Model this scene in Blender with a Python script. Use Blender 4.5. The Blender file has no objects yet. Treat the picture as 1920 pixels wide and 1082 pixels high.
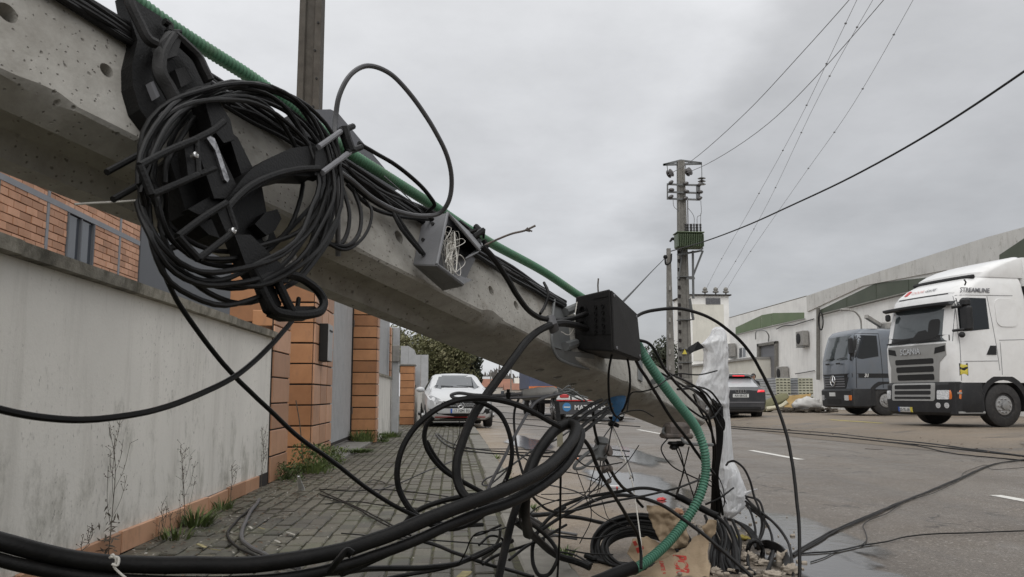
import bpy, math, random
from mathutils import Vector, Matrix, noise
from mathutils.bvhtree import BVHTree
random.seed(7)
SC = bpy.context.scene
COL = SC.collection
V = Vector
# ---------------------------------------------------------------- camera
F = 1600.0                                   # focal length in photograph pixels (1920 wide)
PITCH = math.atan(201 / F)
YAW = math.atan(110 / F * math.cos(PITCH))
CAM = V((0, 0, 0.8))
FW = V((math.sin(YAW) * math.cos(PITCH), math.cos(YAW) * math.cos(PITCH), math.sin(PITCH)))
RT = V((math.cos(YAW), -math.sin(YAW), 0))
UP = RT.cross(FW)
cd = bpy.data.cameras.new('camera')
cd.sensor_width = 36
cd.lens = 36 * F / 1920
cd.clip_start = 0.05
cd.clip_end = 3000
cam = bpy.data.objects.new('camera', cd)
COL.objects.link(cam)
cam.matrix_world = Matrix.Translation(CAM) @ Matrix((RT, UP, -FW)).transposed().to_4x4()
SC.camera = cam
cd.dof.use_dof = True
cd.dof.focus_distance = 7.0
cd.dof.aperture_fstop = 18.0
# ---------------------------------------------------------------- world, sun, exposure
SUN_EL, SUN_AZ = math.radians(58), math.radians(-35)
wd = bpy.data.worlds.new('World')
SC.world = wd
wd.use_nodes = True
nt = wd.node_tree
nt.nodes.clear()
def N(t, **kw):
    n = nt.nodes.new(t)
    for k, v in kw.items():
        setattr(n, k, v)
    return n
out = N('ShaderNodeOutputWorld')
sky = N('ShaderNodeTexSky', sky_type='NISHITA')
sky.sun_disc = False
sky.sun_elevation = SUN_EL
sky.sun_rotation = SUN_AZ
b1 = N('ShaderNodeBackground')
b1.inputs['Strength'].default_value = 0.10
nt.links.new(sky.outputs[0], b1.inputs[0])
tc = N('ShaderNodeTexCoord')
sx = N('ShaderNodeSeparateXYZ')
nt.links.new(tc.outputs['Generated'], sx.inputs[0])
def M(op, a, b=None, c=None):
    n = N('ShaderNodeMath', operation=op)
    for i, x in enumerate((a, b, c)):
        if x is None:
            continue
        if isinstance(x, (int, float)):
            n.inputs[i].default_value = x
        else:
            nt.links.new(x, n.inputs[i])
    return n.outputs[0]
zc = M('MAXIMUM', sx.outputs[2], 0.0)
den = M('ADD', zc, 0.22)
cx = N('ShaderNodeCombineXYZ')
nt.links.new(M('DIVIDE', sx.outputs[0], den), cx.inputs[0])
nt.links.new(M('DIVIDE', sx.outputs[1], den), cx.inputs[1])
n1 = N('ShaderNodeTexNoise')
n1.inputs['Scale'].default_value = 1.15
n1.inputs['Detail'].default_value = 6
n1.inputs['Roughness'].default_value = 0.5
n1.inputs['Distortion'].default_value = 0.35
mp = N('ShaderNodeMapping')
mp.inputs['Location'].default_value = (1.3, 3.7, 0)
nt.links.new(cx.outputs[0], mp.inputs[0])
nt.links.new(mp.outputs[0], n1.inputs['Vector'])
cloud = N('ShaderNodeMapRange')
cloud.inputs['From Min'].default_value = 0.34
cloud.inputs['From Max'].default_value = 0.66
cloud.inputs['To Min'].default_value = 0.87
cloud.inputs['To Max'].default_value = 1.07
nt.links.new(n1.outputs['Fac'], cloud.inputs['Value'])
# overcast sky: brighter overhead, a little darker over the eastern side of the street
lum = M('ADD', M('MULTIPLY', M('MULTIPLY', zc, zc), 0.75), M('MULTIPLY_ADD', zc, 0.10, 0.68))
# a darker cloud bank with a ragged edge fills the eastern half of the sky
n2 = N('ShaderNodeTexNoise')
n2.inputs['Scale'].default_value = 1.9
n2.inputs['Detail'].default_value = 6
nt.links.new(cx.outputs[0], n2.inputs['Vector'])
sxp = N('ShaderNodeSeparateXYZ')
nt.links.new(cx.outputs[0], sxp.inputs[0])
bank = N('ShaderNodeMapRange', interpolation_type='SMOOTHSTEP')
bank.inputs['From Min'].default_value = 0.47
bank.inputs['From Max'].default_value = 0.73
bank.inputs['To Min'].default_value = 1.0
bank.inputs['To Max'].default_value = 0.74
nt.links.new(M('MULTIPLY_ADD', n2.outputs['Fac'], 0.7, M('SUBTRACT', sxp.outputs[0], 0.27)), bank.inputs['Value'])
side = bank.outputs[0]
n3 = N('ShaderNodeTexNoise')
n3.inputs['Scale'].default_value = 4.2
n3.inputs['Detail'].default_value = 7
n3.inputs['Roughness'].default_value = 0.6
nt.links.new(mp.outputs[0], n3.inputs['Vector'])
fine = M('MULTIPLY_ADD', n3.outputs['Fac'], 0.30, 0.85)
lum = M('MULTIPLY', M('MULTIPLY', M('MULTIPLY', lum, cloud.outputs[0]), side), fine)
cr = N('ShaderNodeMix', data_type='RGBA')
cr.inputs['A'].default_value = (0.97, 0.985, 1.02, 1)
cr.inputs['B'].default_value = (1.0, 1.0, 1.0, 1)
nt.links.new(zc, cr.inputs['Factor'])
b2 = N('ShaderNodeBackground')
nt.links.new(cr.outputs['Result'], b2.inputs[0])
nt.links.new(lum, b2.inputs['Strength'])
mx = N('ShaderNodeMixShader')
mx.inputs[0].default_value = 0.93
nt.links.new(b1.outputs[0], mx.inputs[1])
nt.links.new(b2.outputs[0], mx.inputs[2])
nt.links.new(mx.outputs[0], out.inputs[0])
sl = bpy.data.lights.new('sun', 'SUN')
sl.energy = 1.3
sl.angle = math.radians(75)
sl.color = (1, 0.97, 0.93)
so = bpy.data.objects.new('sun', sl)
COL.objects.link(so)
sd = V((-0.16, -0.60, 0.78)).normalized()
sky.sun_elevation = math.asin(sd.z)
sky.sun_rotation = math.atan2(sd.x, sd.y)
so.rotation_euler = sd.to_track_quat('Z', 'Y').to_euler()
so.location = (0, 0, 30)
vs = SC.view_settings
vs.view_transform = 'Standard'
vs.look = 'None'
vs.gamma = 1
vs.exposure = 0.0
vs.use_curve_mapping = False

# ---------------------------------------------------------------- helpers
def W(px, py, d):
    """point d metres in front of the lens seen at photograph pixel px, py"""
    return CAM + d * (FW + (px - 960) / F * RT - (py - 541) / F * UP)
def RAY(px, py):
    return FW + (px - 960) / F * RT - (py - 541) / F * UP
def WX(px, py, x):
    r = RAY(px, py); return CAM + r * (x / r.x)
def WY(px, py, y):
    r = RAY(px, py); return CAM + r * (y / r.y)
def G(px, py, z=0.0):
    r = RAY(px, py); return CAM + r * ((z - 0.8) / r.z)

def smooth_path(pts, step=4, closed=False):
    n = len(pts)
    if n < 3:
        return [V(p) for p in pts]
    P = [V(p) for p in pts]
    res = []
    segs = n if closed else n - 1
    for i in range(segs):
        p1, p2 = P[i], P[(i + 1) % n]
        p0 = P[i - 1] if (i > 0 or closed) else p1 * 2 - p2
        p3 = P[(i + 2) % n] if (i + 2 < n or closed) else p2 * 2 - p1
        # centripetal-like catmull rom
        d1 = max((p1 - p0).length ** .5, 1e-5); d2 = max((p2 - p1).length ** .5, 1e-5); d3 = max((p3 - p2).length ** .5, 1e-5)
        m1 = ((p1 - p0) / d1 - (p2 - p0) / (d1 + d2) + (p2 - p1) / d2) * d2
        m2 = ((p2 - p1) / d2 - (p3 - p1) / (d2 + d3) + (p3 - p2) / d3) * d2
        for k in range(step):
            t = k / step
            a = 2 * t**3 - 3 * t**2 + 1; b = t**3 - 2 * t**2 + t; c = -2 * t**3 + 3 * t**2; e = t**3 - t**2
            res.append(p1 * a + m1 * b + p2 * c + m2 * e)
    if not closed:
        res.append(P[-1])
    return res

class MB:
    def __init__(s, T=None):
        s.v = []; s.f = []; s.T = T
    def add(s, vs, fs):
        o = len(s.v)
        s.v += [(s.T @ V(p)) if s.T else V(p) for p in vs]
        s.f += [tuple(i + o for i in f) for f in fs]
        return s
    def box(s, c, size, R=None):
        x, y, z = (k / 2 for k in size)
        p = [V((a * x, b * y, e * z)) for a in (-1, 1) for b in (-1, 1) for e in (-1, 1)]
        if R is not None:
            p = [R @ q for q in p]
        c = V(c)
        return s.add([q + c for q in p], [(0, 1, 3, 2), (4, 6, 7, 5), (0, 4, 5, 1), (2, 3, 7, 6), (0, 2, 6, 4), (1, 5, 7, 3)])
    def bar(s, a, b, w, h=None, up=(0, 0, 1)):
        a, b = V(a), V(b); h = h or w
        d = (b - a)
        L = d.length; d.normalize()
        u = V(up)
        if abs(d.dot(u)) > .98:
            u = V((1, 0, 0))
        e = d.cross(u).normalized(); u = e.cross(d)
        return s.box((a + b) / 2, (L, w, h), Matrix((d, e, u)).transposed())
    def rbox(s, c, size, r=.01, R=None):
        """box with chamfered edges"""
        x, y, z = (k / 2 for k in size)
        vs = []; idx = {}
        for a in (-1, 1):
            for b in (-1, 1):
                for e in (-1, 1):
                    for k in range(3):
                        p = [a * x, b * y, e * z]
                        for j in range(3):
                            if j != k:
                                p[j] -= (a, b, e)[j] * r
                        idx[a, b, e, k] = len(vs); vs.append(V(p))
        fs = []
        for k in range(3):
            o = [j for j in range(3) if j != k]
            for sg in (-1, 1):
                q = []
                for (m, n) in ((-1, -1), (1, -1), (1, 1), (-1, 1)):
                    key = [0, 0, 0]; key[k] = sg; key[o[0]] = m; key[o[1]] = n
                    q.append(idx[key[0], key[1], key[2], k])
                fs.append(tuple(q))
        for k in range(3):
            o = [j for j in range(3) if j != k]
            for m in (-1, 1):
                for n in (-1, 1):
                    q = []
                    for (sg, ax) in ((-1, o[0]), (1, o[0]), (1, o[1]), (-1, o[1])):
                        key = [0, 0, 0]; key[k] = sg; key[o[0]] = m; key[o[1]] = n
                        q.append(idx[key[0], key[1], key[2], ax])
                    fs.append(tuple(q))
        for a in (-1, 1):
            for b in (-1, 1):
                for e in (-1, 1):
                    fs.append(tuple(idx[a, b, e, k] for k in range(3)))
        if R is not None:
            vs = [R @ q for q in vs]
        c = V(c)
        return s.add([q + c for q in vs], fs)
    def tube(s, path, r, sides=8, closed=False, cap=True, flat=None):
        P = [V(p) for p in path]; n = len(P)
        tang = []
        for i in range(n):
            a = P[i - 1] if (i > 0 or closed) else P[i]
            b = P[(i + 1) % n] if (i < n - 1 or closed) else P[i]
            t = b - a
            tang.append(t.normalized() if t.length > 1e-9 else V((0, 0, 1)))
        ref = V((0, 0, 1)) if abs(tang[0].z) < .9 else V((1, 0, 0))
        e = tang[0].cross(ref).normalized()
        vs = []
        for i in range(n):
            t = tang[i]
            e = e - t * e.dot(t)
            if e.length < 1e-6:
                e = t.cross(V((.3, .5, .8)))
            e.normalize(); u = t.cross(e)
            rr = r[i] if isinstance(r, (list, tuple)) else r
            for k in range(sides):
                a = 2 * math.pi * k / sides
                vs.append(P[i] + (e * math.cos(a) + u * math.sin(a) * (flat or 1)) * rr)
        fs = []
        for i in range(n if closed else n - 1):
            j = (i + 1) % n
            for k in range(sides):
                m = (k + 1) % sides
                fs.append((i * sides + k, i * sides + m, j * sides + m, j * sides + k))
        if cap and not closed:
            fs.append(tuple(range(sides - 1, -1, -1))); fs.append(tuple(range((n - 1) * sides, n * sides)))
        return s.add(vs, fs)
    def cyl(s, a, b, r, r2=None, sides=14):
        return s.tube([a, b], [r, r if r2 is None else r2], sides)
    def lathe(s, prof, c, axis=(0, 0, 1), sides=16):
        """prof: list of (radius, height) along axis"""
        ax = V(axis).normalized()
        e = ax.cross(V((0, 0, 1)) if abs(ax.z) < .9 else V((1, 0, 0))).normalized(); u = ax.cross(e); c = V(c)
        vs = []; n = len(prof)
        for (r, h) in prof:
            for k in range(sides):
                a = 2 * math.pi * k / sides
                vs.append(c + ax * h + (e * math.cos(a) + u * math.sin(a)) * max(r, 1e-4))
        fs = [(i * sides + k, i * sides + (k + 1) % sides, (i + 1) * sides + (k + 1) % sides, (i + 1) * sides + k) for i in range(n - 1) for k in range(sides)]
        fs.append(tuple(range(sides - 1, -1, -1))); fs.append(tuple(range((n - 1) * sides, n * sides)))
        return s.add(vs, fs)
    def ball(s, c, r, sides=12, rings=8, sc=(1, 1, 1), R=None):
        c = V(c); vs = []; fs = []
        for i in range(rings + 1):
            a = math.pi * i / rings
            for k in range(sides):
                b = 2 * math.pi * k / sides
                q = V((math.sin(a) * math.cos(b) * sc[0], math.sin(a) * math.sin(b) * sc[1], math.cos(a) * sc[2])) * r
                vs.append(c + (R @ q if R is not None else q))
        for i in range(rings):
            for k in range(sides):
                fs.append((i * sides + k, (i + 1) * sides + k, (i + 1) * sides + (k + 1) % sides, i * sides + (k + 1) % sides))
        return s.add(vs, fs)
    def prism(s, poly, d):
        """closed planar polygon extruded by the vector d"""
        P = [V(p) for p in poly]; d = V(d); n = len(P)
        return s.add(P + [p + d for p in P], [tuple(range(n - 1, -1, -1)), tuple(range(n, 2 * n))] + [(i, (i + 1) % n, n + (i + 1) % n, n + i) for i in range(n)])
    def loft(s, rings, cap=True, closed=True):
        n = len(rings[0]); vs = [p for r in rings for p in r]; fs = []
        for i in range(len(rings) - 1):
            for k in range(n if closed else n - 1):
                m = (k + 1) % n
                fs.append((i * n + k, i * n + m, (i + 1) * n + m, (i + 1) * n + k))
        if cap and closed:
            fs.append(tuple(range(n - 1, -1, -1))); fs.append(tuple(range((len(rings) - 1) * n, len(rings) * n)))
        return s.add(vs, fs)
    def bvh(s):
        return BVHTree.FromPolygons(s.v, s.f)

def mesh_of(mb, name, mat, smooth, origin):
    me = bpy.data.meshes.new(name)
    me.from_pydata([p - origin for p in mb.v], [], mb.f)
    me.update()
    if mat is not None:
        me.materials.append(mat)
    if smooth:
        me.polygons.foreach_set('use_smooth', [True] * len(me.polygons))
        if smooth is not True:
            try:
                me.set_sharp_from_angle(angle=math.radians(smooth))
            except Exception:
                pass
    return me
def obj(name, mb, mat, parent=None, smooth=40, label=None, cat=None, group=None, kind=None, origin=None):
    if origin is None:
        xs = [p.x for p in mb.v]; ys = [p.y for p in mb.v]; zs = [p.z for p in mb.v]
        origin = V(((min(xs) + max(xs)) / 2, (min(ys) + max(ys)) / 2, min(zs)))
    me = mesh_of(mb, name, mat, smooth, origin)
    o = bpy.data.objects.new(name, me)
    COL.objects.link(o)
    place(o, origin, parent)
    tag(o, label, cat, group, kind)
    return o
WPOS = {}
def place(o, origin, parent):
    if parent is not None:
        o.parent = parent
        o.location = origin - WPOS[parent.name]
    else:
        o.location = origin
    WPOS[o.name] = V(origin)
def tag(o, label=None, cat=None, group=None, kind=None):
    if label: o['label'] = label
    if cat: o['category'] = cat
    if group: o['group'] = group
    if kind: o['kind'] = kind
    return o
def thing(name, label, cat, loc, group=None):
    o = bpy.data.objects.new(name, None)
    o.empty_display_size = .1
    COL.objects.link(o)
    place(o, V(loc), None)
    return tag(o, label, cat, group)
def inst(src, pos, parent=None, rot=None, scale=None, name=None):
    """a further object sharing the mesh of src"""
    o = bpy.data.objects.new(name or src.name.split('.')[0], src.data)
    COL.objects.link(o)
    place(o, V(pos), parent)
    if rot is not None: o.rotation_euler = rot
    if scale is not None: o.scale = scale
    return o
def copy_tree(o, pos, rotz=None, label=None, parent=None):
    c = o.copy(); COL.objects.link(c)
    if parent is None:
        c.parent = None; c.location = pos; WPOS[c.name] = V(pos)
        if rotz is not None: c.rotation_euler.z = rotz
    else:
        c.parent = parent; WPOS[c.name] = WPOS[parent.name] + c.location
    if label: c['label'] = label
    for ch in [x for x in COL.objects if x.parent == o]:
        copy_tree(ch, None, parent=c)
    return c
def text(name, s, size, origin, xdir, ydir, mat, parent=None, depth=.002, align='CENTER', shear=0, spacing=1.0, bold=0):
    cu = bpy.data.curves.new(name, 'FONT')
    cu.body = s; cu.size = size; cu.extrude = depth; cu.align_x = align; cu.align_y = 'CENTER'; cu.shear = shear; cu.space_character = spacing
    cu.offset = bold
    cu.resolution_u = 3
    t = bpy.data.objects.new(name, cu)
    COL.objects.link(t)
    bpy.context.view_layer.update()
    me = bpy.data.meshes.new_from_object(t.evaluated_get(bpy.context.evaluated_depsgraph_get()))
    bpy.data.objects.remove(t); bpy.data.curves.remove(cu)
    xd = V(xdir).normalized(); yd = V(ydir); yd = (yd - xd * yd.dot(xd)).normalized()
    me.transform(Matrix((xd, yd, xd.cross(yd))).transposed().to_4x4())
    me.materials.clear(); me.materials.append(mat); me.name = name
    o = bpy.data.objects.new(name, me)
    COL.objects.link(o)
    place(o, V(origin), parent)
    return o
def panel(mb, bvh, poly, O, U, Vd, ray, off=.004, rings=4, thick=.01):
    """a polygon (u, v) laid on a shaped body along direction ray; follows the body's curve"""
    O, U, Vd, ray = V(O), V(U), V(Vd), V(ray).normalized()
    out = []
    n = len(poly)
    for i in range(n):
        a, b = V((*poly[i], 0)), V((*poly[(i + 1) % n], 0))
        k = max(1, int((b - a).length / .12))
        for j in range(k):
            out.append(a.lerp(b, j / k))
    c = sum(out, V((0, 0, 0))) / len(out)
    rs = []
    last = None
    for i in range(rings + 1):
        t = 1 - i / rings
        if i == rings: t = .02
        ring = []
        for q in out:
            w = c.lerp(q, t)
            P = O + U * w.x + Vd * w.y
            h = bvh.ray_cast(P - ray * 6, ray)
            if h[0] is None:
                h = bvh.find_nearest(P)
            last = h[0]
            ring.append(last - ray * off)
        rs.append(ring)
    m = len(out)
    skirt = [p + ray * thick for p in rs[0]]
    rings_ = [skirt] + rs
    vs = [p for r in rings_ for p in r]
    fs = []
    flip = U.cross(Vd).dot(ray) > 0
    for i in range(len(rings_) - 1):
        for k in range(m):
            q = (i * m + k, i * m + (k + 1) % m, (i + 1) * m + (k + 1) % m, (i + 1) * m + k)
            fs.append(q[::-1] if flip else q)
    fs.append(tuple(range((len(rings_) - 1) * m, len(rings_) * m)))
    T = mb.T; mb.T = None
    mb.add(vs, fs); mb.T = T
    return mb
def rect(u0, v0, u1, v1, r=0):
    if not r:
        return [(u0, v0), (u1, v0), (u1, v1), (u0, v1)]
    p = []
    for (cx_, cy_, a0) in ((u1 - r, v0 + r, -90), (u1 - r, v1 - r, 0), (u0 + r, v1 - r, 90), (u0 + r, v0 + r, 180)):
        for k in range(4):
            a = math.radians(a0 + 30 * k); p.append((cx_ + r * math.cos(a), cy_ + r * math.sin(a)))
    return p
def circ(u, v, r, n=16):
    return [(u + r * math.cos(2 * math.pi * k / n), v + r * math.sin(2 * math.pi * k / n)) for k in range(n)]

# ---------------------------------------------------------------- materials
class NT:
    def __init__(s, name):
        s.m = bpy.data.materials.new(name); s.m.use_nodes = True
        s.t = s.m.node_tree; s.b = s.t.nodes['Principled BSDF']
        s.tc = s.n('ShaderNodeTexCoord')
    def n(s, t, **kw):
        q = s.t.nodes.new(t)
        for k, v in kw.items(): setattr(q, k, v)
        return q
    def l(s, a, b): s.t.links.new(a, b)
    def noise(s, scale, detail=4, rough=.55, vec=None, mapping=None, dist=0):
        q = s.n('ShaderNodeTexNoise'); q.inputs['Scale'].default_value = scale; q.inputs['Detail'].default_value = detail
        q.inputs['Roughness'].default_value = rough; q.inputs['Distortion'].default_value = dist
        v = vec or s.tc.outputs['Object']
        if mapping:
            mp = s.n('ShaderNodeMapping'); mp.inputs['Scale'].default_value = mapping; s.l(v, mp.inputs[0]); v = mp.outputs[0]
        s.l(v, q.inputs['Vector']); return q.outputs['Fac']
    def world(s):
        g = s.n('ShaderNodeNewGeometry'); return g.outputs['Position']
    def ramp(s, fac, stops):
        q = s.n('ShaderNodeValToRGB'); e = q.color_ramp.elements
        while len(e) < len(stops): e.new(.5)
        for el, (p, c) in zip(e, stops):
            el.position = p; el.color = (*c, 1) if len(c) == 3 else c
        s.l(fac, q.inputs[0]); return q.outputs[0]
    def mapr(s, v, a, b, c=0, d=1):
        q = s.n('ShaderNodeMapRange'); q.inputs[1].default_value = a; q.inputs[2].default_value = b; q.inputs[3].default_value = c; q.inputs[4].default_value = d
        s.l(v, q.inputs[0]); return q.outputs[0]
    def mix(s, f, a, b, mode='MIX'):
        q = s.n('ShaderNodeMix', data_type='RGBA', blend_type=mode)
        for k, x in (('Factor', f), ('A', a), ('B', b)):
            if isinstance(x, (int, float)): q.inputs[k].default_value = x
            elif isinstance(x, tuple): q.inputs[k].default_value = (*x, 1)
            else: s.l(x, q.inputs[k])
        return q.outputs['Result']
    def math(s, op, a, b=0.0):
        q = s.n('ShaderNodeMath', operation=op)
        for i, x in enumerate((a, b)):
            if isinstance(x, (int, float)): q.inputs[i].default_value = x
            else: s.l(x, q.inputs[i])
        return q.outputs[0]
    def rand(s):
        return s.n('ShaderNodeObjectInfo').outputs['Random']
    def bump(s, h, strength, dist=.01):
        q = s.n('ShaderNodeBump'); q.inputs['Strength'].default_value = strength; q.inputs['Distance'].default_value = dist
        s.l(h, q.inputs['Height']); s.l(q.outputs[0], s.b.inputs['Normal'])
    def col(s, c): s.l(c, s.b.inputs['Base Color'])
    def set(s, **kw):
        for k, v in kw.items(): s.b.inputs[k.replace('_', ' ')].default_value = v
        return s
def mat(name, col, rough=.7, var=.12, scale=6, bump=0, bscale=60, metal=0, rnd=0, coat=0, dirt=0, dcol=(.10, .09, .075), spec=.5):
    m = NT(name); c = V(col)
    lo, hi = tuple(c * (1 - var)), tuple(c * (1 + var))
    k = m.ramp(m.noise(scale), [(.3, lo), (.7, hi)])
    if rnd:
        k = m.mix(1.0, k, m.ramp(m.rand(), [(0, (1 - rnd,) * 3), (1, (1 + rnd * .6,) * 3)]), 'MULTIPLY')
    if dirt:
        d = m.mapr(m.noise(scale * 1.7, 6, .65, dist=.4), .5, .75, 0, dirt)
        k = m.mix(d, k, dcol)
    m.col(k)
    m.set(Roughness=rough, Metallic=metal, Coat_Weight=coat, Specular_IOR_Level=spec)
    if bump: m.bump(m.noise(bscale, 5), bump, .005)
    return m.m
MT = {}
MT['rubber'] = mat('black_rubber', (.0065, .0063, .0062), .5, .25, 20, .25, 120, dirt=.3, dcol=(.024, .021, .018), spec=.2)
MT['cable'] = mat('cable_black', (.0058, .0056, .0056), .45, .3, 14, .15, 90, dirt=.25, dcol=(.022, .02, .017), spec=.2)
MT['cablegrey'] = mat('cable_grey', (.065, .065, .069), .42, .2, 14, .12, 90, dirt=.3)
MT['plastic'] = mat('black_plastic', (.0048, .0047, .0047), .5, .3, 10, .3, 150, dirt=.2, dcol=(.018, .016, .015), spec=.2)
MT['box'] = mat('black_box_plastic', (.016, .0155, .0155), .6, .15, 10, .25, 180, dirt=.2, dcol=(.045, .042, .04), spec=.3)
MT['greydark'] = mat('dark_grey_plate', (.085, .086, .096), .6, .08, 10, .15, 120, dirt=.2)
MT['greyplastic'] = mat('grey_plastic', (.16, .162, .17), .55, .08, 10, .15, 120, dirt=.15)
MT['steel'] = mat('galvanised_steel', (.33, .335, .34), .45, .15, 12, .2, 80, metal=.6, dirt=.35)
MT['iron'] = mat('rusty_iron', (.10, .085, .075), .7, .4, 25, .4, 120, dirt=.5, dcol=(.12, .06, .03))
MT['string'] = mat('white_string', (.62, .60, .55), .8, .15, 30)
MT['white_paint'] = mat('white_paint', (.74, .74, .73), .35, .04, 3, coat=.4, dirt=.18, dcol=(.42, .39, .34))
MT['white_car'] = mat('white_car_paint', (.55, .56, .565), .3, .03, 3, coat=.5, dirt=.1, dcol=(.42, .39, .34))
MT['silver'] = mat('silver_paint', (.14, .158, .183), .35, .06, 3, metal=.3, coat=.5, dirt=.25, dcol=(.2, .18, .16))
MT['dark_car'] = mat('dark_grey_paint', (.04, .042, .047), .3, .08, 3, coat=.8, dirt=.25, dcol=(.12, .11, .1))
MT['truck_dark'] = mat('dark_truck_plastic', (.019, .0195, .021), .55, .15, 4, .1, 60, dirt=.3, dcol=(.07, .064, .056), spec=.35)
MT['grille'] = mat('grille_grey', (.28, .28, .27), .45, .06, 4, dirt=.2)
MT['black'] = mat('matt_black', (.008, .008, .008), .7, .2, 8)
MT['tyre'] = mat('tyre_rubber', (.022, .021, .021), .75, .25, 9, .3, 60, dirt=.6, dcol=(.075, .068, .06))
MT['rim'] = mat('wheel_rim_metal', (.36, .36, .36), .4, .15, 9, metal=.7, dirt=.4)
g = NT('dark_glass'); g.set(Base_Color=(.012, .015, .018, 1), Roughness=.05, Specular_IOR_Level=.55); MT['glass'] = g.m
g = NT('lamp_glass'); g.col(g.ramp(g.noise(30, 2), [(.3, (.35, .36, .37)), (.7, (.7, .7, .7))])); g.set(Roughness=.12, Coat_Weight=1.0); MT['lamp'] = g.m
g = NT('red_lens'); g.set(Base_Color=(.45, .012, .015, 1), Roughness=.15, Coat_Weight=1.0, Emission_Color=(1, .04, .05, 1), Emission_Strength=.0); MT['redlens'] = g.m
g = NT('lit_red_lens'); g.set(Base_Color=(.45, .012, .015, 1), Roughness=.15, Coat_Weight=1.0, Emission_Color=(1, .03, .05, 1), Emission_Strength=.75); MT['redlit'] = g.m
MT['orange_lens'] = mat('orange_lens', (.62, .16, .03), .2, .05, 8, coat=.8)
MT['plate'] = mat('number_plate_white', (.62, .63, .62), .4, .05, 8)
MT['plate_blue'] = mat('number_plate_blue', (.03, .10, .42), .4, .05, 8)
MT['yellow'] = mat('yellow_print', (.62, .52, .08), .45, .05, 8)
MT['red'] = mat('red_paint', (.5, .03, .03), .4, .1, 8)
MT['letter_grey'] = mat('letter_grey', (.16, .16, .17), .45, .05, 8)
MT['chrome'] = mat('chrome_grey', (.55, .55, .55), .25, .05, 8, metal=.9)
MT['bluetarp'] = mat('blue_tarpaulin', (.075, .09, .15), .6, .15, 3, .2, 10, dirt=.25)
MT['bluesign'] = mat('blue_plastic', (.05, .2, .42), .45, .1, 8, dirt=.15)
MT['skin'] = mat('skin', (.42, .25, .18), .55, .06, 9)
MT['hair'] = mat('dark_hair', (.025, .019, .016), .7, .3, 30)
MT['coat'] = mat('black_coat', (.02, .02, .022), .8, .2, 10)
MT['coatgrey'] = mat('grey_coat', (.16, .15, .14), .85, .15, 10)
MT['trouser'] = mat('dark_trousers', (.03, .033, .045), .85, .2, 10)
# ================================================================ surface materials of the place
def m_asphalt():
    m = NT('worn_asphalt'); w = m.world()
    agg = m.noise(62, 6, .85, w)
    big = m.noise(.55, 5, .6, w)
    c = m.ramp(agg, [(.30, (.05, .042, .034)), (.45, (.142, .121, .100)), (.57, (.20, .173, .145)), (.64, (.34, .306, .265)), (.72, (.5, .46, .41))])
    def stones(sc, lo, hi, colr, f):
        v = m.n('ShaderNodeTexVoronoi'); v.inputs['Scale'].default_value = sc; m.l(w, v.inputs['Vector'])
        k = m.n('ShaderNodeSeparateColor'); m.l(v.outputs['Color'], k.inputs[0])
        return m.math('MULTIPLY', m.mapr(k.outputs[0], lo, hi, 0, f), m.mapr(v.outputs['Distance'], .30, .5, 1, 0))
    c = m.mix(stones(120, .45, .5, 0, .55), c, (.105, .09, .075))
    c = m.mix(stones(75, .80, .84, 0, .85), c, (.40, .37, .33))
    c = m.mix(stones(48, .93, .95, 0, .9), c, (.46, .43, .39))
    c = m.mix(stones(60, .86, .9, 0, .8), c, (.035, .03, .026))
    c = m.mix(m.mapr(big, .35, .7, 0, .4), c, (.135, .115, .095), 'MIX')
    sepx = m.n('ShaderNodeSeparateXYZ'); m.l(w, sepx.inputs[0])
    # faint darker tyre tracks along the lanes
    for xc in (2.1, 3.7, 5.6, 7.2):
        dx = m.math('ABSOLUTE', m.math('SUBTRACT', m.math('ADD', sepx.outputs[0], m.math('MULTIPLY', m.noise(.25, 2, .5, w), .5)), xc + .25))
        c = m.mix(m.mapr(dx, .08, .45, .22, 0), c, (.075, .066, .058))
    vor = m.n('ShaderNodeTexVoronoi', feature='DISTANCE_TO_EDGE'); vor.inputs['Scale'].default_value = .55
    wv = m.n('ShaderNodeVectorMath', operation='ADD'); wn = m.n('ShaderNodeTexNoise'); wn.inputs['Scale'].default_value = 2.2; wn.inputs['Detail'].default_value = 5
    m.l(w, wn.inputs['Vector']); m.l(w, wv.inputs[0]); m.l(wn.outputs['Color'], wv.inputs[1]); m.l(wv.outputs[0], vor.inputs['Vector'])
    crack = m.math('MULTIPLY', m.mapr(vor.outputs['Distance'], .004, .011, .75, 0), m.mapr(m.noise(.4, 3, .5, w), .47, .58))
    c = m.mix(crack, c, (.035, .03, .026))
    streak = m.noise(1.0, 4, .6, w, (3.2, .16, 1))
    c = m.mix(m.mapr(streak, .5, .72, 0, .35), c, (.105, .098, .092))
    sep = m.n('ShaderNodeSeparateXYZ'); m.l(w, sep.inputs[0])
    # sand and silt washed against the pavement edge
    edge = m.math('ADD', sep.outputs[0], m.math('MULTIPLY', m.noise(1.4, 5, .65, w), -2.2))
    silt = m.mapr(edge, -.35, .75, 1, 0)
    sc = m.ramp(m.noise(55, 5, .75, w), [(.25, (.15, .108, .07)), (.5, (.27, .212, .15)), (.75, (.40, .335, .26))])
    c = m.mix(m.math('MULTIPLY', silt, .95), c, sc)
    lime = m.mapr(m.noise(2.3, 6, .7, w, (1, .6, 1)),   .56, .70, 0, .25)
    c = m.mix(lime, c, (.27, .265, .255))
    mud = m.mapr(m.noise(1.7, 7, .7, w, (1, .35, 1), dist=.6), .60, .72, 0, .55)
    c = m.mix(m.math('MULTIPLY', mud, silt), c, (.07, .055, .042))
    m.col(c)
    wet = m.mapr(m.noise(.9, 5, .6, w), .4, .65, .38, .62)
    m.l(wet, m.b.inputs['Roughness']); m.set(Specular_IOR_Level=.3)
    m.bump(agg, .9, .012)
    return m.m
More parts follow.
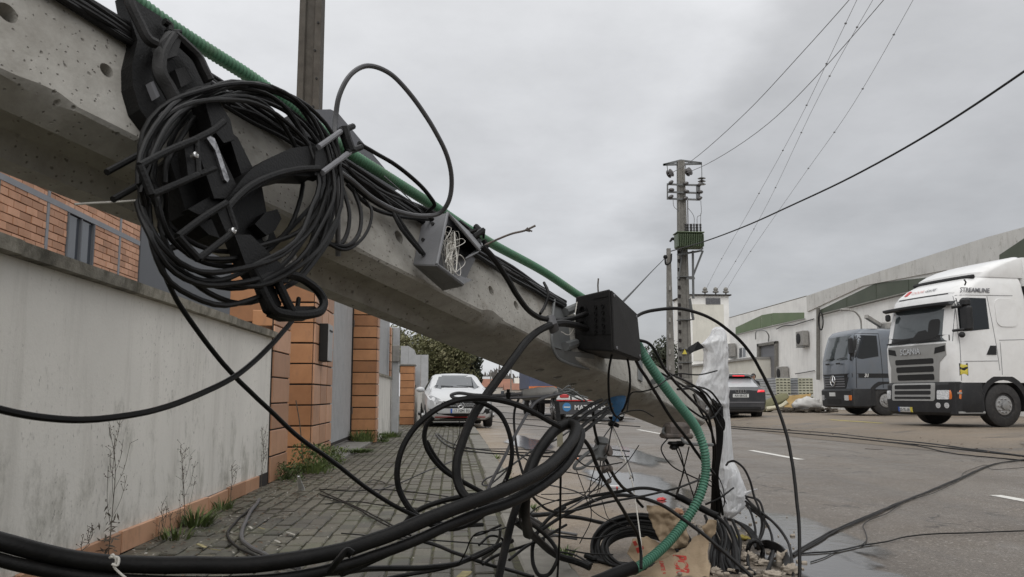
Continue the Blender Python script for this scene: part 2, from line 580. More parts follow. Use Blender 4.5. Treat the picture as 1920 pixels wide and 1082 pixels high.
def m_yard():
    m = NT('yard_gravel'); w = m.world()
    big = m.noise(.35, 6, .65, w)
    c = m.ramp(m.noise(30, 5, .8, w), [(.3, (.11, .083, .06)), (.5, (.21, .168, .125)), (.7, (.31, .26, .20))])
    c = m.mix(m.mapr(big, .45, .65, 0, .75), c, (.185, .158, .128))
    mud = m.mapr(m.noise(.8, 6, .65, w, (.5, 1.2, 1), dist=.8), .53, .64, 0, .8)
    sep = m.n('ShaderNodeSeparateXYZ'); m.l(w, sep.inputs[0])
    edge = m.mapr(m.math('ADD', sep.outputs[0], m.math('MULTIPLY', m.noise(.9, 5, .65, w), 2.4)), 9.2, 11.2, .8, 0)
    c = m.mix(edge, c, m.ramp(m.noise(22, 6, .8, w), [(.35, (.06, .046, .033)), (.5, (.13, .105, .078)), (.7, (.24, .205, .16))]))
    c = m.mix(mud, c, (.055, .043, .033))
    m.col(c); m.l(m.mapr(mud, 0, 1, .75, .22), m.b.inputs['Roughness']); m.bump(m.noise(30, 6, .7, w), .7, .03)
    return m.m
def m_paver():
    m = NT('paving_stone'); w = m.world()
    c = m.ramp(m.noise(90, 5, .75, w), [(.3, (.053, .05, .039)), (.55, (.096, .091, .072)), (.75, (.148, .14, .113))])
    c = m.mix(1.0, c, m.ramp(m.rand(), [(0, (.6, .6, .58)), (.5, (1, .98, .93)), (1, (1.36, 1.3, 1.18))]), 'MULTIPLY')
    c = m.mix(m.mapr(m.noise(.9, 5, .6, w), .45, .62, 0, .72), c, (.05, .041, .032))
    c = m.mix(m.mapr(m.noise(2.1, 6, .7, w), .52, .68, 0, .6), c, (.075, .084, .038))
    m.col(c); m.set(Roughness=.62); m.bump(m.noise(120, 5, .7, w), .5, .004)
    return m.m
def m_joint():
    m = NT('joint_soil'); w = m.world()
    c = m.ramp(m.noise(18, 5, .7, w), [(.35, (.035, .029, .022)), (.55, (.06, .058, .03)), (.75, (.10, .11, .045))])
    m.col(c); m.set(Roughness=.95); m.bump(m.noise(80, 5, .7, w), .8, .01)
    return m.m
def m_plaster(base=(.80, .775, .72), strength=1.0, name='painted_plaster', low=.5):
    m = NT(name); w = m.world()
    c = m.ramp(m.noise(1.1, 6, .6, w), [(.3, tuple(k * .88 for k in base)), (.7, tuple(min(1, k * 1.06) for k in base))])
    st = m.noise(1.0, 7, .72, w, (4.2, 4.2, .5), dist=.3)
    c = m.mix(m.mapr(st, .52, .78, 0, .36 * strength), c, (.29, .27, .225))
    sep = m.n('ShaderNodeSeparateXYZ'); m.l(w, sep.inputs[0])
    # green-black algae creeping up from the base, in ragged blotches
    alg = m.noise(3.6, 9, .78, w, (1, 1, .6), dist=.25)
    h = m.mapr(sep.outputs[2], 0, low * 1.9, .16, -.02)
    a = m.mapr(m.math('ADD', alg, h), .58, .78, 0, .62 * strength)
    c = m.mix(a, c, (.17, .165, .125))
    spk = m.mapr(m.noise(42, 4, .7, w, (1, 1, .7)), .60, .70, 0, .7 * strength)
    c = m.mix(m.math('MULTIPLY', spk, m.mapr(m.noise(2.2, 3, .5, w), .45, .6)), c, (.10, .09, .08))
    m.col(c); m.set(Roughness=.85); m.bump(m.noise(45, 6, .65, w), .25, .006)
    return m.m
def m_coping():
    m = NT('mossy_coping'); w = m.world()
    c = m.ramp(m.noise(9, 6, .7, w), [(.3, (.14, .128, .10)), (.55, (.27, .25, .205)), (.75, (.38, .355, .305))])
    c = m.mix(m.mapr(m.noise(3, 7, .7, w), .5, .66, 0, .85), c, (.055, .05, .033))
    c = m.mix(1.0, c, m.ramp(m.rand(), [(0, (.7,) * 3), (1, (1.25,) * 3)]), 'MULTIPLY')
    m.col(c); m.set(Roughness=.9); m.bump(m.noise(60, 6, .7, w), .6, .01)
    return m.m
def m_tile(name, lo, hi):
    m = NT(name); w = m.world()
    c = m.ramp(m.noise(4, 5, .6, w), [(.3, lo), (.7, hi)])
    c = m.mix(1.0, c, m.ramp(m.rand(), [(0, (.70, .67, .64)), (.5, (1, 1, 1)), (1, (1.14, 1.18, 1.22))]), 'MULTIPLY')
    c = m.mix(m.mapr(m.noise(9, 6, .7, w, (1, 1, .5)), .55, .75, 0, .4), c, (.15, .10, .07))
    m.col(c); m.set(Roughness=.5); m.bump(m.noise(70, 4, .6, w), .12, .004)
    return m.m
def m_concrete(name, lo, hi, dark=.4, rough=.85):
    m = NT(name); w = m.world()
    c = m.ramp(m.noise(7, 7, .68, w), [(.3, lo), (.7, hi)])
    c = m.mix(m.mapr(m.noise(2.2, 7, .7, w, (1, 1, .6)), .5, .72, 0, dark), c, (.09, .085, .075))
    m.col(c); m.set(Roughness=rough); m.bump(m.noise(80, 6, .7, w), .4, .006)
    return m.m
MT['asphalt'] = m_asphalt(); MT['yard'] = m_yard(); MT['paver'] = m_paver(); MT['joint'] = m_joint()
MT['plaster'] = m_plaster(); MT['coping'] = m_coping()
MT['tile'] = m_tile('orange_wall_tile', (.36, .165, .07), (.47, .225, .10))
MT['tile_pale_lit'] = m_tile('pale_lit_orange_tile', (.50, .27, .16), (.60, .34, .21))  # pale tile; on road-facing sides a lit copy of the wall tile
MT['brick'] = m_tile('orange_facing_brick', (.60, .30, .165), (.72, .385, .235))
MT['grout'] = mat('dark_grout', (.022, .018, .016), .9, .3, 20)
MT['conc'] = m_concrete('weathered_concrete', (.14, .133, .118), (.235, .225, .205), .45)
MT['kerb'] = m_concrete('kerb_concrete', (.13, .122, .105), (.22, .208, .18), .7)
MT['palegrey'] = m_concrete('pale_grey_casing', (.24, .23, .215), (.34, .33, .31), .35)
MT['linepaint'] = mat('road_line_paint', (.62, .61, .57), .7, .1, 14, .3, 200, dirt=.75, dcol=(.24, .225, .205))
MT['greysheet'] = m_concrete('grey_sheet_metal', (.36, .365, .37), (.44, .445, .45), .2, .5)
MT['greywall'] = mat('grey_painted_wall', (.155, .163, .176), .75, .05, 1.2, .1, 30)
MT['bandgrey'] = mat('grey_band', (.31, .32, .345), .75, .06, 3)
MT['winglass'] = mat('window_glass_grey', (.07, .08, .095), .06, .1, 1, spec=1.0)
g = NT('puddle_water'); g.set(Base_Color=(.06, .054, .047, 1), Roughness=.09, Specular_IOR_Level=1.0); g.bump(g.noise(9, 4), .12, .012); MT['water'] = g.m

# ================================================================ ground, road, pavement
def sheet(name, pts, m, kind='structure'):
    mb = MB(); mb.add([V(p) for p in pts], [tuple(range(len(pts)))])
    return obj(name, mb, m, smooth=False, kind=kind, origin=V((0, 0, 0)))
MT['soil'] = m_concrete('far_ground', (.11, .10, .085), (.17, .155, .135), .2)
sheet('ground', [(-900, -60, -.14), (900, -60, -.14), (900, 1500, -.14), (-900, 1500, -.14)], MT['soil'])
RZ = -.045
sheet('road', [(.57, -12, RZ), (8.2, -12, RZ), (8.2, 400, RZ), (.57, 400, RZ)], MT['asphalt'])
def yz(x):       # yard height: rises gently away from the road
    return RZ + .004 if x < 8.3 else min(RZ + .004 + (x - 8.3) * .045, .08)
mb = MB()
xs = [7.2, 7.9, 8.6, 9.6, 11, 40]
vs = []; fs = []
rows = 60
for i in range(rows + 1):
    y = -10 + i * 3
    for j, x in enumerate(xs):
        xx = x + (.45 * noise.noise(V((y * .33, 3, 0))) + .2 * noise.noise(V((y * 1.3, 9, 0))) if j == 0 else 0)
        vs.append(V((xx, y, yz(x))))
for i in range(rows):
    for j in range(len(xs) - 1):
        a = i * len(xs) + j
        fs.append((a, a + 1, a + 1 + len(xs), a + len(xs)))
mb.add(vs, fs)
obj('yard', mb, MT['yard'], smooth=True, kind='structure')
for y0, y1 in ((4.4, 7.15), (11.25, 13.2), (18.9, 21.4), (27, 29.6), (35, 37.6), (43, 45.6)):
    mb = MB(); k = []
    for t in range(9):
        y = y0 + (y1 - y0) * t / 8
        k.append((y, .055 + .008 * noise.noise(V((y * 3, 1, 0)))))
    v = [V((4.62 - w_, y, RZ + .004)) for y, w_ in k] + [V((4.62 + w_, y, RZ + .004)) for y, w_ in k]
    mb.add(v, [(i, i + 9, i + 10, i + 1) for i in range(8)])
    obj('road_marking', mb, MT['linepaint'], smooth=False, kind='structure')
# yellow parking lines in the yard
mb = MB(); mb.add([V((11.2, 22.0, .0755)), V((11.35, 22.0, .0775)), V((11.35, 25.2, .0775)), V((11.2, 25.2, .0755))], [(0, 1, 2, 3)])
for p in mb.v: p.z = yz(p.x) + .006
obj('parking_line', mb, MT['yellow'], smooth=False, kind='structure')
def m_water():
    m = NT('puddle_water'); m.set(Base_Color=(.06, .054, .047, 1), Roughness=.10, Specular_IOR_Level=1.0); m.bump(m.noise(9, 4), .12, .012)
    at_ = m.n('ShaderNodeAttribute', attribute_name='depth'); tr = m.n('ShaderNodeBsdfTransparent'); mx_ = m.n('ShaderNodeMixShader')
    f = m.mapr(m.math('ADD', at_.outputs['Fac'], m.math('MULTIPLY', m.noise(6, 5, .7), .6)), .42, .72, 0, 1)
    o = [n for n in m.t.nodes if n.type == 'OUTPUT_MATERIAL'][0]
    m.l(f, mx_.inputs[0]); m.l(tr.outputs[0], mx_.inputs[1]); m.l(m.b.outputs[0], mx_.inputs[2]); m.l(mx_.outputs[0], o.inputs[0]); return m.m
MT['water'] = m_water()
PUD = [0]
def puddle(cx_, cy_, rx, ry, seed, z=RZ + .005):
    """water film whose edge thins out into the wet road"""
    PUD[0] += 1; z += .0015 * PUD[0]
    mb = MB(); n = 64; K = 8; v = []; dep = []
    for j in range(K + 1):
        for k in range(n):
            a = 2 * math.pi * k / n
            q = V((math.cos(a), math.sin(a), 0))
            r = 1.25 + .5 * noise.noise(q * 1.3 + V((seed, 0, 0))) + .3 * noise.noise(q * 3.4 + V((0, seed, 0)))
            t = max(.001, 1 - j / K); v.append(V((cx_ + q.x * rx * r * t, cy_ + q.y * ry * r * t, z))); dep.append(min(1, (1 - t) * 1.6))
    mb.add(v, [(j * n + k, j * n + (k + 1) % n, (j + 1) * n + (k + 1) % n, (j + 1) * n + k) for j in range(K) for k in range(n)])
    o = obj('puddle', mb, MT['water'], smooth=False, kind='structure')
    at_ = o.data.attributes.new('depth', 'FLOAT', 'POINT')
    at_.data.foreach_set('value', dep)
puddle(1.75, 8.2, .34, 1.5, 1.3); puddle(2.1, 5.3, .26, 1.1, 4.1); puddle(1.85, 4.1, .22, .6, 7.7)
puddle(2.55, 12.6, .3, 2.2, 9.4); puddle(9.6, 13.0, .5, .8, 5.2, RZ + .066)
puddle(1.3, 15.5, .3, 2.5, 2.2)
# pavement with its blocks
PX0, PX1 = -1.70, .32
pav = sheet('pavement', [(PX0 - .6, -4, -.012), (.57, -4, -.012), (.57, 70, -.012), (PX0 - .6, 70, -.012)], MT['joint'])
WPOS['pavement'] = V((0, 0, 0))
PW, PL = .100, .192
bw, bl = PW - .009, PL - .008
mb = MB(); mb.rbox((0, 0, -.03), (bw, bl, .06), .006)
src = None
cells = []
ncol = int((PX1 - PX0) / PW)
for i in range(ncol):
    for j in range(122):
        y = 3.35 + j * PL + (i % 2) * PL / 2
        cells.append((PX0 + (i + .5) * PW, y))
cells.sort(key=lambda c: (c[1] ** 2 + c[0] ** 2))
rng = random.Random(3)
rest = MB()
for k, (x, y) in enumerate(cells):
    dz = rng.uniform(-.008, .003) + .006 * noise.noise(V((x * 1.2, y * .9, 0))); rx, ry, rz = (rng.gauss(0, .018) for _ in range(3))
    if k < 290:
        if src is None:
            src = obj('paving_block', mb, MT['paver'], parent=pav, smooth=False, origin=V((0, 0, 0)))
            o = src; o.location = (x, y, dz)
        else:
            o = inst(src, (x, y, dz), pav)
        o.rotation_euler = (rx, ry, rz)
    elif y < 24:
        T = Matrix.Translation((x, y, dz)) @ Matrix.Rotation(rz, 4, 'Z') @ Matrix.Rotation(rx, 4, 'X') @ Matrix.Rotation(ry, 4, 'Y')
        rest.T = T; h = bw / 2; l = bl / 2
        rest.add([V((-h, -l, -.03)), V((h, -l, -.03)), V((h, l, -.03)), V((-h, l, -.03)), V((-h + .006, -l + .006, 0)), V((h - .006, -l + .006, 0)), V((h - .006, l - .006, 0)), V((-h + .006, l - .006, 0))],
                 [(4, 5, 6, 7), (0, 1, 5, 4), (1, 2, 6, 5), (2, 3, 7, 6), (3, 0, 4, 7)])
rest.T = None
obj('paving_blocks', rest, MT['paver'], parent=pav, smooth=False, kind='stuff')
far = MB(); far.add([V((PX0, 24, .002)), V((PX1, 24, .002)), V((PX1, 70, .002)), V((PX0, 70, .002))], [(0, 1, 2, 3)])
obj('paving_surface', far, MT['paver'], parent=pav, smooth=False)
src = None
for k in range(16):
    y = 2.5 + k * 1.0
    mb = MB(); mb.rbox((0, 0, -.06), (.235, .985, .14), .012)
    if src is None:
        src = obj('kerb_stone', mb, MT['kerb'], parent=pav, smooth=False, origin=V((0, 0, 0)))
        src.location = (.445, y, 0)
    else:
        inst(src, (.445 + rng.gauss(0, .006), y, rng.gauss(-.002, .006)), pav, rot=(rng.gauss(0, .006), rng.gauss(0, .012), rng.gauss(0, .004)))
mb = MB(); mb.box((.445, 44, -.062), (.235, 51, .13)); obj('kerb_line', mb, MT['kerb'], parent=pav, smooth=False)
# driveway slab in front of the gate
mb = MB(); mb.rbox((-1.75, 13.3, -.02), (.75, 4.6, .11), .01)
obj('driveway', mb, MT['conc'], smooth=False, kind='structure')

# ================================================================ boundary wall
WXF = -1.71
wall = thing('boundary_wall', 'stained white boundary wall with mossy coping and orange skirting tiles', 'wall', (WXF, 4, 0))
mb = MB()
# face as a fine grid so that the render is slightly uneven
vs = []; fs = []; ny, nz = 90, 16
for i in range(ny + 1):
    for j in range(nz + 1):
        y = -2 + i * (10.97 / ny); z = -.1 + j * (1.44 / nz)
        vs.append(V((WXF + .006 * noise.noise(V((y * .9, z * 1.1, 5))), y, z)))
for i in range(ny):
    for j in range(nz):
        a = i * (nz + 1) + j
        fs.append((a, a + nz + 1, a + nz + 2, a + 1))
mb.add(vs, fs); mb.box((WXF - .11, 3.485, .62), (.19, 10.96, 1.43))
obj('wall_body', mb, MT['plaster'], parent=wall, smooth=True)
y = -2.0; k = 0
while y < 8.1:
    L = min([1.05, 1.18, .98, 1.1][k % 4], 8.17 - y)
    mb = MB()
    mb.prism([V((WXF + .055, y, 1.335)), V((WXF + .06, y, 1.39)), V((WXF - .10, y, 1.425)), V((WXF - .27, y, 1.39)), V((WXF - .27, y, 1.335))], V((0, L - .006, 0)))
    o = obj('coping_stone', mb, MT['coping'], parent=wall, smooth=False)
    o.rotation_euler = (rng.gauss(0, .004), rng.gauss(0, .008), rng.gauss(0, .003))
    y += L; k += 1
src = None
for k in range(20):
    y0 = -1.65 + k * .522
    mb = MB(); mb.rbox((0, 0, .05), (.024, .500, .11), .003)
    if y0 + .5 > 8.2: break
    if src is None:
        src = obj('skirting_tile', mb, MT['tile_pale_lit'], parent=wall, smooth=False, origin=V((0, 0, 0))); src.location = V((WXF + .016, y0 + .26, 0)) - WPOS[wall.name]
    else:
        inst(src, (WXF + .016 + rng.gauss(0, .002), y0 + .26, rng.gauss(0, .004)), wall, rot=(rng.gauss(0, .006), 0, 0))
# grout bed behind the tiles
mb = MB(); mb.box((WXF + .003, 3.2, .04), (.006, 10.0, .12)); obj('mortar_bed', mb, MT['grout'], parent=wall, smooth=False)
mb = MB(); mb.box((WXF + .005, 8.575, .80), (.01, .81, 1.62)); mb.box((WXF - .10, 8.985, .80), (.2, .016, 1.62)); 
obj('grout_bed', mb, MT['grout'], parent=wall, smooth=False)
mb = MB(); mb.rbox((WXF - .09, 8.575, 1.53), (.2, .79, .15), .005); obj('quoin_tile', mb, MT['tile'], parent=wall, smooth=False)
for i in range(7):
    z0 = .0 + i * .245
    h = .231 if i < 6 else .135
    mb = MB(); mb.rbox((WXF + .017, 8.575, z0 + h / 2), (.018, .80, h), .004); obj('quoin_tile', mb, MT['tile_pale_lit'], parent=wall, smooth=False)  # road face brighter by tile colour, the end face keeps the darker one
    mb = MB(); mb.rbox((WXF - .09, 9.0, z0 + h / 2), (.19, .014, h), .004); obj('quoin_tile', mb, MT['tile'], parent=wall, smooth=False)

def tiled_pillar(label, x0, x1, y0, y1, z1, th, tw, side=True, cap=False):
    """tile clad pillar: front faces the camera side (-y), one flank faces the road (+x)"""
    p = thing('tiled_pillar', label, 'pillar', ((x0 + x1) / 2, (y0 + y1) / 2, 0), 'tile clad pillars along the street')
    mb = MB(); mb.box(((x0 + x1) / 2, (y0 + y1) / 2, z1 / 2 - .03), (x1 - x0 - .02, y1 - y0 - .02, z1 + .06)); obj('grout_core', mb, MT['grout'], parent=p, smooth=False)
    n = int(round(z1 / th)); nx = max(1, round((x1 - x0) / tw)); ny_ = max(1, round((y1 - y0) / tw))
    gap = .017 if th > .2 else .015
    for i in range(n):
        zc_ = (i + .5) * z1 / n
        for j in range(nx):
            w_ = (x1 - x0) / nx
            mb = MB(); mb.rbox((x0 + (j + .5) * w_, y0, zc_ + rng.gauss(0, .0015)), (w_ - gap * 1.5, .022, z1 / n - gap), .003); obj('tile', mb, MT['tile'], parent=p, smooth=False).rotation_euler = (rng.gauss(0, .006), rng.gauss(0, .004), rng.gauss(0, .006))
        if side:
            for j in range(ny_):
                w_ = (y1 - y0) / ny_
                mb = MB(); mb.rbox((x1, y0 + (j + .5) * w_, zc_), (.022, w_ - gap * 2, z1 / n - gap), .003); obj('tile', mb, MT['tile_pale_lit'], parent=p, smooth=False)  # flank towards the road: its brighter light is put into the tile colour
    if cap:
        mb = MB(); mb.rbox(((x0 + x1) / 2, (y0 + y1) / 2, z1 + .03), (x1 - x0 + .08, y1 - y0 + .08, .05), .01); obj('cap', mb, MT['conc'], parent=p, smooth=False)
    return p
tiled_pillar('large tiled gate pillar with black letterbox beside the white wall', -2.54, -1.58, 9.8, 11.3, 2.55, .237, .47)
tiled_pillar('slim tiled pillar on the far side of the grey gate', -1.80, -1.33, 15.0, 15.4, 2.6, .205, .48)
tiled_pillar('low capped tile pillar beside the white parked car', -1.49, -1.09, 24.0, 24.4, 1.62, .2, .45, cap=True)
tiled_pillar('farthest small tile pillar behind the white car', -1.35, -1.0, 31.0, 31.4, 1.75, .22, .4, cap=True)
b = thing('letterbox', 'black letterbox with grey front on the large tiled pillar', 'letterbox', (-1.5, 10.25, 1.2))
mb = MB(); mb.rbox((-1.518, 10.25, 1.42), (.1, .34, .44), .006); obj('box_body', mb, MT['black'], parent=b, smooth=False)
mb = MB(); mb.rbox((-1.462, 10.25, 1.42), (.012, .33, .43), .004); obj('front_plate', mb, MT['greysheet'], parent=b, smooth=False)
mb = MB(); mb.box((-1.454, 10.25, 1.56), (.006, .24, .02)); obj('slot', mb, MT['black'], parent=b, smooth=False)
# grey ribbed gate
gt = thing('metal_gate', 'light grey ribbed metal gate between two tiled pillars', 'gate', (-1.78, 13.1, .05))
k = 0; y = 11.32
src = None
while y < 14.95:
    mb = MB(); mb.prism([V((0, 0, .12)), V((.022, .018, .12)), V((.022, .1, .12)), V((0, .118, .12)), V((0, .15, .12)), V((-.01, .15, .12)), V((-.01, 0, .12))], V((0, 0, 2.5)))
    if src is None:
        src = obj('gate_rib', mb, MT['greysheet'], parent=gt, smooth=False, origin=V((0, 0, 0))); src.location = V((-1.78, y, 0)) - WPOS[gt.name]
    else:
        inst(src, (-1.78, y, 0), gt)
    y += .152; k += 1
mb = MB(); mb.box((-1.785, 13.14, .095), (.05, 3.64, .05)); mb.box((-1.80, 14.96, 1.3), (.12, .07, 2.5)); mb.box((-1.785, 11.31, 1.3), (.05, .02, 2.5)); obj('gate_frame', mb, MT['grout'], parent=gt, smooth=False)
for z in (.55, 2.05):
    mb = MB(); mb.cyl((-1.745, 14.98, z - .06), (-1.745, 14.98, z + .06), .02); obj('hinge', mb, MT['iron'], parent=gt)
# wall and sheets beyond the slim pillar
w2 = thing('low_wall', 'low stained wall topped with grey sheet panels beyond the gate', 'wall', (-1.45, 17.3, 0))
mb = MB(); mb.box((-1.45, 17.4, .57), (.16, 3.95, 1.2)); obj('wall_body', mb, MT['plaster'], parent=w2, smooth=False)
mb = MB(); mb.box((-1.45, 17.4, 1.19), (.22, 3.95, .04)); obj('coping', mb, MT['coping'], parent=w2, smooth=False)
for k in range(5):
    mb = MB(); mb.box((-1.46, 15.83 + k * .79, 1.83), (.03, .77, 1.24)); obj('sheet_panel', mb, MT['greysheet'], parent=w2, smooth=False)
tiled_pillar('tile strip behind the thin grey post', -1.72, -1.43, 19.45, 19.85, 2.35, .2, .3)
ps_ = thing('service_post', 'thin grey concrete post with a pale meter box at the low wall', 'post', (-1.26, 19, 0))
mb = MB(); mb.rbox((-1.27, 19, 1.1), (.15, .18, 2.4), .012); obj('post', mb, MT['greysheet'], parent=ps_, smooth=False)
mb = MB(); mb.rbox((-1.26, 18.87, 1.72), (.16, .07, .36), .012); obj('meter_box', mb, MT['palegrey'], parent=ps_, smooth=False)
w3 = thing('low_wall', 'farther low white wall running behind the white car', 'wall', (-1.1, 30, 0))
mb = MB(); mb.box((-1.19, 27.7, .5), (.18, 6.5, 1.1)); mb.box((-1.19, 40, .5), (.18, 17, 1.1)); obj('wall_body', mb, MT['plaster'], parent=w3, smooth=False)
mb = MB(); mb.box((-1.19, 27.7, 1.075), (.24, 6.5, .05)); obj('coping', mb, MT['coping'], parent=w3, smooth=False)
s3 = thing('sheet_screen', 'grey slant-topped sheet screen behind the low tile pillar', 'screen', (-1.25, 24.6, 0))
for k, (x0, x1, za, zb) in enumerate(((-1.52, -1.30, 2.22, 2.22), (-1.295, -1.12, 2.22, 2.1), (-1.115, -.95, 2.08, 1.62))):
    mb = MB(); mb.prism([V((x0, 24.7, 1.0)), V((x1, 24.7, 1.0)), V((x1, 24.7, zb)), V((x0, 24.7, za))], V((0, .04, 0))); obj('sheet_panel', mb, MT['greysheet'], parent=s3, smooth=False)
s3 = thing('sheet_screen', 'small grey sheet screen on the farther low wall', 'screen', (-1.1, 30.6, 0))
for k in range(2):
    mb = MB(); mb.box((-1.3 + k * .27, 30.7, 1.6), (.26, .04, 1.3)); obj('sheet_panel', mb, MT['greysheet'], parent=s3, smooth=False)

# ================================================================ brick building behind the wall
BX = -5.5
bb = thing('brick_building', 'orange brick building with grey bands seen over the white wall', 'building', (BX - 4, 14, 0))
mb = MB(); mb.box((BX - 4.06, 9.5, 2.7), (8.0, 11.2, 5.6)); obj('mortar_wall', mb, MT['grout'], parent=bb, smooth=False)
mb = MB(); mb.box((BX - 4.0, 18.6, 2.6), (8.06, 6.97, 5.4)); obj('grey_wing', mb, MT['greywall'], parent=bb, smooth=False)
BL, BH = .305, .105
COLS = (11.72, 14.22, 9.22)
WIN = ((12.30, 13.22), (9.3, 10.46))
mb = MB(); mb.rbox((0, 0, 0), (.03, BL - .012, BH - .011), .003)
src = None; nb = 0; restb = MB()
def bays(z):
    cuts = [(q - .04, q + .04) for q in COLS] + ([(a - .004, b_ + .004) for a, b_ in WIN] if z < 3.40 else [])
    y = 6.0; res = []
    for a, b_ in sorted(cuts) + [(15.09, 15.1)]:
        if a > y: res.append((y, a))
        y = max(y, b_)
    return res
for r in range(33):
    z = 2.02 + r * BH
    if 3.39 < z < 3.48: z = z  # the band covers this course
    for (ya, yb) in bays(z):
        k = math.floor(ya / BL) - 1
        while k * BL < yb + BL:
            y0 = max(ya, k * BL + (r % 2) * BL / 2); y1 = min(yb, (k + 1) * BL + (r % 2) * BL / 2); k += 1
            if y1 - y0 < .035: continue
            y = (y0 + y1) / 2; f_ = (y1 - y0 - .012) / (BL - .012)
            if nb < 290 and y > 9.6 and 2.3 < z < 3.9:
                if src is None:
                    src = obj('brick', mb, MT['brick'], parent=bb, smooth=False, origin=V((0, 0, 0))); o = src; src.location = V((BX, y, z)) - WPOS[bb.name]
                else:
                    o = inst(src, (BX + rng.gauss(0, .002), y, z), bb)
                o.scale.y = f_; nb += 1
            else:
                restb.rbox((BX, y, z), (.03, y1 - y0 - .012, BH - .011), .003)
obj('bricks', restb, MT['brick'], parent=bb, smooth=False, kind='stuff')
mb = MB(); mb.box((BX + .003, 10.6, 3.435), (.04, 9.0, .08)); obj('band', mb, MT['bandgrey'], parent=bb, smooth=False)
for q in COLS:
    for (za, zb) in ((.1, 3.39), (3.48, 5.4)):
        mb = MB(); mb.box((BX + .001, q, (za + zb) / 2), (.036, .07, zb - za)); obj('band', mb, MT['bandgrey'], parent=bb, smooth=False)
for a, b_ in WIN:
    f = MB(); f.box((BX + .002, a + .02, 2.85), (.05, .04, 1.07)); f.box((BX + .002, b_ - .02, 2.85), (.05, .04, 1.07)); f.box((BX + .002, (a + b_) / 2, 2.85), (.04, .035, 1.07)); f.box((BX + .002, (a + b_) / 2, 2.33), (.05, b_ - a - .09, .04))
    f = obj('window', f, MT['greywall'], parent=bb, smooth=False)
    for s_ in (0, 1):
        m_ = (a + b_) / 2
        y0, y1 = (a + .04, m_ - .018) if s_ == 0 else (m_ + .018, b_ - .04)
        mb = MB(); mb.box((BX - .02, (y0 + y1) / 2, 2.85), (.012, y1 - y0, 1.06)); obj('pane', mb, MT['winglass'], parent=f, smooth=False)
# upright concrete pole behind the wall
up_ = thing('concrete_pole', 'upright weathered concrete pole rising behind the large tiled pillar', 'utility pole', (-2.27, 13, 0))
def hpole(mb, x, y, z0, z1, a0, a1, b0, b1):
    """pole with a channel along its faces, tapering from a0 x b0 to a1 x b1"""
    rings = []
    for t in range(9):
        k = t / 8; a = (a0 + (a1 - a0) * k) / 2; b_ = (b0 + (b1 - b0) * k) / 2; z = z0 + (z1 - z0) * k
        prof = [(-a, -b_), (-a * .45, -b_), (-a * .32, -b_ * .72), (a * .32, -b_ * .72), (a * .45, -b_), (a, -b_), (a, b_), (a * .45, b_), (a * .32, b_ * .72), (-a * .32, b_ * .72), (-a * .45, b_), (-a, b_)]
        rings.append([V((x + p, y + q, z)) for p, q in prof])
    mb.loft(rings); return mb
MT['concdark'] = m_concrete('brown_weathered_concrete', (.06, .052, .042), (.108, .096, .08), .6)
mb = hpole(MB(), -2.27, 13, -.1, 9.6, .37, .32, .40, .34); obj('shaft', mb, MT['concdark'], parent=up_, smooth=False)
for k in range(9):
    z = 5.2 + k * .45
    mb = MB(); mb.cyl((-2.27 + (.125 if k % 2 else .09), 12.80, z), (-2.27 + (.125 if k % 2 else .09), 12.9, z), .016, sides=10); obj('hole', mb, MT['black'], parent=up_)
# ================================================================ warehouse on the far side
MT['whwall'] = m_plaster((.84, .83, .80), .8, 'warehouse_paint', .8)
MT['whdirty'] = m_plaster((.62, .61, .58), 1.7, 'dirty_parapet_paint', 4.2)
MT['annex'] = m_plaster((.68, .66, .59), .8, 'annex_paint', .6)
MT['green'] = mat('green_sheet_metal', (.125, .175, .085), .55, .12, .8, dirt=.3, dcol=(.2, .19, .15))
MT['greendark'] = mat('dark_green_sheet_metal', (.075, .09, .062), .6, .12, .8, dirt=.4, dcol=(.12, .115, .1))
MT['doorgrey'] = mat('roller_door_grey', (.165, .165, .175), .6, .08, 1)
FX = 20.0
wh = thing('warehouse', 'white industrial warehouse with green gable panels behind the parked lorries', 'warehouse', (26, 44, 0))
def face(pts, m, name, parent, proud=.03, thick=.05, x=FX):
    mb = MB(); P = [WX(px, py, x) for px, py in pts]
    P = [V((x - proud, p.y, p.z)) for p in P]
    mb.prism(P, V((thick, 0, 0))); return obj(name, mb, m, parent=parent, smooth=False)
mb = MB(); mb.prism([V((FX, 46.75, -.1)), V((FX, 60.8, -.1)), V((FX, 60.8, 6.4)), V((FX, 46.75, 6.4))], V((14, 0, 0)))
obj('wall', mb, MT['whwall'], parent=wh, smooth=False)
mb = MB(); mb.prism([V((FX - .04, 14, -.1)), V((FX - .04, 46.7, -.1)), V((FX - .04, 46.7, 6.34)), V((FX - .04, 40, 6.5)), V((FX - .04, 30, 6.62)), V((FX - .04, 14, 6.2))], V((16, 0, 0)))
obj('wall', mb, MT['whwall'], parent=wh, smooth=False)
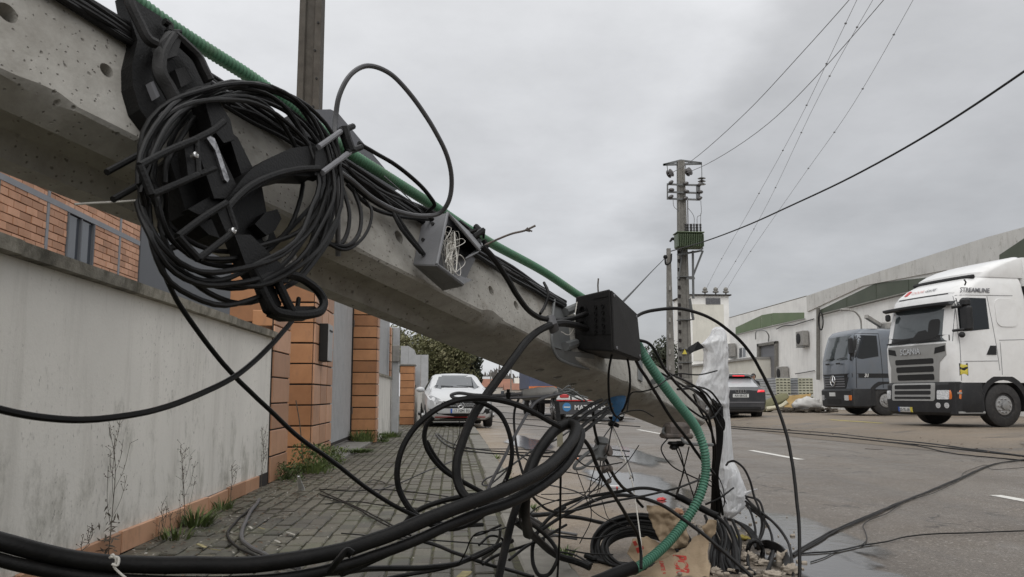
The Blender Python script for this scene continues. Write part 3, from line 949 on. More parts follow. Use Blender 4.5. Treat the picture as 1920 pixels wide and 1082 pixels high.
# dirty parapet band above the gables, standing 6 cm proud
mb = MB()
for a, b, z0a, z0b, z1a, z1b in ((46.72, 40.0, 5.50, 6.12, 6.40, 6.56), (40.0, 33.0, 6.12, 5.86, 6.56, 6.66), (33.0, 30.2, 5.86, 5.5, 6.66, 6.69), (30.2, 24, 5.5, 6.2, 6.69, 6.6)):
    mb.prism([V((FX - .12, a, z0a)), V((FX - .12, b, z0b)), V((FX - .12, b, z1b)), V((FX - .12, a, z1a))], V((.075, 0, 0)))
obj('parapet', mb, MT['whdirty'], parent=wh, smooth=False)
for y0, y1 in ((47, 60.7), (14, 46.6)):
    mb = MB(); mb.box((FX + .2, (y0 + y1) / 2, 6.43 if y0 > 40 else 6.2), (.4, y1 - y0, .05))
    if y0 > 40: obj('parapet_cap', mb, MT['coping'], parent=wh, smooth=False)
for pts in ([(1380, 627), (1380, 614), (1427, 592), (1427, 615)], [(1428, 615), (1428, 591), (1448, 587.5), (1448, 610)], [(1449, 609.5), (1449, 587), (1508, 586), (1508, 597)]):
    face(pts, MT['green'], 'gable_panel', wh)
for pts in ([(1536, 589.5), (1536, 583), (1590, 557), (1590, 577)], [(1591, 577), (1591, 556.5), (1645, 531), (1645, 564)], [(1646, 563.5), (1646, 531), (1706, 524), (1706, 549)], [(1707, 548.5), (1707, 524), (1790, 515), (1790, 528)]):
    face(pts, MT['greendark'], 'gable_panel', wh, .07, .03)
face([(1880, 496), (1880, 478), (1940, 438), (1940, 480)], MT['greendark'], 'gable_panel', wh, .13, .04)
def strip(p0, p1, m, name, r=.05, x=FX - .1):
    mb = MB(); mb.tube([V((x, WX(*p0, x).y, WX(*p0, x).z)), V((x, WX(*p1, x).y, WX(*p1, x).z))], r, 6); return obj(name, mb, m, parent=wh)
strip((1535, 591), (1860, 510), MT['conc'], 'ledge_pipe', .06, FX - .16)
strip((1380, 628), (1509, 598), MT['palegrey'], 'ledge_pipe', .04)
strip((1534, 712), (1534, 577), MT['conc'], 'downpipe', .1, FX - .2)
mb = MB(); c = WX(1539, 602, FX - .3)
mb.tube([c + V((0, math.cos(a) * .28, math.sin(a) * .48)) for a in [k * .4 for k in range(17)]], .035, 6); obj('cable_loop', mb, MT['cable'], parent=wh)
mb = MB(); mb.tube(smooth_path([WX(*p, FX - .12) for p in ((1456, 617), (1470, 611), (1487, 610), (1500, 606), (1526, 598))], 4), .028, 5); obj('wire', mb, MT['cable'], parent=wh)
mb = MB(); mb.tube(smooth_path([WX(*p, FX - .12) for p in ((1491, 701), (1505, 699), (1527, 695))], 4), .025, 5); obj('wire', mb, MT['cable'], parent=wh)
mb = MB(); mb.tube(smooth_path([WX(1417, 636, FX - .1), WX(1417, 624, FX - .3), WX(1421, 620, FX - .5), WX(1436, 621, FX - .5), WX(1441, 628, FX - .3), WX(1441, 640, FX - .1)], 4), .04, 6); obj('conduit_bracket', mb, MT['steel'], parent=wh)
# roller door
for q in ([(1424.5, 716), (1424.5, 645), (1427.5, 644.5), (1427.5, 716)], [(1457.5, 716), (1457.5, 640), (1460, 639.5), (1460, 716)], [(1424.5, 650), (1424.5, 645), (1460, 639.5), (1460, 644.5)]): face(q, MT['conc'], 'door_frame', wh, .2, .18)
d_ = face([(1428, 716), (1428, 650), (1457.5, 645), (1457.5, 716)], MT['doorgrey'], 'roller_door', wh, .03, .02)
a, b = WX(1428, 650, FX), WX(1457.5, 645, FX)
for k in range(14):
    z = .2 + k * .28
    mb = MB(); mb.box((FX - .035, (a.y + b.y) / 2, z), (.012, abs(a.y - b.y) * .98, .02)); obj('door_slat', mb, MT['greendark'] if False else MT['doorgrey'], parent=d_, smooth=False)
f = face([(1386.5, 673), (1386.5, 651.5), (1401, 649), (1401, 671)], MT['white_paint'], 'window', wh, .06, .05)
for q in ([(1388, 671), (1388, 653.5), (1393, 652.5), (1393, 670)], [(1394.5, 670), (1394.5, 652.5), (1399.5, 651.5), (1399.5, 669)]):
    face(q, MT['winglass'], 'pane', f, .072, .02)
def ac(px, py, w, h, label, x=FX):
    c = WX(px, py, x)
    t = thing('air_conditioner', label, 'air conditioner', (x - .2, c.y, c.z - h / 2), 'air conditioners on the warehouse wall')
    mb = MB(); mb.rbox((x - .24, c.y, c.z), (.36, w, h), .03); obj('casing', mb, MT['palegrey'], parent=t, smooth=False)
    mb = MB(); mb.lathe([(.0, 0), (h * .36, 0), (h * .36, .02), (h * .31, .03), (0, .03)], (x - .42, c.y + w * .12, c.z), (-1, 0, 0), 18); obj('fan_grille', mb, MT['black'], parent=t)
    mb = MB(); mb.box((x - .25, c.y - w * .3, c.z - h / 2 - .05), (.5, .05, .05)); mb.box((x - .25, c.y + w * .3, c.z - h / 2 - .05), (.5, .05, .05)); obj('bracket', mb, MT['steel'], parent=t, smooth=False)
ac(1376, 657, 1.25, .95, 'air conditioner high on the white wall left of the small white window', 19.95)
ac(1512, 635, 1.0, .85, 'air conditioner beside a louvred vent near the top of the white wall')
ac(1474, 700, 1.1, .8, 'lowest air conditioner, right of the grey roller door')
f = face([(1494, 649), (1494, 632), (1503, 630), (1503, 647)], MT['doorgrey'], 'louvre', wh, .05, .04)
# annex with ledge and tower
ax_ = thing('annex', 'low cream annex with a ledge below the white tower', 'annex', (21, 60, 0))
mb = MB(); mb.box((19.5, 61.3, 1.5), (1.0, 17, 3.2)); obj('wall', mb, MT['annex'], parent=ax_, smooth=False)
mb = MB(); mb.box((19.4, 61.3, 3.16), (1.1, 17.1, .14)); obj('ledge', mb, MT['palegrey'], parent=ax_, smooth=False)
mb = MB(); mb.box((18.985, 60.2, 1.9), (.05, 7.5, .34)); obj('vent_strip', mb, MT['black'], parent=ax_, smooth=False)
for k in range(14):
    mb = MB(); mb.box((18.95, 56.8 + k * .53, 1.9), (.05, .12, .34)); obj('vent_slat', mb, MT['palegrey'], parent=ax_, smooth=False)
tw = thing('tower', 'tall plain white transformer tower with a vent grille and three insulators on its roof', 'tower', (20.6, 70, 0))
mb = MB(); mb.box((20.65, 70.1, 4.4), (3.5, 4.2, 9.0)); obj('wall', mb, MT['whwall'], parent=tw, smooth=False)
mb = MB(); mb.box((20.65, 67.985, 5.9), (2.6, .03, 4.6)); obj('render_panel', mb, MT['annex'], parent=tw, smooth=False)
mb = MB(); mb.box((20.65, 70.0, 8.95), (3.8, 4.6, .1)); obj('roof_slab', mb, MT['grout'], parent=tw, smooth=False)
c = WY(1337, 565, 67.95)
for k in range(3):
    mb = MB(); mb.box((c.x + (k - 1) * .41, 67.95, c.z), (.39, .05, .5)); g_ = obj('vent_grille', mb, MT['doorgrey'], parent=tw, smooth=False)
    mb = MB()
    for j in range(5): mb.box((c.x + (k - 1) * .41, 67.92, c.z - .2 + j * .1), (.34, .02, .02))
    obj('vent_bars', mb, MT['grout'], parent=g_, smooth=False)
for px in (1322, 1342, 1361):
    c = WY(px, 551, 67.9); mb = MB(); mb.lathe([(.06, 0), (.06, .12), (.24, .16), (.24, .28), (.12, .34), (.2, .38), (.16, .52), (.05, .6)], V((c.x, 67.9, 9.0)), (0, 0, 1), 10)
    obj('insulator', mb, MT['conc'], parent=tw)
mb = MB(); mb.tube(smooth_path([WY(1374, 594, 67.8), WY(1370, 600, 67.7), WY(1368, 612, 67.7), WY(1370, 612, 67.7)], 4), .05, 6); obj('downpipe', mb, MT['steel'], parent=tw)

# ================================================================ utility poles and lines
MT['trafo'] = mat('transformer_green', (.075, .105, .055), .5, .12, 2, dirt=.3, dcol=(.12, .11, .08))
MT['galv'] = mat('dull_galvanised_steel', (.13, .135, .135), .6, .15, 6, dirt=.3)
MT['insul'] = mat('brown_insulator', (.05, .045, .043), .3, .1, 8, coat=.5)
MT['wire'] = mat('aluminium_wire', (.17, .17, .175), .6, .1, 8)
YP = 40.0
def P(px, py, dy=0): return WY(px, py, YP + dy)
tp = thing('transformer_pole', 'tall concrete pole carrying a green transformer and three tiers of insulators', 'utility pole', (10.75, YP, 0))
top = P(1276, 302); base = P(1285, 735)
mb = MB(); rings = []
for t in range(25):
    k = t / 24; c = base.lerp(top, k); c.z = -.1 + (top.z + .1) * k
    a = (.62 + (.33 - .62) * k) / 2; b_ = (.46 + (.26 - .46) * k) / 2
    pr = [(-a, -b_), (-a * .52, -b_), (-a * .42, -b_ * .66), (a * .42, -b_ * .66), (a * .52, -b_), (a, -b_), (a, b_), (-a, b_)]
    rings.append([V((c.x + p, YP + q, c.z)) for p, q in pr])
mb.loft(rings); obj('shaft', mb, MT['conc'], parent=tp, smooth=False)
for k in range(15):
    py = 705 - k * 16.5; c = P(1283 - (705 - py) * .02, py)
    mb = MB(); mb.box((c.x - .24 + .002 * k, YP - .225, c.z), (.12, .08, .16)); obj('step_notch', mb, MT['grout'], parent=tp, smooth=False)
for py in (520, 600, 655, 680):
    c = P(1283.5, py); mb = MB(); mb.box((c.x, YP, c.z), (.62, .56, .035)); obj('band', mb, MT['galv'], parent=tp, smooth=False)
mb = MB(); mb.prism([P(1284, 655, -.3), P(1279, 664, -.3), P(1288.5, 664, -.3)], V((0, .02, 0))); obj('warning_sign', mb, MT['yellow'], parent=tp, smooth=False)
mb = MB()
for a, b in (((1243.5, 309), (1276, 301)), ((1276, 301), (1315.5, 306)), ((1243.5, 309), (1315.5, 307))): mb.bar(P(*a), P(*b), .09)
obj('crossarm', mb, MT['galv'], parent=tp, smooth=False)
mb = MB()
for y_ in (345.5, 360, 372.5): mb.bar(P(1251, y_, -.2), P(1312, y_ + 2, -.2), .08)
mb.bar(P(1251.5, 344, -.2), P(1251.5, 374, -.2), .06); mb.bar(P(1307, 346, -.2), P(1307, 376, -.2), .08); mb.bar(P(1311, 346, -.2), P(1311, 376, -.2), .08)
obj('insulator_frame', mb, MT['galv'], parent=tp, smooth=False)
def disc(c, r, ax, n=2):
    mb = MB(); pr = []
    for k in range(n):
        h = k * r * .75
        pr += [(r * .22, h), (r * .95, h + .02), (r, h + r * .16), (r * .4, h + r * .45), (r * .2, h + r * .55)]
    mb.lathe(pr, c, ax, 14); return mb
for px, py, ax in ((1253, 327, (.5, -.6, .2)), (1288, 324, (.5, -.75, .2))):
    obj('insulator', disc(P(px, py), .21, ax, 2), MT['insul'], parent=tp)
    mb = MB(); mb.cyl(P(px - 3 if px < 1270 else px - 4, 307), P(px, py), .02, sides=5); obj('hanger', mb, MT['galv'], parent=tp)
obj('insulator', disc(P(1316, 347), .2, (0, 0, 1), 3), MT['insul'], parent=tp)
mb = MB(); mb.cyl(P(1315.5, 306), P(1316, 335), .02, sides=5); obj('hanger', mb, MT['galv'], parent=tp)
for px, py, t in ((1258, 342, .6), (1286, 344, .3), (1312, 346, .5), (1259, 356, 0), (1287, 359, 0), (1313, 360, 0), (1258, 369, .5), (1285, 372, .4), (1312, 372, .5)):
    mb = MB(); mb.ball(P(px, py, -.25), .12, 10, 7, (1.25, .9, .75), Matrix.Rotation(-t, 3, 'Y')); obj('fuse_insulator', mb, MT['insul'], parent=tp)
tr = MB(); c0, c1 = P(1269.5, 463, -1.1), P(1320, 437, -1.1)
tr.rbox(((c0.x + c1.x) / 2, YP - .75, (c0.z + c1.z) / 2), (c1.x - c0.x - .06, .62, c1.z - c0.z), .04)
tk = obj('transformer_tank', tr, MT['trafo'], parent=tp, smooth=False)
for k in range(15):
    x = c0.x + .05 + k * (c1.x - c0.x - .1) / 14
    mb = MB(); mb.box((x, YP - 1.12, (c0.z + c1.z) / 2 - .01), (.025, .14, (c1.z - c0.z) * .88)); obj('cooling_fin', mb, MT['trafo'], parent=tk, smooth=False)
mb = MB(); mb.rbox(((c0.x + c1.x) / 2, YP - .78, c1.z + .03), (c1.x - c0.x + .02, .8, .06), .02); obj('tank_lid', mb, MT['trafo'], parent=tk, smooth=False)
for px, r in ((1286, .06), (1290, .055), (1296, .07), (1301.5, .05), (1307, .07), (1313.5, .055)):
    c = P(px, 436, -.9); mb = MB(); pr = []
    for k in range(6): pr += [(r * .7, k * .075), (r * 1.4, k * .075 + .02), (r * .7, k * .075 + .05)]
    mb.lathe(pr, c, (0, 0, 1), 8); obj('bushing', mb, MT['insul'], parent=tk)
mb = MB()
for a, b in (((1268, 466), (1318, 466)), ((1318, 470), (1298, 521)), ((1270, 478), (1316, 470)), ((1288, 522), (1302, 522)), ((1299, 470), (1300, 560)), ((1293, 560), (1300, 600))): mb.bar(P(*a, -.5), P(*b, -.35), .09)
mb.bar(P(1280, 466, -.2), P(1272, 524, -.3), .06)
obj('support_bracket', mb, MT['galv'], parent=tp, smooth=False)
mb = MB()
for k in range(2): mb.tube(smooth_path([P(1268, 448 + k * 2), P(1260, 447 + k * 2), P(1255 - k * 2 + 3, 452 + k)], 4), .05, 6)
obj('cable_hook', mb, MT['cable'], parent=tp)
mb = MB()
mb.tube(smooth_path([P(1289, 373, -.3), P(1289.5, 400, -.4), P(1290, 420, -.7)], 4), .035, 6)
for a in ([(1262, 375), (1264, 388), (1274, 396)], [(1290, 390), (1298, 400), (1301.5, 408), (1301.5, 420)], [(1314, 376), (1314, 403), (1308, 406), (1307, 420)], [(1314, 400), (1313.5, 420)]):
    mb.tube(smooth_path([P(*q, -.6) for q in a], 4), .014, 4)
obj('jumper_wire', mb, MT['wire'], parent=tp)
mb = MB(); mb.rbox(P(1287, 714, -.4), (.5, .3, .2), .03); obj('pole_base', mb, MT['conc'], parent=tp, smooth=False)
sp = thing('concrete_pole', 'slender grey concrete pole standing in front of the transformer pole', 'utility pole', (9.6, 37.5, 0))
t0, b0 = WY(1253.5, 466, 37.5), WY(1258, 735, 37.5)
mb = MB(); rings = []
for k in range(6):
    q = k / 5; c = b0.lerp(t0, q); a = (.36 + (.16 - .36) * q) / 2
    rings.append([V((c.x + i * a, 37.5 + j * a, -.1 + (t0.z + .1) * q)) for i, j in ((-1, -1), (1, -1), (1, 1), (-1, 1))])
mb.loft(rings); obj('shaft', mb, MT['conc'], parent=sp, smooth=False)
for k in range(6):
    c = WY(1256, 690 - k * 30, 37.3); mb = MB(); mb.box((c.x, 37.34, c.z), (.07, .12, .2)); obj('hole', mb, MT['palegrey'], parent=sp, smooth=False)
mb = MB(); mb.tube(smooth_path([WY(1259, 476, 37.3), WY(1257, 492, 37.2), WY(1249, 496, 37.2), WY(1247, 484, 37.2)], 5), .04, 6); mb.ball(WY(1247.5, 482, 37.2), .1)
obj('cable_clamp', mb, MT['cable'], parent=sp)
def wire(name, label, cat, pts, r, group=None, m='cable', step=6):
    mb = MB(); mb.tube(smooth_path([W(*p) for p in pts], step), r, 6)
    return obj(name, mb, MT[m], label=label, cat=cat, group=group)
wire('overhead_cable', 'thick black overhead cable climbing from the slender pole to the upper right', 'cable', [(1258, 471, 37.6), (1320, 453, 33.3), (1400, 423, 28.6), (1480, 387, 25.1), (1600, 330, 21.3), (1750, 246, 17.9), (1920, 134, 15), (2200, -70, 11.5)], .023)
wire('overhead_cable', 'black cable dropping from the slender pole down behind the black junction box', 'cable', [(1247, 484, 37.2), (1225, 506, 26), (1190, 543, 14), (1160, 574, 8.5), (1135, 600, 5.6)], [.028] * 24 + [.016] * 1, step=6) if False else wire('overhead_cable', 'black cable dropping from the slender pole down behind the black junction box', 'cable', [(1247, 484, 37.2), (1225, 506, 26), (1190, 543, 14), (1160, 574, 8.5), (1135, 600, 5.6)], .014)
gl = 'thin overhead lines crossing the grey sky'
wire('power_line', 'thin line rising from the left end of the transformer pole top', 'power line', [(1253, 328, 40), (1296, 302, 38), (1400, 210, 33), (1500, 103, 29), (1592, 0, 26), (1650, -70, 24)], .013, gl, 'wire')
wire('power_line', 'thin line with small clamps rising from the middle of the transformer pole top', 'power line', [(1288, 324, 40), (1325, 308, 39), (1440, 232, 33), (1545, 128, 29), (1655, 2, 26), (1720, -75, 24)], .013, gl, 'wire')
for q, (pts, lab) in enumerate((([(1322, 546, 67), (1345, 500, 62), (1410, 386, 51), (1500, 222, 40), (1575, 66, 33), (1640, -70, 28)], 'first of three faint lines, running up from the left insulator of the tower roof'),
             ([(1342, 546, 67), (1370, 505, 62), (1440, 380, 51), (1540, 172, 39), (1640, -6, 32), (1690, -90, 29)], 'second of three faint lines, running up from the middle insulator of the tower roof'),
             ([(1361, 546, 67), (1395, 490, 60), (1500, 338, 47), (1600, 195, 38), (1712, 0, 31), (1760, -90, 28)], 'third of three faint lines, running up from the right insulator of the tower roof'))):
    wire('power_line', lab, 'power line', pts, .010, gl, 'wire')
    sp_ = smooth_path([W(*p) for p in pts], 6)
    mb = MB()
    for p in sp_[7:-3:3]: mb.ball(p, .055, 6, 4, (1, 1, .7))
    o = obj('clamps', mb, MT['wire'], parent=[x for x in COL.objects if x.name.startswith('power_line')][-1])

# ================================================================ trees, far houses
MT['leaf'] = None
def m_leaf(name, lo, mid, hi):
    m = NT(name); w = m.world()
    c = m.ramp(m.noise(1.7, 3, .6, w), [(.3, lo), (.5, mid), (.72, hi)])
    c = m.mix(1.0, c, m.ramp(m.noise(23, 2, .5, w), [(.3, (.55,) * 3), (.7, (1.35,) * 3)]), 'MULTIPLY')
    m.col(c); m.set(Roughness=.7); return m.m
MT['leaf_ivy'] = m_leaf('ivy_leaf', (.075, .078, .028), (.14, .14, .062), (.26, .235, .14))
MT['leaf_dark'] = m_leaf('dark_leaf', (.022, .028, .016), (.04, .048, .026), (.07, .078, .05))
MT['leaf_bare'] = m_leaf('bare_twig', (.085, .078, .07), (.12, .11, .10), (.15, .14, .13))
MT['bark'] = mat('bark', (.07, .058, .045), .9, .3, 8)
def tree(label, c, rad, n, ls, m, trunk_r=.16, group=None, name='tree', lumps=9, zlow=0):
    t = thing(name, label, 'tree', (c[0], c[1], 0), group)
    mb = MB()
    R = random.Random(int(c[0] * 31 + c[1] * 17))
    mb.tube([V((c[0], c[1], -.1)), V((c[0] + .1, c[1], c[2] * .5)), V((c[0], c[1], c[2]))], [trunk_r, trunk_r * .75, trunk_r * .4], 7)
    L = []
    for k in range(lumps):
        u = V((R.gauss(0, 1), R.gauss(0, 1), R.gauss(0, 1))).normalized() * R.uniform(.35, .8)
        q = V((c[0] + u.x * rad[0], c[1] + u.y * rad[1], c[2] + u.z * rad[2])); L.append((q, R.uniform(.3, .55)))
        mb.tube(smooth_path([V((c[0], c[1], c[2] * .55)), V((c[0], c[1], c[2])).lerp(q, .5) + V((0, 0, .1)), q], 3), [trunk_r * .45 * (1 - i / 7) + .01 for i in range(7)], 5)
    obj('trunk', mb, MT['bark'], parent=t)
    mb = MB()
    for k in range(n):
        q, s = L[k % lumps]
        u = V((R.gauss(0, 1), R.gauss(0, 1), R.gauss(0, 1))).normalized() * (R.random() ** .45)
        p = q + V((u.x * rad[0] * s, u.y * rad[1] * s, u.z * rad[2] * s)) * (1 + .35 * noise.noise(q + u * 2))
        if p.z < zlow: continue
        nrm = V((R.gauss(0, 1), R.gauss(0, 1), R.gauss(.5, 1))).normalized()
        e = nrm.orthogonal().normalized(); f_ = nrm.cross(e); a = ls * R.uniform(.6, 1.4)
        mb.add([p - e * a * .5, p + f_ * a * .28, p + e * a * .6, p - f_ * a * .28], [(0, 1, 2, 3)])
    obj('crown', mb, m, parent=t, smooth=False)
    return t
tree('bushy ivy covered hedge tree rising behind the white car', (-.9, 41, 2.35), (2.1, 2.6, 2.0), 22000, .13, MT['leaf_ivy'], name='hedge_tree', lumps=22)
tree('dark tree behind the ivy covered hedge tree, by its right edge', (.75, 44, 2.0), (1.0, 1.5, 1.4), 3500, .17, MT['leaf_dark'], lumps=9)
tree('tall ivy tree at the far left of the hedge, above the slanted grey screen', (-2.6, 38, 2.6), (1.3, 1.4, 1.5), 8000, .12, MT['leaf_ivy'], lumps=10)
tree('round dark green tree behind the slender concrete pole', (15.1, 62, 3.1), (1.9, 2, 1.9), 5200, .22, MT['leaf_dark'], .2, lumps=14)
tree('dark tree at the foot of the transformer pole', (13.0, 56, 1.9), (1.3, 1.6, 1.5), 2400, .2, MT['leaf_dark'], .15, lumps=9)
mb = MB(); R = random.Random(5)
for k in range(9000):
    x = R.uniform(-10, 36); y = R.uniform(205, 260)
    hgt = 5.2 + 2.2 * noise.noise(V((x * .13, 4, 1))) + 1.5 * noise.noise(V((x * .5, 7, 1)))
    z = R.random() ** .8 * hgt
    p = V((x, y, z - .1)); a = R.uniform(.5, 1.2)
    mb.add([p, p + V((a * .5, 0, a * .2)), p + V((R.uniform(-.3, .3), 0, a * 1.2))], [(0, 1, 2)])
obj('treeline', mb, MT['leaf_bare'], smooth=False, label='far line of grey bare trees at the end of the street', cat='treeline', kind='stuff')
MT['roof'] = mat('orange_roof_tile', (.24, .11, .07), .8, .2, .6)
MT['house'] = mat('house_render', (.5, .47, .42), .85, .1, .4)
def house(x, y, w, h, label, rm='roof', wm='house'):
    t = thing('house', label, 'house', (x, y, 0), 'far houses at the end of the street')
    mb = MB(); mb.box((x, y, h * .3), (w, 6, h * .64)); obj('wall', mb, MT[wm], parent=t, smooth=False)
    mb = MB(); mb.prism([V((x - w / 2 - .3, y - 3.3, h * .6)), V((x - w / 2 - .3, y + 3.3, h * .6)), V((x - w / 2 - .3, y, h))], V((w + .6, 0, 0))); obj('roof', mb, MT[rm], parent=t, smooth=False)
    for k in range(2):
        mb = MB(); mb.box((x - w * .25 + k * w * .5, y - 3.01, h * .3), (.9, .05, 1.0)); obj('window', mb, MT['winglass'], parent=t, smooth=False)
house(8.2, 175, 7, 4.2, 'far orange roofed house just beside the white car')
house(12.6, 168, 5, 3.2, 'low far house with a long orange roof in front of the bare trees')
house(15.6, 185, 4.5, 4.6, 'pale far house at the end of the street', 'house', 'house')
house(6.2, 190, 4, 5.0, 'grey far shed behind the white car', 'greysheet', 'greysheet')
house(17.5, 160, 5, 3.6, 'far orange roofed house beside the blue lorry')
for x, y, h, r, lab in ((7.7, 115, 4.6, .09, 'thin far pole left of the orange roofs'), (5.1, 62, 2.9, .1, 'pale far post beside the blue lorry'), (5.55, 64, 2.8, .06, 'thin dark far post next to the pale far post'), (2.6, 60, 2.6, .06, 'grey far post just behind the hedge tree')):
    mb = MB(); mb.cyl((x, y, -.1), (x, y, h), r, r * .7, 8)
    obj('far_pole', mb, MT['conc'], label=lab, cat='pole', group='far poles along the street')

# ================================================================ stacked packs and the rubbish heap
MT['cream'] = mat('cream_plastic', (.47, .47, .36), .6, .06, 5, rnd=.05)
MT['wrap'] = mat('grey_wrapped_plastic', (.38, .39, .40), .4, .15, 3, .3, 15)
def pack(label, x, y, z, w, L, layers, lh=.135):
    t = thing('panel_pack', label, 'panel stack', (x + w / 2, y + L / 2, z), 'packs of hollow cream panels beside the warehouse')
    for k in range(layers):
        zz = z + .03 + (k + .5) * lh
        mb = MB(); mb.rbox((x + w / 2, y + L / 2, zz), (w, L, lh - .03), .008); l_ = obj('panel', mb, MT['wrap'], parent=t, smooth=False)
        mb = MB(); mb.rbox((x + w / 2, y - .012, zz), (w - .01, .02, lh - .008), .004); e_ = obj('end_cap', mb, MT['cream'], parent=l_, smooth=False)
        mb = MB()
        for j in range(4): mb.box((x + w * (.125 + .25 * j), y - .024, zz - .01), (w * .16, .012, lh * .34))
        obj('slots', mb, MT['grout'], parent=l_, smooth=False, kind='stuff')
    mb = MB(); mb.rbox((x + w / 2, y + L / 2, z + .04 + layers * lh), (w, L, .02), .006); obj('top_sheet', mb, MT['wrap'], parent=t, smooth=False)
    mb = MB(); mb.box((x + .1, y + L / 2, z + .015), (.1, L, .03)); mb.box((x + w - .1, y + L / 2, z + .015), (.1, L, .03)); obj('bearer', mb, MT['bark'], parent=t, smooth=False)
pack('lower pack of cream panels nearer the dark car', 16.1, 42, .08, .76, 3.3, 5)
pack('upper pack of cream panels nearer the dark car, on top of another', 16.1, 42, .83, .76, 3.3, 6)
pack('lower pack of cream panels next to the silver lorry', 17.25, 42, .08, .76, 3.3, 5)
pack('upper pack of cream panels next to the silver lorry, on top of another', 17.25, 42, .83, .76, 3.3, 6)
MT['foam'] = mat('olive_foam', (.145, .14, .075), .8, .15, 3); MT['foamcream'] = mat('cream_foam', (.5, .47, .35), .8, .1, 3)
MT['card'] = mat('ochre_board', (.33, .22, .085), .8, .2, 2.5); MT['bagw'] = mat('white_plastic_bag', (.5, .49, .47), .45, .15, 3, .5, 9)
mb = MB(); mb.tube(smooth_path([W(1428, 768, 38), W(1447, 758, 38), W(1462, 752, 38), W(1477, 744, 38)], 5), [.26, .3, .36, .4, .4, .4, .42, .42, .44, .44, .44, .42, .42, .4, .36, .3], 10, flat=.7); obj('foam_roll', mb, MT['foam'], label='olive foam roll slumped on the rubbish heap by the dark car', cat='foam roll')
mb = MB(); mb.tube(smooth_path([W(1437, 767, 37.4), W(1450, 765, 37.4), W(1465, 762, 37.4), W(1476, 754, 37.4)], 5), .14, 8, flat=.7); obj('foam_strip', mb, MT['foamcream'], label='bent cream foam strip under the olive roll', cat='foam strip')
mb = MB(); v0 = [W(1478, 742, 37.8), W(1500, 740, 37.6), W(1521, 738, 37.2), W(1517, 754, 37), W(1497, 768, 36.8), W(1468, 771, 37)]
mb.prism(v0, V((.02, .1, -.06))); obj('board', mb, MT['card'], label='ochre board sheet leaning on the rubbish heap', cat='board', smooth=False)
def lump(name, label, cat, c, r, sc, m, seed, amp=.35, freq=2.2, rings=14, sides=20, **kw):
    mb = MB(); mb.ball(c, r, sides, rings, sc)
    cc = V(c)
    mb.v = [cc + (p - cc) * (1 + amp * noise.noise((p - cc) * freq / r + V((seed, 0, 0))) + amp * .5 * noise.noise((p - cc) * freq * 2.7 / r + V((0, seed, 0)))) for p in mb.v]
    return obj(name, mb, m, label=label, cat=cat, smooth=True, **kw)
lump('rubbish_bag', 'crumpled white plastic bag on the rubbish heap before the cream panels', 'bag', W(1513, 758, 36.5), .42, (1.4, .9, .7), MT['bagw'], 3.3)
lump('rubbish_bag', 'small grey plastic bag at the foot of the silver lorry', 'bag', W(1541, 771, 36.5), .16, (2.2, 1, .5), MT['bagw'], 8.3)
mb = MB(); R = random.Random(11)
for k in range(60):
    mb.rbox(W(R.uniform(1462, 1560), R.uniform(766, 772), R.uniform(35.8, 37.5)), (R.uniform(.1, .7), R.uniform(.05, .2), R.uniform(.03, .12)), .01, Matrix.Rotation(R.uniform(0, 3), 3, 'Z') @ Matrix.Rotation(R.gauss(0, .2), 3, 'X'))
obj('rubble', mb, MT['bark'], kind='stuff', label='dark broken timber and rubble along the foot of the heap', cat='rubble', smooth=False)
# ================================================================ vehicles
def frame_at(px, py, z, heading, local):
    """matrix that sets the local point on the ground seen at a pixel"""
    h = V((heading[0], heading[1], 0)).normalized(); l = V((-h.y, h.x, 0))
    R = Matrix((h, l, V((0, 0, 1)))).transposed()
    p = G(px, py, z); o = p - R @ V((local[0], local[1], 0)); o.z = z
    return Matrix.Translation(o) @ R.to_4x4()
def cab_ring(z, xf, xb, hw, rf=.25, rb=.1, bow=.08, n=6):
    pts = []
    def arc(cx_, cy_, r, a0, a1):
        for k in range(n + 1):
            a = math.radians(a0 + (a1 - a0) * k / n); pts.append([cx_ + r * math.cos(a), cy_ + r * math.sin(a)])
    arc(xf - rf, -hw + rf, rf, -90, 0)
    for k in range(1, 6):
        y = (-hw + rf) + (2 * hw - 2 * rf) * k / 6; pts.append([xf, y])
    arc(xf - rf, hw - rf, rf, 0, 90); arc(xb + rb, hw - rb, rb, 90, 180); arc(xb + rb, -hw + rb, rb, 180, 270)
    return [V((x - (bow * (y / hw) ** 2 if x > xf - rf * 1.01 else 0), y, z)) for x, y in pts]
def wheel(parent, T, c, r, w, rim='rim', out_=1, dual=False, name='wheel', bolts=10, hub=.5):
    mb = MB(T); h = w / 2
    mb.lathe([(r * .55, -h), (r * .9, -h), (r * .985, -h * .8), (r, -h * .3), (r, h * .3), (r * .985, h * .8), (r * .9, h), (r * .58, h), (r * .55, h * .8)], c, (0, 1, 0), 32)
    t = obj(name, mb, MT['tyre'], parent=parent)
    mb = MB(T); c2 = V(c) + V((0, out_ * h * .55, 0))
    mb.lathe([(r * .58, 0), (r * .56, out_ * 0 + .02), (r * .5, -.03), (r * hub, -.03), (r * (hub - .06), .06), (r * .2, .07), (r * .19, .12), (.01, .13)], c2, (0, out_, 0), 28)
    obj('rim', mb, MT[rim], parent=t)
    if bolts:
        mb = MB(T)
        for k in range(bolts):
            a = 2 * math.pi * k / bolts
            q = c2 + V((math.cos(a) * r * .32, out_ * .06, math.sin(a) * r * .32)); mb.cyl(q, q + V((0, out_ * .045, 0)), r * .042, sides=6)
        obj('wheel_nuts', mb, MT['chrome'], parent=t)
    return t
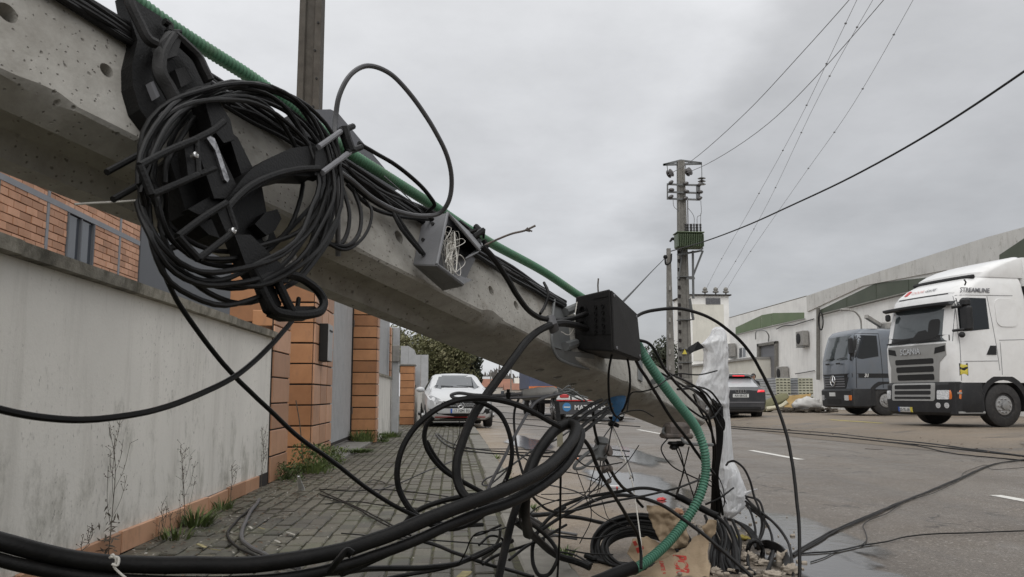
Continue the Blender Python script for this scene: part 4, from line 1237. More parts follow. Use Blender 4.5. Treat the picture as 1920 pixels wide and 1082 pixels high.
class Body:
    """a painted shell plus panels laid on it"""
    def __init__(s, T, parent): s.T = T; s.p = parent; s.bv = None
    def shell(s, name, rings, m, smooth=35):
        mb = MB(s.T); mb.loft(rings); s.bv = mb.bvh(); s.o = obj(name, mb, m, parent=s.p, smooth=smooth); return s.o
    def pan(s, name, poly, side, m, off=.006, parent=None, thick=.02, label=None):
        D = {'front': ((4, 0, 0), (0, 1, 0), (0, 0, 1), (-1, 0, 0)), 'left': ((0, 4, 0), (1, 0, 0), (0, 0, 1), (0, -1, 0)), 'right': ((0, -4, 0), (1, 0, 0), (0, 0, 1), (0, 1, 0)), 'rear': ((-9, 0, 0), (0, 1, 0), (0, 0, 1), (1, 0, 0))}[side]
        R = s.T.to_3x3()
        mb = MB(); panel(mb, s.bv, poly, s.T @ V(D[0]), R @ V(D[1]), R @ V(D[2]), R @ V(D[3]), off, thick=thick)
        return obj(name, mb, m, parent=parent or s.p, smooth=50, label=label)
    def at(s, side, u, v, off=.01):
        R = s.T.to_3x3()
        O, d = {'front': ((4, u, v), (-1, 0, 0)), 'left': ((u, 4, v), (0, -1, 0)), 'rear': ((-9, u, v), (1, 0, 0)), 'right': ((u, -4, v), (0, 1, 0))}[side]
        h = s.bv.ray_cast(s.T @ V(O), R @ V(d))
        return (h[0] if h[0] is not None else s.bv.find_nearest(s.T @ V(O))[0]) - (R @ V(d)) * off
    def dirv(s, v): return s.T.to_3x3() @ V(v)
# ---------------------------------------------------------------- big white lorry
HS = V((-.985, -.17, 0))
T = frame_at(1876, 801, .078, HS, (-1.42, 1.06))
tk = thing('lorry', 'big white lorry tractor with high roof, grey grille and black mirrors', 'lorry', T.translation + V((2, 0, 0)))
cab = Body(T, tk)
cab.shell('cab', [cab_ring(1.02, -.10, -2.26, 1.235, .22, .06), cab_ring(1.3, -.08, -2.26, 1.245, .24, .06), cab_ring(1.9, -.07, -2.26, 1.245, .27, .06), cab_ring(1.96, -.085, -2.26, 1.24, .28, .06), cab_ring(2.4, -.17, -2.26, 1.22, .28, .06), cab_ring(2.86, -.27, -2.26, 1.19, .28, .06), cab_ring(3.05, -.32, -2.26, 1.18, .3, .06),
    cab_ring(3.18, -.42, -2.26, 1.16, .3, .08), cab_ring(3.34, -.62, -2.26, 1.13, .34, .08), cab_ring(3.50, -.92, -2.26, 1.08, .36, .1), cab_ring(3.60, -1.2, -2.25, .98, .36, .15), cab_ring(3.64, -1.5, -2.2, .8, .3, .2)], MT['white_paint'])
MT['lorryglass'] = mat('lorry_windscreen', (.055, .066, .07), .06, .25, 1.1, spec=.8)
cab.pan('windscreen', [(-1.13, 1.97), (1.13, 1.97), (1.09, 2.84), (-1.09, 2.84)], 'front', MT['lorryglass'])
cab.pan('dashboard', [(-1.08, 1.99), (1.08, 1.99), (1.06, 2.12), (.5, 2.15), (.35, 2.28), (.1, 2.26), (-.05, 2.12), (-.7, 2.10), (-1.06, 2.16)], 'front', MT['black'], .009, thick=.004)
cab.pan('seat_back', rect(.42, 2.1, .78, 2.52, .1), 'front', MT['black'], .008, thick=.003)
# sun visor
mb = MB(T); mb.loft([[V((x - .12 * (y / 1.15) ** 2, y, z)) for y in [-1.16 + k * .29 for k in range(9)] for (x, z) in ((0, 0),)] for (x, z) in ((-.2, 2.90), (-.10, 2.84), (-.02, 2.86), (-.06, 2.99), (-.26, 3.07))], cap=False, closed=False)
obj('sun_visor', mb, MT['white_paint'], parent=tk)
mb = MB(T); mb.loft([[V((x - .12 * (y / 1.15) ** 2, y, z)) for y in [-1.16 + k * .29 for k in range(9)]] for (x, z) in ((-.23, 2.91), (-.11, 2.80), (-.015, 2.83), (-.012, 2.88), (-.10, 2.90))], cap=False, closed=False)
obj('visor_edge', mb, MT['truck_dark'], parent=tk)
cab.pan('roof_seam', [(-1.1, 3.095), (1.1, 3.095), (1.1, 3.125), (-1.1, 3.125)], 'front', MT['truck_dark'], .01)
gr = cab.pan('grille_panel', [(-.98, 1.04), (.72, 1.04), (.80, 1.5), (1.0, 1.66), (1.0, 1.93), (-1.0, 1.93), (-1.0, 1.66), (-.92, 1.4)], 'front', MT['grille'], .012)
for y0, y1, z0, z1 in ((-.72, .62, 1.47, 1.60), (-.70, .61, 1.28, 1.42), (-.68, .6, 1.09, 1.23)):
    cab.pan('slot', rect(y0, z0, y1, z1, .04), 'front', MT['black'], .018, gr)
for sgn in (-1, 1):
    cab.pan('corner_intake', [(sgn * .66, 1.70), (sgn * .98, 1.75), (sgn * .98, 1.88), (sgn * .70, 1.84)][::sgn], 'front', MT['black'], .02, gr)
text('lettering', 'SCANIA', .2, cab.at('front', -.12, 1.775, .02), cab.dirv((0, 1, 0)), cab.dirv((0, 0, 1)), MT['letter_grey'] if False else MT['chrome'], tk, .012, spacing=1.0, bold=.004)
# lower front: bumper block with lower grille and lamps
low = Body(T, tk)
low.shell('bumper', [cab_ring(.27, -.10, -.85, 1.2, .2, .05, .1), cab_ring(.34, -.02, -.85, 1.24, .22, .05, .1), cab_ring(.60, .0, -.85, 1.25, .22, .05, .1), cab_ring(.98, -.03, -.85, 1.245, .22, .05, .1), cab_ring(1.04, -.08, -.85, 1.22, .22, .05, .1)], MT['truck_dark'])
lg = low.pan('lower_grille', rect(-.86, .60, .66, 1.02, .06), 'front', MT['grille'], .014)
for z0, z1 in ((.88, .98), (.75, .84), (.645, .70)):
    low.pan('slot', rect(-.74, z0, .54, z1, .03), 'front', MT['black'], .02, lg)
low.pan('headlight', rect(.72, .64, 1.06, .85, .03), 'front', MT['lamp'], .014)
low.pan('headlight', rect(-1.16, .64, -.92, .85, .03), 'front', MT['lamp'], .014)
low.pan('indicator', [(1.07, .64), (1.235, .65), (1.235, .85), (1.07, .85)], 'front', MT['orange_lens'], .014)
for y in (.74, .98): low.pan('fog_lamp', circ(y, .50, .065), 'front', MT['lamp'], .012)
low.pan('number_plate', rect(-.62, .325, -.10, .45), 'front', MT['plate'], .02)
low.pan('plate_band', rect(-.62, .325, -.56, .45), 'front', MT['plate_blue'], .024)
low.pan('plate_band', rect(-.17, .325, -.10, .45), 'front', MT['yellow'], .024)
text('plate_text', '23-TL-58', .095, low.at('front', -.365, .387, .026), low.dirv((0, 1, 0)), low.dirv((0, 0, 1)), MT['black'], tk, .002)
# side
cab.pan('side_window', [(-.36, 2.26), (-.60, 2.2), (-1.14, 2.26), (-1.14, 2.98), (-.42, 2.98)], 'left', MT['glass'])
cab.pan('side_window', [(-.28, 2.30), (-.60, 2.22), (-1.10, 2.27), (-1.10, 3.0), (-.30, 3.0)], 'right', MT['glass'])
def seam(bd, pts, side='left', r=.007, m='letter_grey', parent=None):
    P = []
    for (u0, v0), (u1, v1) in zip(pts, pts[1:]):
        for k in range(8): P.append(bd.at(side, u0 + (u1 - u0) * k / 8, v0 + (v1 - v0) * k / 8, .001))
    P.append(bd.at(side, *pts[-1], .001))
    mb = MB(); mb.tube(P, r, 5); return obj('door_seam' if parent is None else 'seam', mb, MT[m], parent=parent or bd.p)
seam(cab, [(-.30, 1.06), (-.32, 2.2), (-.40, 3.03)]); seam(cab, [(-1.34, 1.3), (-1.26, 2.2), (-1.18, 3.03)]); seam(cab, [(-.42, 3.04), (-1.2, 3.05), (-1.9, 3.06)])
seam(cab, [(-1.38, 2.0), (-2.2, 2.03)]); seam(cab, [(-1.4, 1.95), (-1.4, 1.2)]); seam(cab, [(-.3, 1.5), (-1.3, 1.52)])
cab.pan('door_handle', [(-1.0, 1.66), (-1.27, 1.66), (-1.27, 1.87), (-1.12, 1.87)], 'left', MT['truck_dark'], .015)
cab.pan('side_recess', rect(-1.95, 2.32, -1.36, 2.98, .15), 'left', MT['white_paint'], .02)
stk = cab.pan('sticker', rect(-.47, 1.18, -.27, 1.46), 'left', MT['black'], .005)
cab.pan('sticker_print', [(-.458, 1.2), (-.282, 1.2), (-.282, 1.32), (-.37, 1.29), (-.458, 1.34)], 'left', MT['yellow'], .008, stk)
cab.pan('sticker_print', [(-.458, 1.38), (-.33, 1.35), (-.282, 1.38), (-.30, 1.44), (-.458, 1.42)], 'left', MT['yellow'], .008, stk)
text('lettering', 'STREAMLINE', .145, cab.at('left', -1.15, 3.16, .02) + cab.dirv((.30, 0, 0)), cab.dirv((-1, 0, 0)), cab.dirv((0, -.16, 1)), MT['letter_grey'], tk, .003, shear=.25, spacing=1.0, bold=.003)
up_d = cab.dirv((-.55, 0, .45))
text('lettering', 'GATE', .14, cab.at('front', .17, 3.26, .03), cab.dirv((0, 1, 0)), up_d, MT['letter_grey'], tk, .002, shear=.2)
text('lettering', 'DOOR', .14, cab.at('front', -.27, 3.26, .03), cab.dirv((0, 1, 0)), up_d, mat('faded_red_print', (.62, .36, .34), .5), tk, .002, shear=.2)
mb = MB(); c = cab.at('front', -.68, 3.27, .015); e = cab.dirv((0, 1, 0)); mb.prism([c + e * a + up_d.normalized() * b for a, b in ((-.07, -.09), (.05, -.11), (.07, .08), (.0, .11), (-.06, .09))], up_d.cross(e).normalized() * -.006); obj('emblem', mb, MT['red'], parent=tk, smooth=False)
# roof deflector
df = Body(T, tk)
df.shell('roof_deflector', [cab_ring(3.50, -.95, -2.35, 1.1, .3, .05, .1), cab_ring(3.62, -.98, -2.35, 1.12, .3, .05, .12), cab_ring(3.74, -1.2, -2.35, 1.12, .3, .05, .12), cab_ring(3.86, -1.5, -2.35, 1.12, .3, .05, .12), cab_ring(3.96, -1.85, -2.35, 1.1, .25, .05, .12), cab_ring(4.03, -2.2, -2.34, .95, .06, .03, .02)], MT['white_paint'])
mb = MB(T); mb.tube([V((-.93 - .1 * (y / 1.1) ** 2, y, 3.52)) for y in [-1 + k * .2 for k in range(11)]], .05, 6); obj('roof_gap', mb, MT['black'], parent=tk)
sd_ = Body(T, tk)
sd_.shell('side_deflector', [[V((x, y, z)) for x, y in ((-2.28, 1.235), (-2.28, 1.0), (-2.95, 1.0), (-2.95, 1.25))] for z in (1.02, 3.4)] + [[V((x, y, 4.0)) for x, y in ((-2.3, 1.1), (-2.3, .95), (-2.85, .95), (-2.85, 1.12))]], MT['white_paint'])
mb = MB(T); mb.box((-2.268, 0, 2.2), (.012, 2.38, 2.2)); obj('cab_gap', mb, MT['black'], parent=tk, smooth=False)
# mirrors
for sg, lab in ((1, None),):
    mb = MB(T); mb.rbox((-.36, sg * 1.43, 2.47), (.16, .30, .58), .05); mb.rbox((-.36, sg * 1.41, 2.84), (.16, .26, .20), .05)
    mi = obj('mirror', mb, MT['truck_dark'], parent=tk, smooth=False)
    for q in ((V((-.22, sg * 1.16, 2.74)), V((-.28, sg * 1.40, 2.76))), (V((-.16, sg * 1.2, 2.2)), V((-.3, sg * 1.42, 2.22)))):
        mb = MB(T); mb.tube(list(q), .035, 6); obj('mirror_arm', mb, MT['truck_dark'], parent=mi)
    mb = MB(T); mb.ball(V((-.25, sg * 1.38, 2.10)), .07, 8, 6); obj('mirror_knob', mb, MT['truck_dark'], parent=mi)
mb = MB(T); mb.rbox((-.16, -1.0, 2.68), (.1, .16, .18), .04); obj('kerb_mirror', mb, MT['truck_dark'], parent=tk, smooth=False)
mb = MB(T)
for y0, y1 in ((-.9, -.1), (.0, .8)): mb.bar((-.02, y0, 1.99), (-.03, y1, 2.06), .03)
obj('wiper', mb, MT['black'], parent=tk, smooth=False)
mb = MB(T); mb.tube([V((-.62, 1.15, 3.28)), V((-.55, 1.27, 3.33)), V((-.48, 1.3, 3.38))], .018, 5); obj('aerial', mb, MT['black'], parent=tk)
# steps, arch, chassis
mb = MB(T); mb.rbox((-.50, 1.12, .66), (.80, .2, .76), .02); obj('step_well', mb, MT['truck_dark'], parent=tk, smooth=False)
for z in (.78, .34):
    mb = MB(T); mb.rbox((-.52, 1.225, z), (.72, .03, .05), .008); obj('step', mb, MT['grille'], parent=tk, smooth=False)
mb = MB(T); mb.rbox((-.42, 1.228, .66), (.12, .02, .07), .006); obj('side_marker', mb, MT['orange_lens'], parent=tk, smooth=False)
def arch(T, x, y0, y1, r, t, parent, m, a0=-12, a1=192, zc_=.5):
    mb = MB(T); prof = []
    rings = []
    for k in range(17):
        a = math.radians(a0 + (a1 - a0) * k / 16)
        rings.append([V((x + math.cos(a) * q, y, zc_ + math.sin(a) * q * 1.0)) for q, y in ((r, y0), (r + t, y0), (r + t, y1), (r, y1))])
    mb.loft(rings); return obj('wheel_arch', mb, m, parent=parent, smooth=50)
arch(T, -1.42, .75, 1.24, .58, .13, tk, MT['truck_dark'])
arch(T, -1.42, -1.24, -.75, .58, .13, tk, MT['truck_dark'])
mb = MB(T); mb.rbox((-1.42, 0, 1.08), (1.9, 2.3, .2), .03); mb.rbox((-2.5, 1.08, .75), (.75, .25, .75), .04); mb.rbox((-2.5, 0, .85), (3.2, .9, .3), .02); mb.rbox((-4.6, 0, .85), (2.4, .9, .25), .02); mb.rbox((-3.3, 1.0, .7), (1.0, .45, .6), .08); mb.rbox((-.95, 1.0, .3), (.35, .2, .08), .02)
obj('chassis', mb, MT['truck_dark'], parent=tk, smooth=False)
mb = MB(T); mb.rbox((-1.42, 0, .5), (.2, 2.0, .14), .03); obj('axle', mb, MT['truck_dark'], parent=tk, smooth=False)
for x in (-1.42, -5.1):
    for sg in (1, -1): wheel(tk, T, (x, sg * 1.06, .5), .5, .32, 'rim', sg)
# ---------------------------------------------------------------- silver lorry
T = frame_at(1659, 779.5, .08, V((-1, -.02, 0)), (-1.35, 1.02))
sk = thing('lorry', 'silver grey lorry with low roof parked behind the big white lorry', 'lorry', T.translation + V((2, 0, 0)))
sc_ = Body(T, sk)
sc_.shell('cab', [cab_ring(.95, -.05, -2.0, 1.22, .18, .06, .06), cab_ring(1.5, -.02, -2.0, 1.24, .2, .06, .06), cab_ring(2.0, -.03, -2.0, 1.235, .2, .06, .06), cab_ring(2.5, -.14, -2.0, 1.2, .2, .06, .06), cab_ring(2.95, -.26, -2.0, 1.15, .22, .06, .06), cab_ring(3.1, -.38, -1.98, 1.08, .25, .1, .06), cab_ring(3.17, -.6, -1.9, .95, .25, .1, .06)], MT['silver'])
sc_.pan('windscreen', [(-1.12, 2.02), (1.1, 2.02), (1.04, 2.92), (-1.05, 2.92)], 'front', MT['lorryglass'])
sc_.pan('pillar_trim', [(1.1, 2.0), (1.2, 2.0), (1.16, 3.0), (1.06, 3.0)], 'front', MT['black'], .008)
gp = sc_.pan('grille_panel', [(-1.1, .98), (.75, .98), (1.0, 1.38), (1.18, 1.38), (1.18, 1.52), (-1.18, 1.52), (-1.18, 1.2)], 'front', MT['truck_dark'], .012)
for k in range(5): sc_.pan('slat', rect(-1.0, 1.04 + k * .09, .72, 1.08 + k * .09), 'front', MT['silver'] if k == 4 else MT['letter_grey'], .02, gp)
c = sc_.at('front', -.1, 1.27, .05); mb = MB(); e = sc_.dirv((0, 1, 0)); z_ = V((0, 0, 1)); f_ = sc_.dirv((1, 0, 0))
mb.tube([c + e * math.cos(k * math.pi / 12) * .19 + z_ * math.sin(k * math.pi / 12) * .19 for k in range(24)], .018, 6, closed=True)
for k in range(3):
    a = math.radians(90 + 120 * k); mb.tube([c, c + e * math.cos(a) * .19 + z_ * math.sin(a) * .19], [.045, .01], 6)
obj('emblem', mb, MT['chrome'], parent=sk)
sc_.pan('side_stripe', [(-.1, 1.36), (-1.95, 1.36), (-1.95, 1.52), (-.1, 1.52)], 'left', MT['truck_dark'], .006)
text('lettering', '31', .17, sc_.at('left', -.62, 1.44, .01), sc_.dirv((-1, 0, 0)), (0, 0, 1), MT['plate'], sk, .003, shear=.2, bold=.006)
sc_.pan('side_window', [(-.22, 2.08), (-.5, 2.04), (-1.12, 2.14), (-1.12, 2.9), (-.26, 2.92)], 'left', MT['glass'])
for q in ([(-.24, 1.0), (-.26, 2.0), (-.36, 2.97)], [(-1.24, 1.0), (-1.2, 2.97)], [(-.36, 2.97), (-1.2, 2.97)]): seam(sc_, q, r=.011, m='black')
lb = Body(T, sk)
lb.shell('bumper', [cab_ring(.28, -.06, -.8, 1.18, .15, .05, .06), cab_ring(.34, .03, -.8, 1.24, .15, .05, .06), cab_ring(.9, .05, -.8, 1.24, .15, .05, .06), cab_ring(.97, .0, -.8, 1.22, .15, .05, .06)], MT['truck_dark'])
lb.pan('headlight', rect(.78, .55, 1.06, .74, .03), 'front', MT['lamp'], .012); lb.pan('headlight', rect(-1.12, .55, -.86, .74, .03), 'front', MT['lamp'], .012)
lb.pan('indicator', rect(1.08, .56, 1.2, .74, .02), 'front', MT['orange_lens'], .012)
lb.pan('number_plate', rect(-.35, .70, .12, .84), 'front', MT['plate'], .014)
lb.pan('air_intake', rect(-.6, .42, .5, .60, .03), 'front', MT['black'], .01)
lb.pan('bumper_seam', rect(-1.2, .60, -.7, .63), 'front', MT['silver'], .01)
for sg in (1,):
    mb = MB(T); mb.rbox((-.02, 1.36, 2.5), (.12, .24, .62), .05); mi = obj('mirror', mb, MT['truck_dark'], parent=sk, smooth=False)
    mb = MB(T); mb.tube([V((-.1, 1.18, 2.0)), V((0, 1.36, 2.05)), V((0, 1.36, 2.2))], .03, 6); obj('mirror_arm', mb, MT['truck_dark'], parent=mi)
mb = MB(T)
for y in (-.5, .35): mb.bar((.03, y, 2.06), (-.02, y + .5, 2.1), .025); mb.rbox((.05, y + .1, 1.9), (.03, .3, .06), .01)
obj('wiper', mb, MT['black'], parent=sk, smooth=False)
mb = MB(T); mb.rbox((-.5, 1.12, .65), (.9, .2, .62), .02); mb.rbox((-3.6, 0, .95), (3.6, .9, .3), .02); mb.rbox((-1.35, 0, 1.0), (1.6, 2.2, .1), .02); mb.rbox((-4.4, 0, 1.25), (4.6, 2.4, .25), .02)
obj('chassis', mb, MT['truck_dark'], parent=sk, smooth=False)
arch(T, -1.35, .78, 1.23, .6, .14, sk, MT['truck_dark'], zc_=.54); arch(T, -1.35, -1.23, -.78, .6, .14, sk, MT['truck_dark'], zc_=.54)
for sg in (1, -1): wheel(sk, T, (-1.35, sg * 1.02, .54), .54, .34, 'rim', sg)
for sg in (1, -1): wheel(sk, T, (-5.2, sg * 1.02, .54), .54, .34, 'rim', sg)
mb = MB(T); mb.bar((-1.9, .2, 3.3), (-.9, .9, 3.62), .13); mb.bar((-2.05, 0, 1.3), (-2.05, 0, 3.4), .35); mb.rbox((-2.0, .4, 3.3), (.5, .6, .3), .05)
obj('crane_arm', mb, MT['palegrey'], parent=sk, smooth=False)
mb = MB(T); mb.tube(smooth_path([V((-.8, .7, 3.15)), V((-.75, .75, 3.55)), V((-.5, .85, 3.8)), V((-.2, .95, 3.84))], 4), .03, 6); mb.rbox((-.05, 1.0, 3.85), (.34, .14, .1), .03)
obj('work_lamp', mb, MT['palegrey'], parent=sk)
# ---------------------------------------------------------------- cars
def car_ring(x, hw, zb, zs, zt, ht, sh=.985):
    h = [(0, zb), (hw * .8, zb), (hw * .95, zb + .07), (hw, zb + (zs - zb) * .45), (hw * 1.0, zb + (zs - zb) * .7), (hw * sh, zs), (ht + (hw * sh - ht) * .45, zs + (zt - zs) * .52), (ht + .02, zt - (zt - zs) * .12), (ht * .88, zt - .012), (ht * .45, zt + .012), (0, zt + .02)]
    return [V((x, y, z)) for y, z in h] + [V((x, -y, z)) for y, z in h[-2:0:-1]]
T = frame_at(859, 801, -.03, V((.075, -1, 0)), (-.75, 0))
wc = thing('car', 'white hatchback with a red bumper line parked on the pavement, facing forward', 'car', T.translation + V((0, 2, 0)))
bd = Body(T, wc)
st = [(0, .50, .40, .60, .66, .40), (-.05, .68, .30, .66, .73, .52), (-.16, .79, .22, .72, .80, .60), (-.4, .86, .19, .80, .90, .66), (-.85, .89, .19, .88, .985, .70), (-1.2, .89, .19, .92, 1.04, .72), (-1.32, .89, .19, .93, 1.08, .705), (-2.0, .89, .19, .96, 1.40, .60), (-2.4, .89, .19, .97, 1.445, .60), (-3.2, .88, .19, .98, 1.41, .58), (-3.8, .86, .2, 1.0, 1.30, .55), (-4.15, .82, .28, .98, 1.08, .6), (-4.28, .74, .4, .85, .92, .55)]
MT['lampdark'] = mat('headlight_housing', (.16, .165, .17), .15, .3, 16, coat=1)
bd.shell('body', [car_ring(*s) for s in st], MT['white_car'], 28)
for sg in (1, -1): seam(bd, [(sg * .80, .86), (sg * .72, .98), (sg * .70, 1.03)], 'front', .006, 'letter_grey', wc)
MT['carglass'] = mat('grey_windscreen', (.07, .078, .085), .06, .1, 2, spec=.8)
bd.pan('windscreen', [(-.76, 1.07), (.76, 1.07), (.61, 1.40), (-.61, 1.40)], 'front', MT['carglass'])
bd.pan('windscreen_gap', [(-.77, 1.045), (.77, 1.045), (.76, 1.068), (-.76, 1.068)], 'front', MT['black'])
for sg in (1, -1):
    bd.pan('headlight', [(sg * .46, .66), (sg * .62, .62), (sg * .80, .70), (sg * .82, .82), (sg * .74, .84), (sg * .52, .74)][::sg], 'front', MT['lampdark'], .008)
    bd.pan('lamp_reflector', circ(sg * .70, .745, .05), 'front', MT['lamp'], .014)
    bd.pan('bumper_vent', [(sg * .56, .36), (sg * .80, .36), (sg * .82, .50), (sg * .66, .52)][::sg], 'front', MT['black'], .006)
gr = bd.pan('grille', [(-.50, .63), (-.42, .51), (.42, .51), (.50, .63), (.46, .69), (-.46, .69)], 'front', MT['black'], .008)
for k in range(2):
    bd.pan('grille_bar', [(-.41, .56 + k * .05), (.41, .56 + k * .05), (.41, .575 + k * .05), (-.41, .575 + k * .05)], 'front', MT['chrome'], .014, gr)
c = bd.at('front', 0, .585, .02); mb = MB(); e = bd.dirv((0, 1, 0))
mb.tube([c + e * math.cos(k * math.pi / 10) * .085 + V((0, 0, 1)) * math.sin(k * math.pi / 10) * .085 for k in range(20)], .012, 6, closed=True)
for k in range(3):
    a = math.radians(90 + 120 * k); mb.tube([c, c + e * math.cos(a) * .085 + V((0, 0, 1)) * math.sin(a) * .085], [.022, .008], 6)
obj('emblem', mb, MT['chrome'], parent=wc)
bd.pan('lower_intake', [(-.70, .205), (.70, .205), (.60, .375), (-.60, .375)], 'front', MT['black'], .006)
bd.pan('red_line', [(-.66, .27), (.66, .27), (.65, .29), (-.65, .29)], 'front', MT['red'], .03, thick=.04)
np_ = bd.pan('number_plate', rect(-.26, .385, .26, .495), 'front', MT['plate'], .02)
bd.pan('plate_band', rect(-.26, .385, -.215, .495), 'front', MT['plate_blue'], .024, np_)
c0 = bd.at('front', .02, .44, .032); text('plate_text', '17 NM 93', .105, c0, bd.dirv((0, 1, 0)), (0, 0, 1), MT['black'], wc, .002)
for sg in (1, -1):
    mb = MB(T); mb.ball(V((-1.42, sg * .99, 1.0)), .12, 12, 8, (.7, 1.0, .62)); obj('mirror', mb, MT['white_car'], parent=wc)
    bd.pan('side_window', [(-1.7, 1.0), (-3.6, 1.04), (-3.3, 1.34), (-2.1, 1.34)], 'left' if sg > 0 else 'right', MT['glass'], .006)
    for x in (-.78, -3.45):
        wheel(wc, T, (x, sg * .79, .315), .315, .21, 'rim', sg, bolts=0)
mb = MB(T); mb.rbox((-2.1, 0, .24), (3.4, 1.5, .14), .02); obj('underbody', mb, MT['black'], parent=wc, smooth=False)
mb = MB(T)
for y in (-.1, .5): mb.bar((-1.27, y, 1.085), (-1.33, y - .5, 1.105), .014)
obj('wiper', mb, MT['black'], parent=wc, smooth=False)
T = frame_at(1381, 787, -.04, V((.02, 1, 0)), (-3.9, 0))
ac_ = thing('car', 'dark grey SUV seen from behind with lit red brake lights', 'car', T.translation + V((0, 2, 0)))
bd = Body(T, ac_)
st = [(0, .6, .4, .8, .9, .5), (-.3, .88, .26, .92, .98, .7), (-1.2, .92, .24, .98, 1.08, .74), (-2.0, .92, .24, 1.02, 1.52, .62), (-2.6, .92, .24, 1.03, 1.60, .62), (-3.6, .92, .24, 1.04, 1.58, .60), (-4.05, .91, .25, 1.05, 1.50, .57), (-4.32, .90, .27, 1.05, 1.20, .64), (-4.42, .89, .30, 1.03, 1.08, .74), (-4.47, .84, .36, .98, 1.02, .72)]
bd.shell('body', [car_ring(*s) for s in st], MT['dark_car'], 30)
MT['skyglass'] = mat('rear_glass_painted_sky', (.42, .43, .45), .18, .08, 3, coat=.8)  # grey-white base colour stands in for the sky reflected in the glass
bd.pan('rear_window', [(-.66, 1.14), (.66, 1.14), (.55, 1.45), (-.55, 1.45)], 'rear', MT['skyglass'], .01)
mb = MB(T); mb.rbox((-4.1, 0, 1.535), (.34, 1.12, .05), .02); sp2 = obj('roof_spoiler', mb, MT['dark_car'], parent=ac_, smooth=False)
mb = MB(T); mb.rbox((-4.28, .0, 1.53), (.02, .42, .035), .005); obj('brake_light', mb, MT['redlit'], parent=ac_, smooth=False)
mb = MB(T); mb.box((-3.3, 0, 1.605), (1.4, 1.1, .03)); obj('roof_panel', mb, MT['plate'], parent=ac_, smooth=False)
for sg in (1, -1):
    bd.pan('tail_light', [(sg * .58, .96), (sg * .86, .97), (sg * .88, 1.05), (sg * .62, 1.04)][::sg], 'rear', MT['redlit'], .012)
    bd.pan('side_window', [(-1.9, 1.06), (-4.0, 1.1), (-3.8, 1.46), (-2.2, 1.5)], 'left' if sg > 0 else 'right', MT['glass'], .006)
    for x in (-.95, -3.6): wheel(ac_, T, (x, sg * .82, .35), .35, .24, 'rim', sg, bolts=0)
np_ = bd.pan('number_plate', rect(-.28, .78, .28, .90), 'rear', MT['plate'], .014)
text('plate_text', 'AX·58·DZ', .105, bd.at('rear', 0, .84, .026), bd.dirv((0, -1, 0)), (0, 0, 1), MT['black'], ac_, .002)
mb = MB(); c = bd.at('rear', 0, .99, .02); e = bd.dirv((0, -1, 0))
for k in range(4): mb.tube([c + e * ((k - 1.5) * .085 + math.cos(q * math.pi / 8) * .055) + V((0, 0, 1)) * math.sin(q * math.pi / 8) * .055 for q in range(16)], .010, 5, closed=True)
obj('emblem', mb, MT['chrome'], parent=ac_)
bd.pan('bumper_strip', rect(-.84, .60, .84, .63), 'rear', MT['letter_grey'], .006); bd.pan('diffuser', rect(-.7, .34, .7, .46, .03), 'rear', MT['black'], .006)
mb = MB(T); mb.rbox((-2.2, 0, .28), (3.6, 1.5, .14), .02); obj('underbody', mb, MT['black'], parent=ac_, smooth=False)
# ---------------------------------------------------------------- lorry with a dark rear board, and a blue lorry further on
tr = thing('trailer', 'low trailer with a dark rear board lettered in white, red lamp above', 'trailer', (4.6, 28.5, 0))
mb = MB(); mb.rbox((4.63, 28, .40), (2.5, .10, .40), .01); bo = obj('rear_board', mb, MT['dark_car'], parent=tr, smooth=False)
mb = MB(); mb.box((4.63, 27.97, .645), (2.52, .10, .035)); obj('red_stripe', mb, MT['red'], parent=bo, smooth=False)
mb = MB(); mb.box((4.63, 27.98, .735), (2.52, .10, .13)); obj('white_stripe', mb, MT['plate'], parent=bo, smooth=False)
text('lettering', 'MATRAILER', .215, (4.50, 27.94, .41), (1, 0, 0), (0, 0, 1), MT['plate'], bo, .004, bold=.004)
mb = MB(); mb.prism([V((3.70 + math.cos(k * math.pi / 12) * .14, 27.945, .43 + math.sin(k * math.pi / 12) * .14)) for k in range(24)], V((0, -.012, 0))); obj('round_logo', mb, MT['bluesign'], parent=bo, smooth=False)
mb = MB(); mb.box((3.70, 27.93, .43), (.2, .006, .035)); obj('logo_bar', mb, MT['plate'], parent=bo, smooth=False)
for x in (3.62, 5.6):
    mb = MB(); mb.rbox((x, 27.95, .79), (.30, .08, .12), .02); obj('tail_lamp', mb, MT['redlens'], parent=tr, smooth=False)
mb = MB(); mb.rbox((4.63, 31.5, .80), (2.5, 7.0, .14), .02); obj('bed', mb, MT['truck_dark'], parent=tr, smooth=False)
I4 = Matrix.Rotation(math.pi / 2, 4, 'Z')
for y in (29.2, 30.3):
    for x in (3.6, 5.66): wheel(tr, I4, (y, -x, .42 + RZ), .42, .26, 'rim', 1)
mb = MB(); mb.box((4.63, 28.04, .18), (1.9, .05, .1)); obj('under_bar', mb, MT['plate'], parent=tr, smooth=False)
bl = thing('lorry', 'blue tarpaulin lorry with an orange edge seen from behind under the fallen pole', 'lorry', (4.0, 38, 0))
mb = MB(); mb.rbox((4.35, 38, 1.62), (2.45, 5.5, 1.1), .04); obj('tarpaulin_body', mb, MT['bluetarp'], parent=bl, smooth=False)
mb = MB(); mb.box((4.35, 35.22, 1.12), (2.5, .06, .13)); obj('edge_rail', mb, MT['orange_lens'], parent=bl, smooth=False)
mb = MB(); mb.rbox((4.35, 38, .85), (2.3, 5.6, .3), .03); mb.rbox((4.35, 35.3, .55), (2.3, .1, .16), .02); obj('chassis', mb, MT['truck_dark'], parent=bl, smooth=False)
for x in (3.4, 3.72, 4.95, 5.3): wheel(bl, I4, (36.4, -x, .46 + RZ), .46, .25, 'rim', 1)
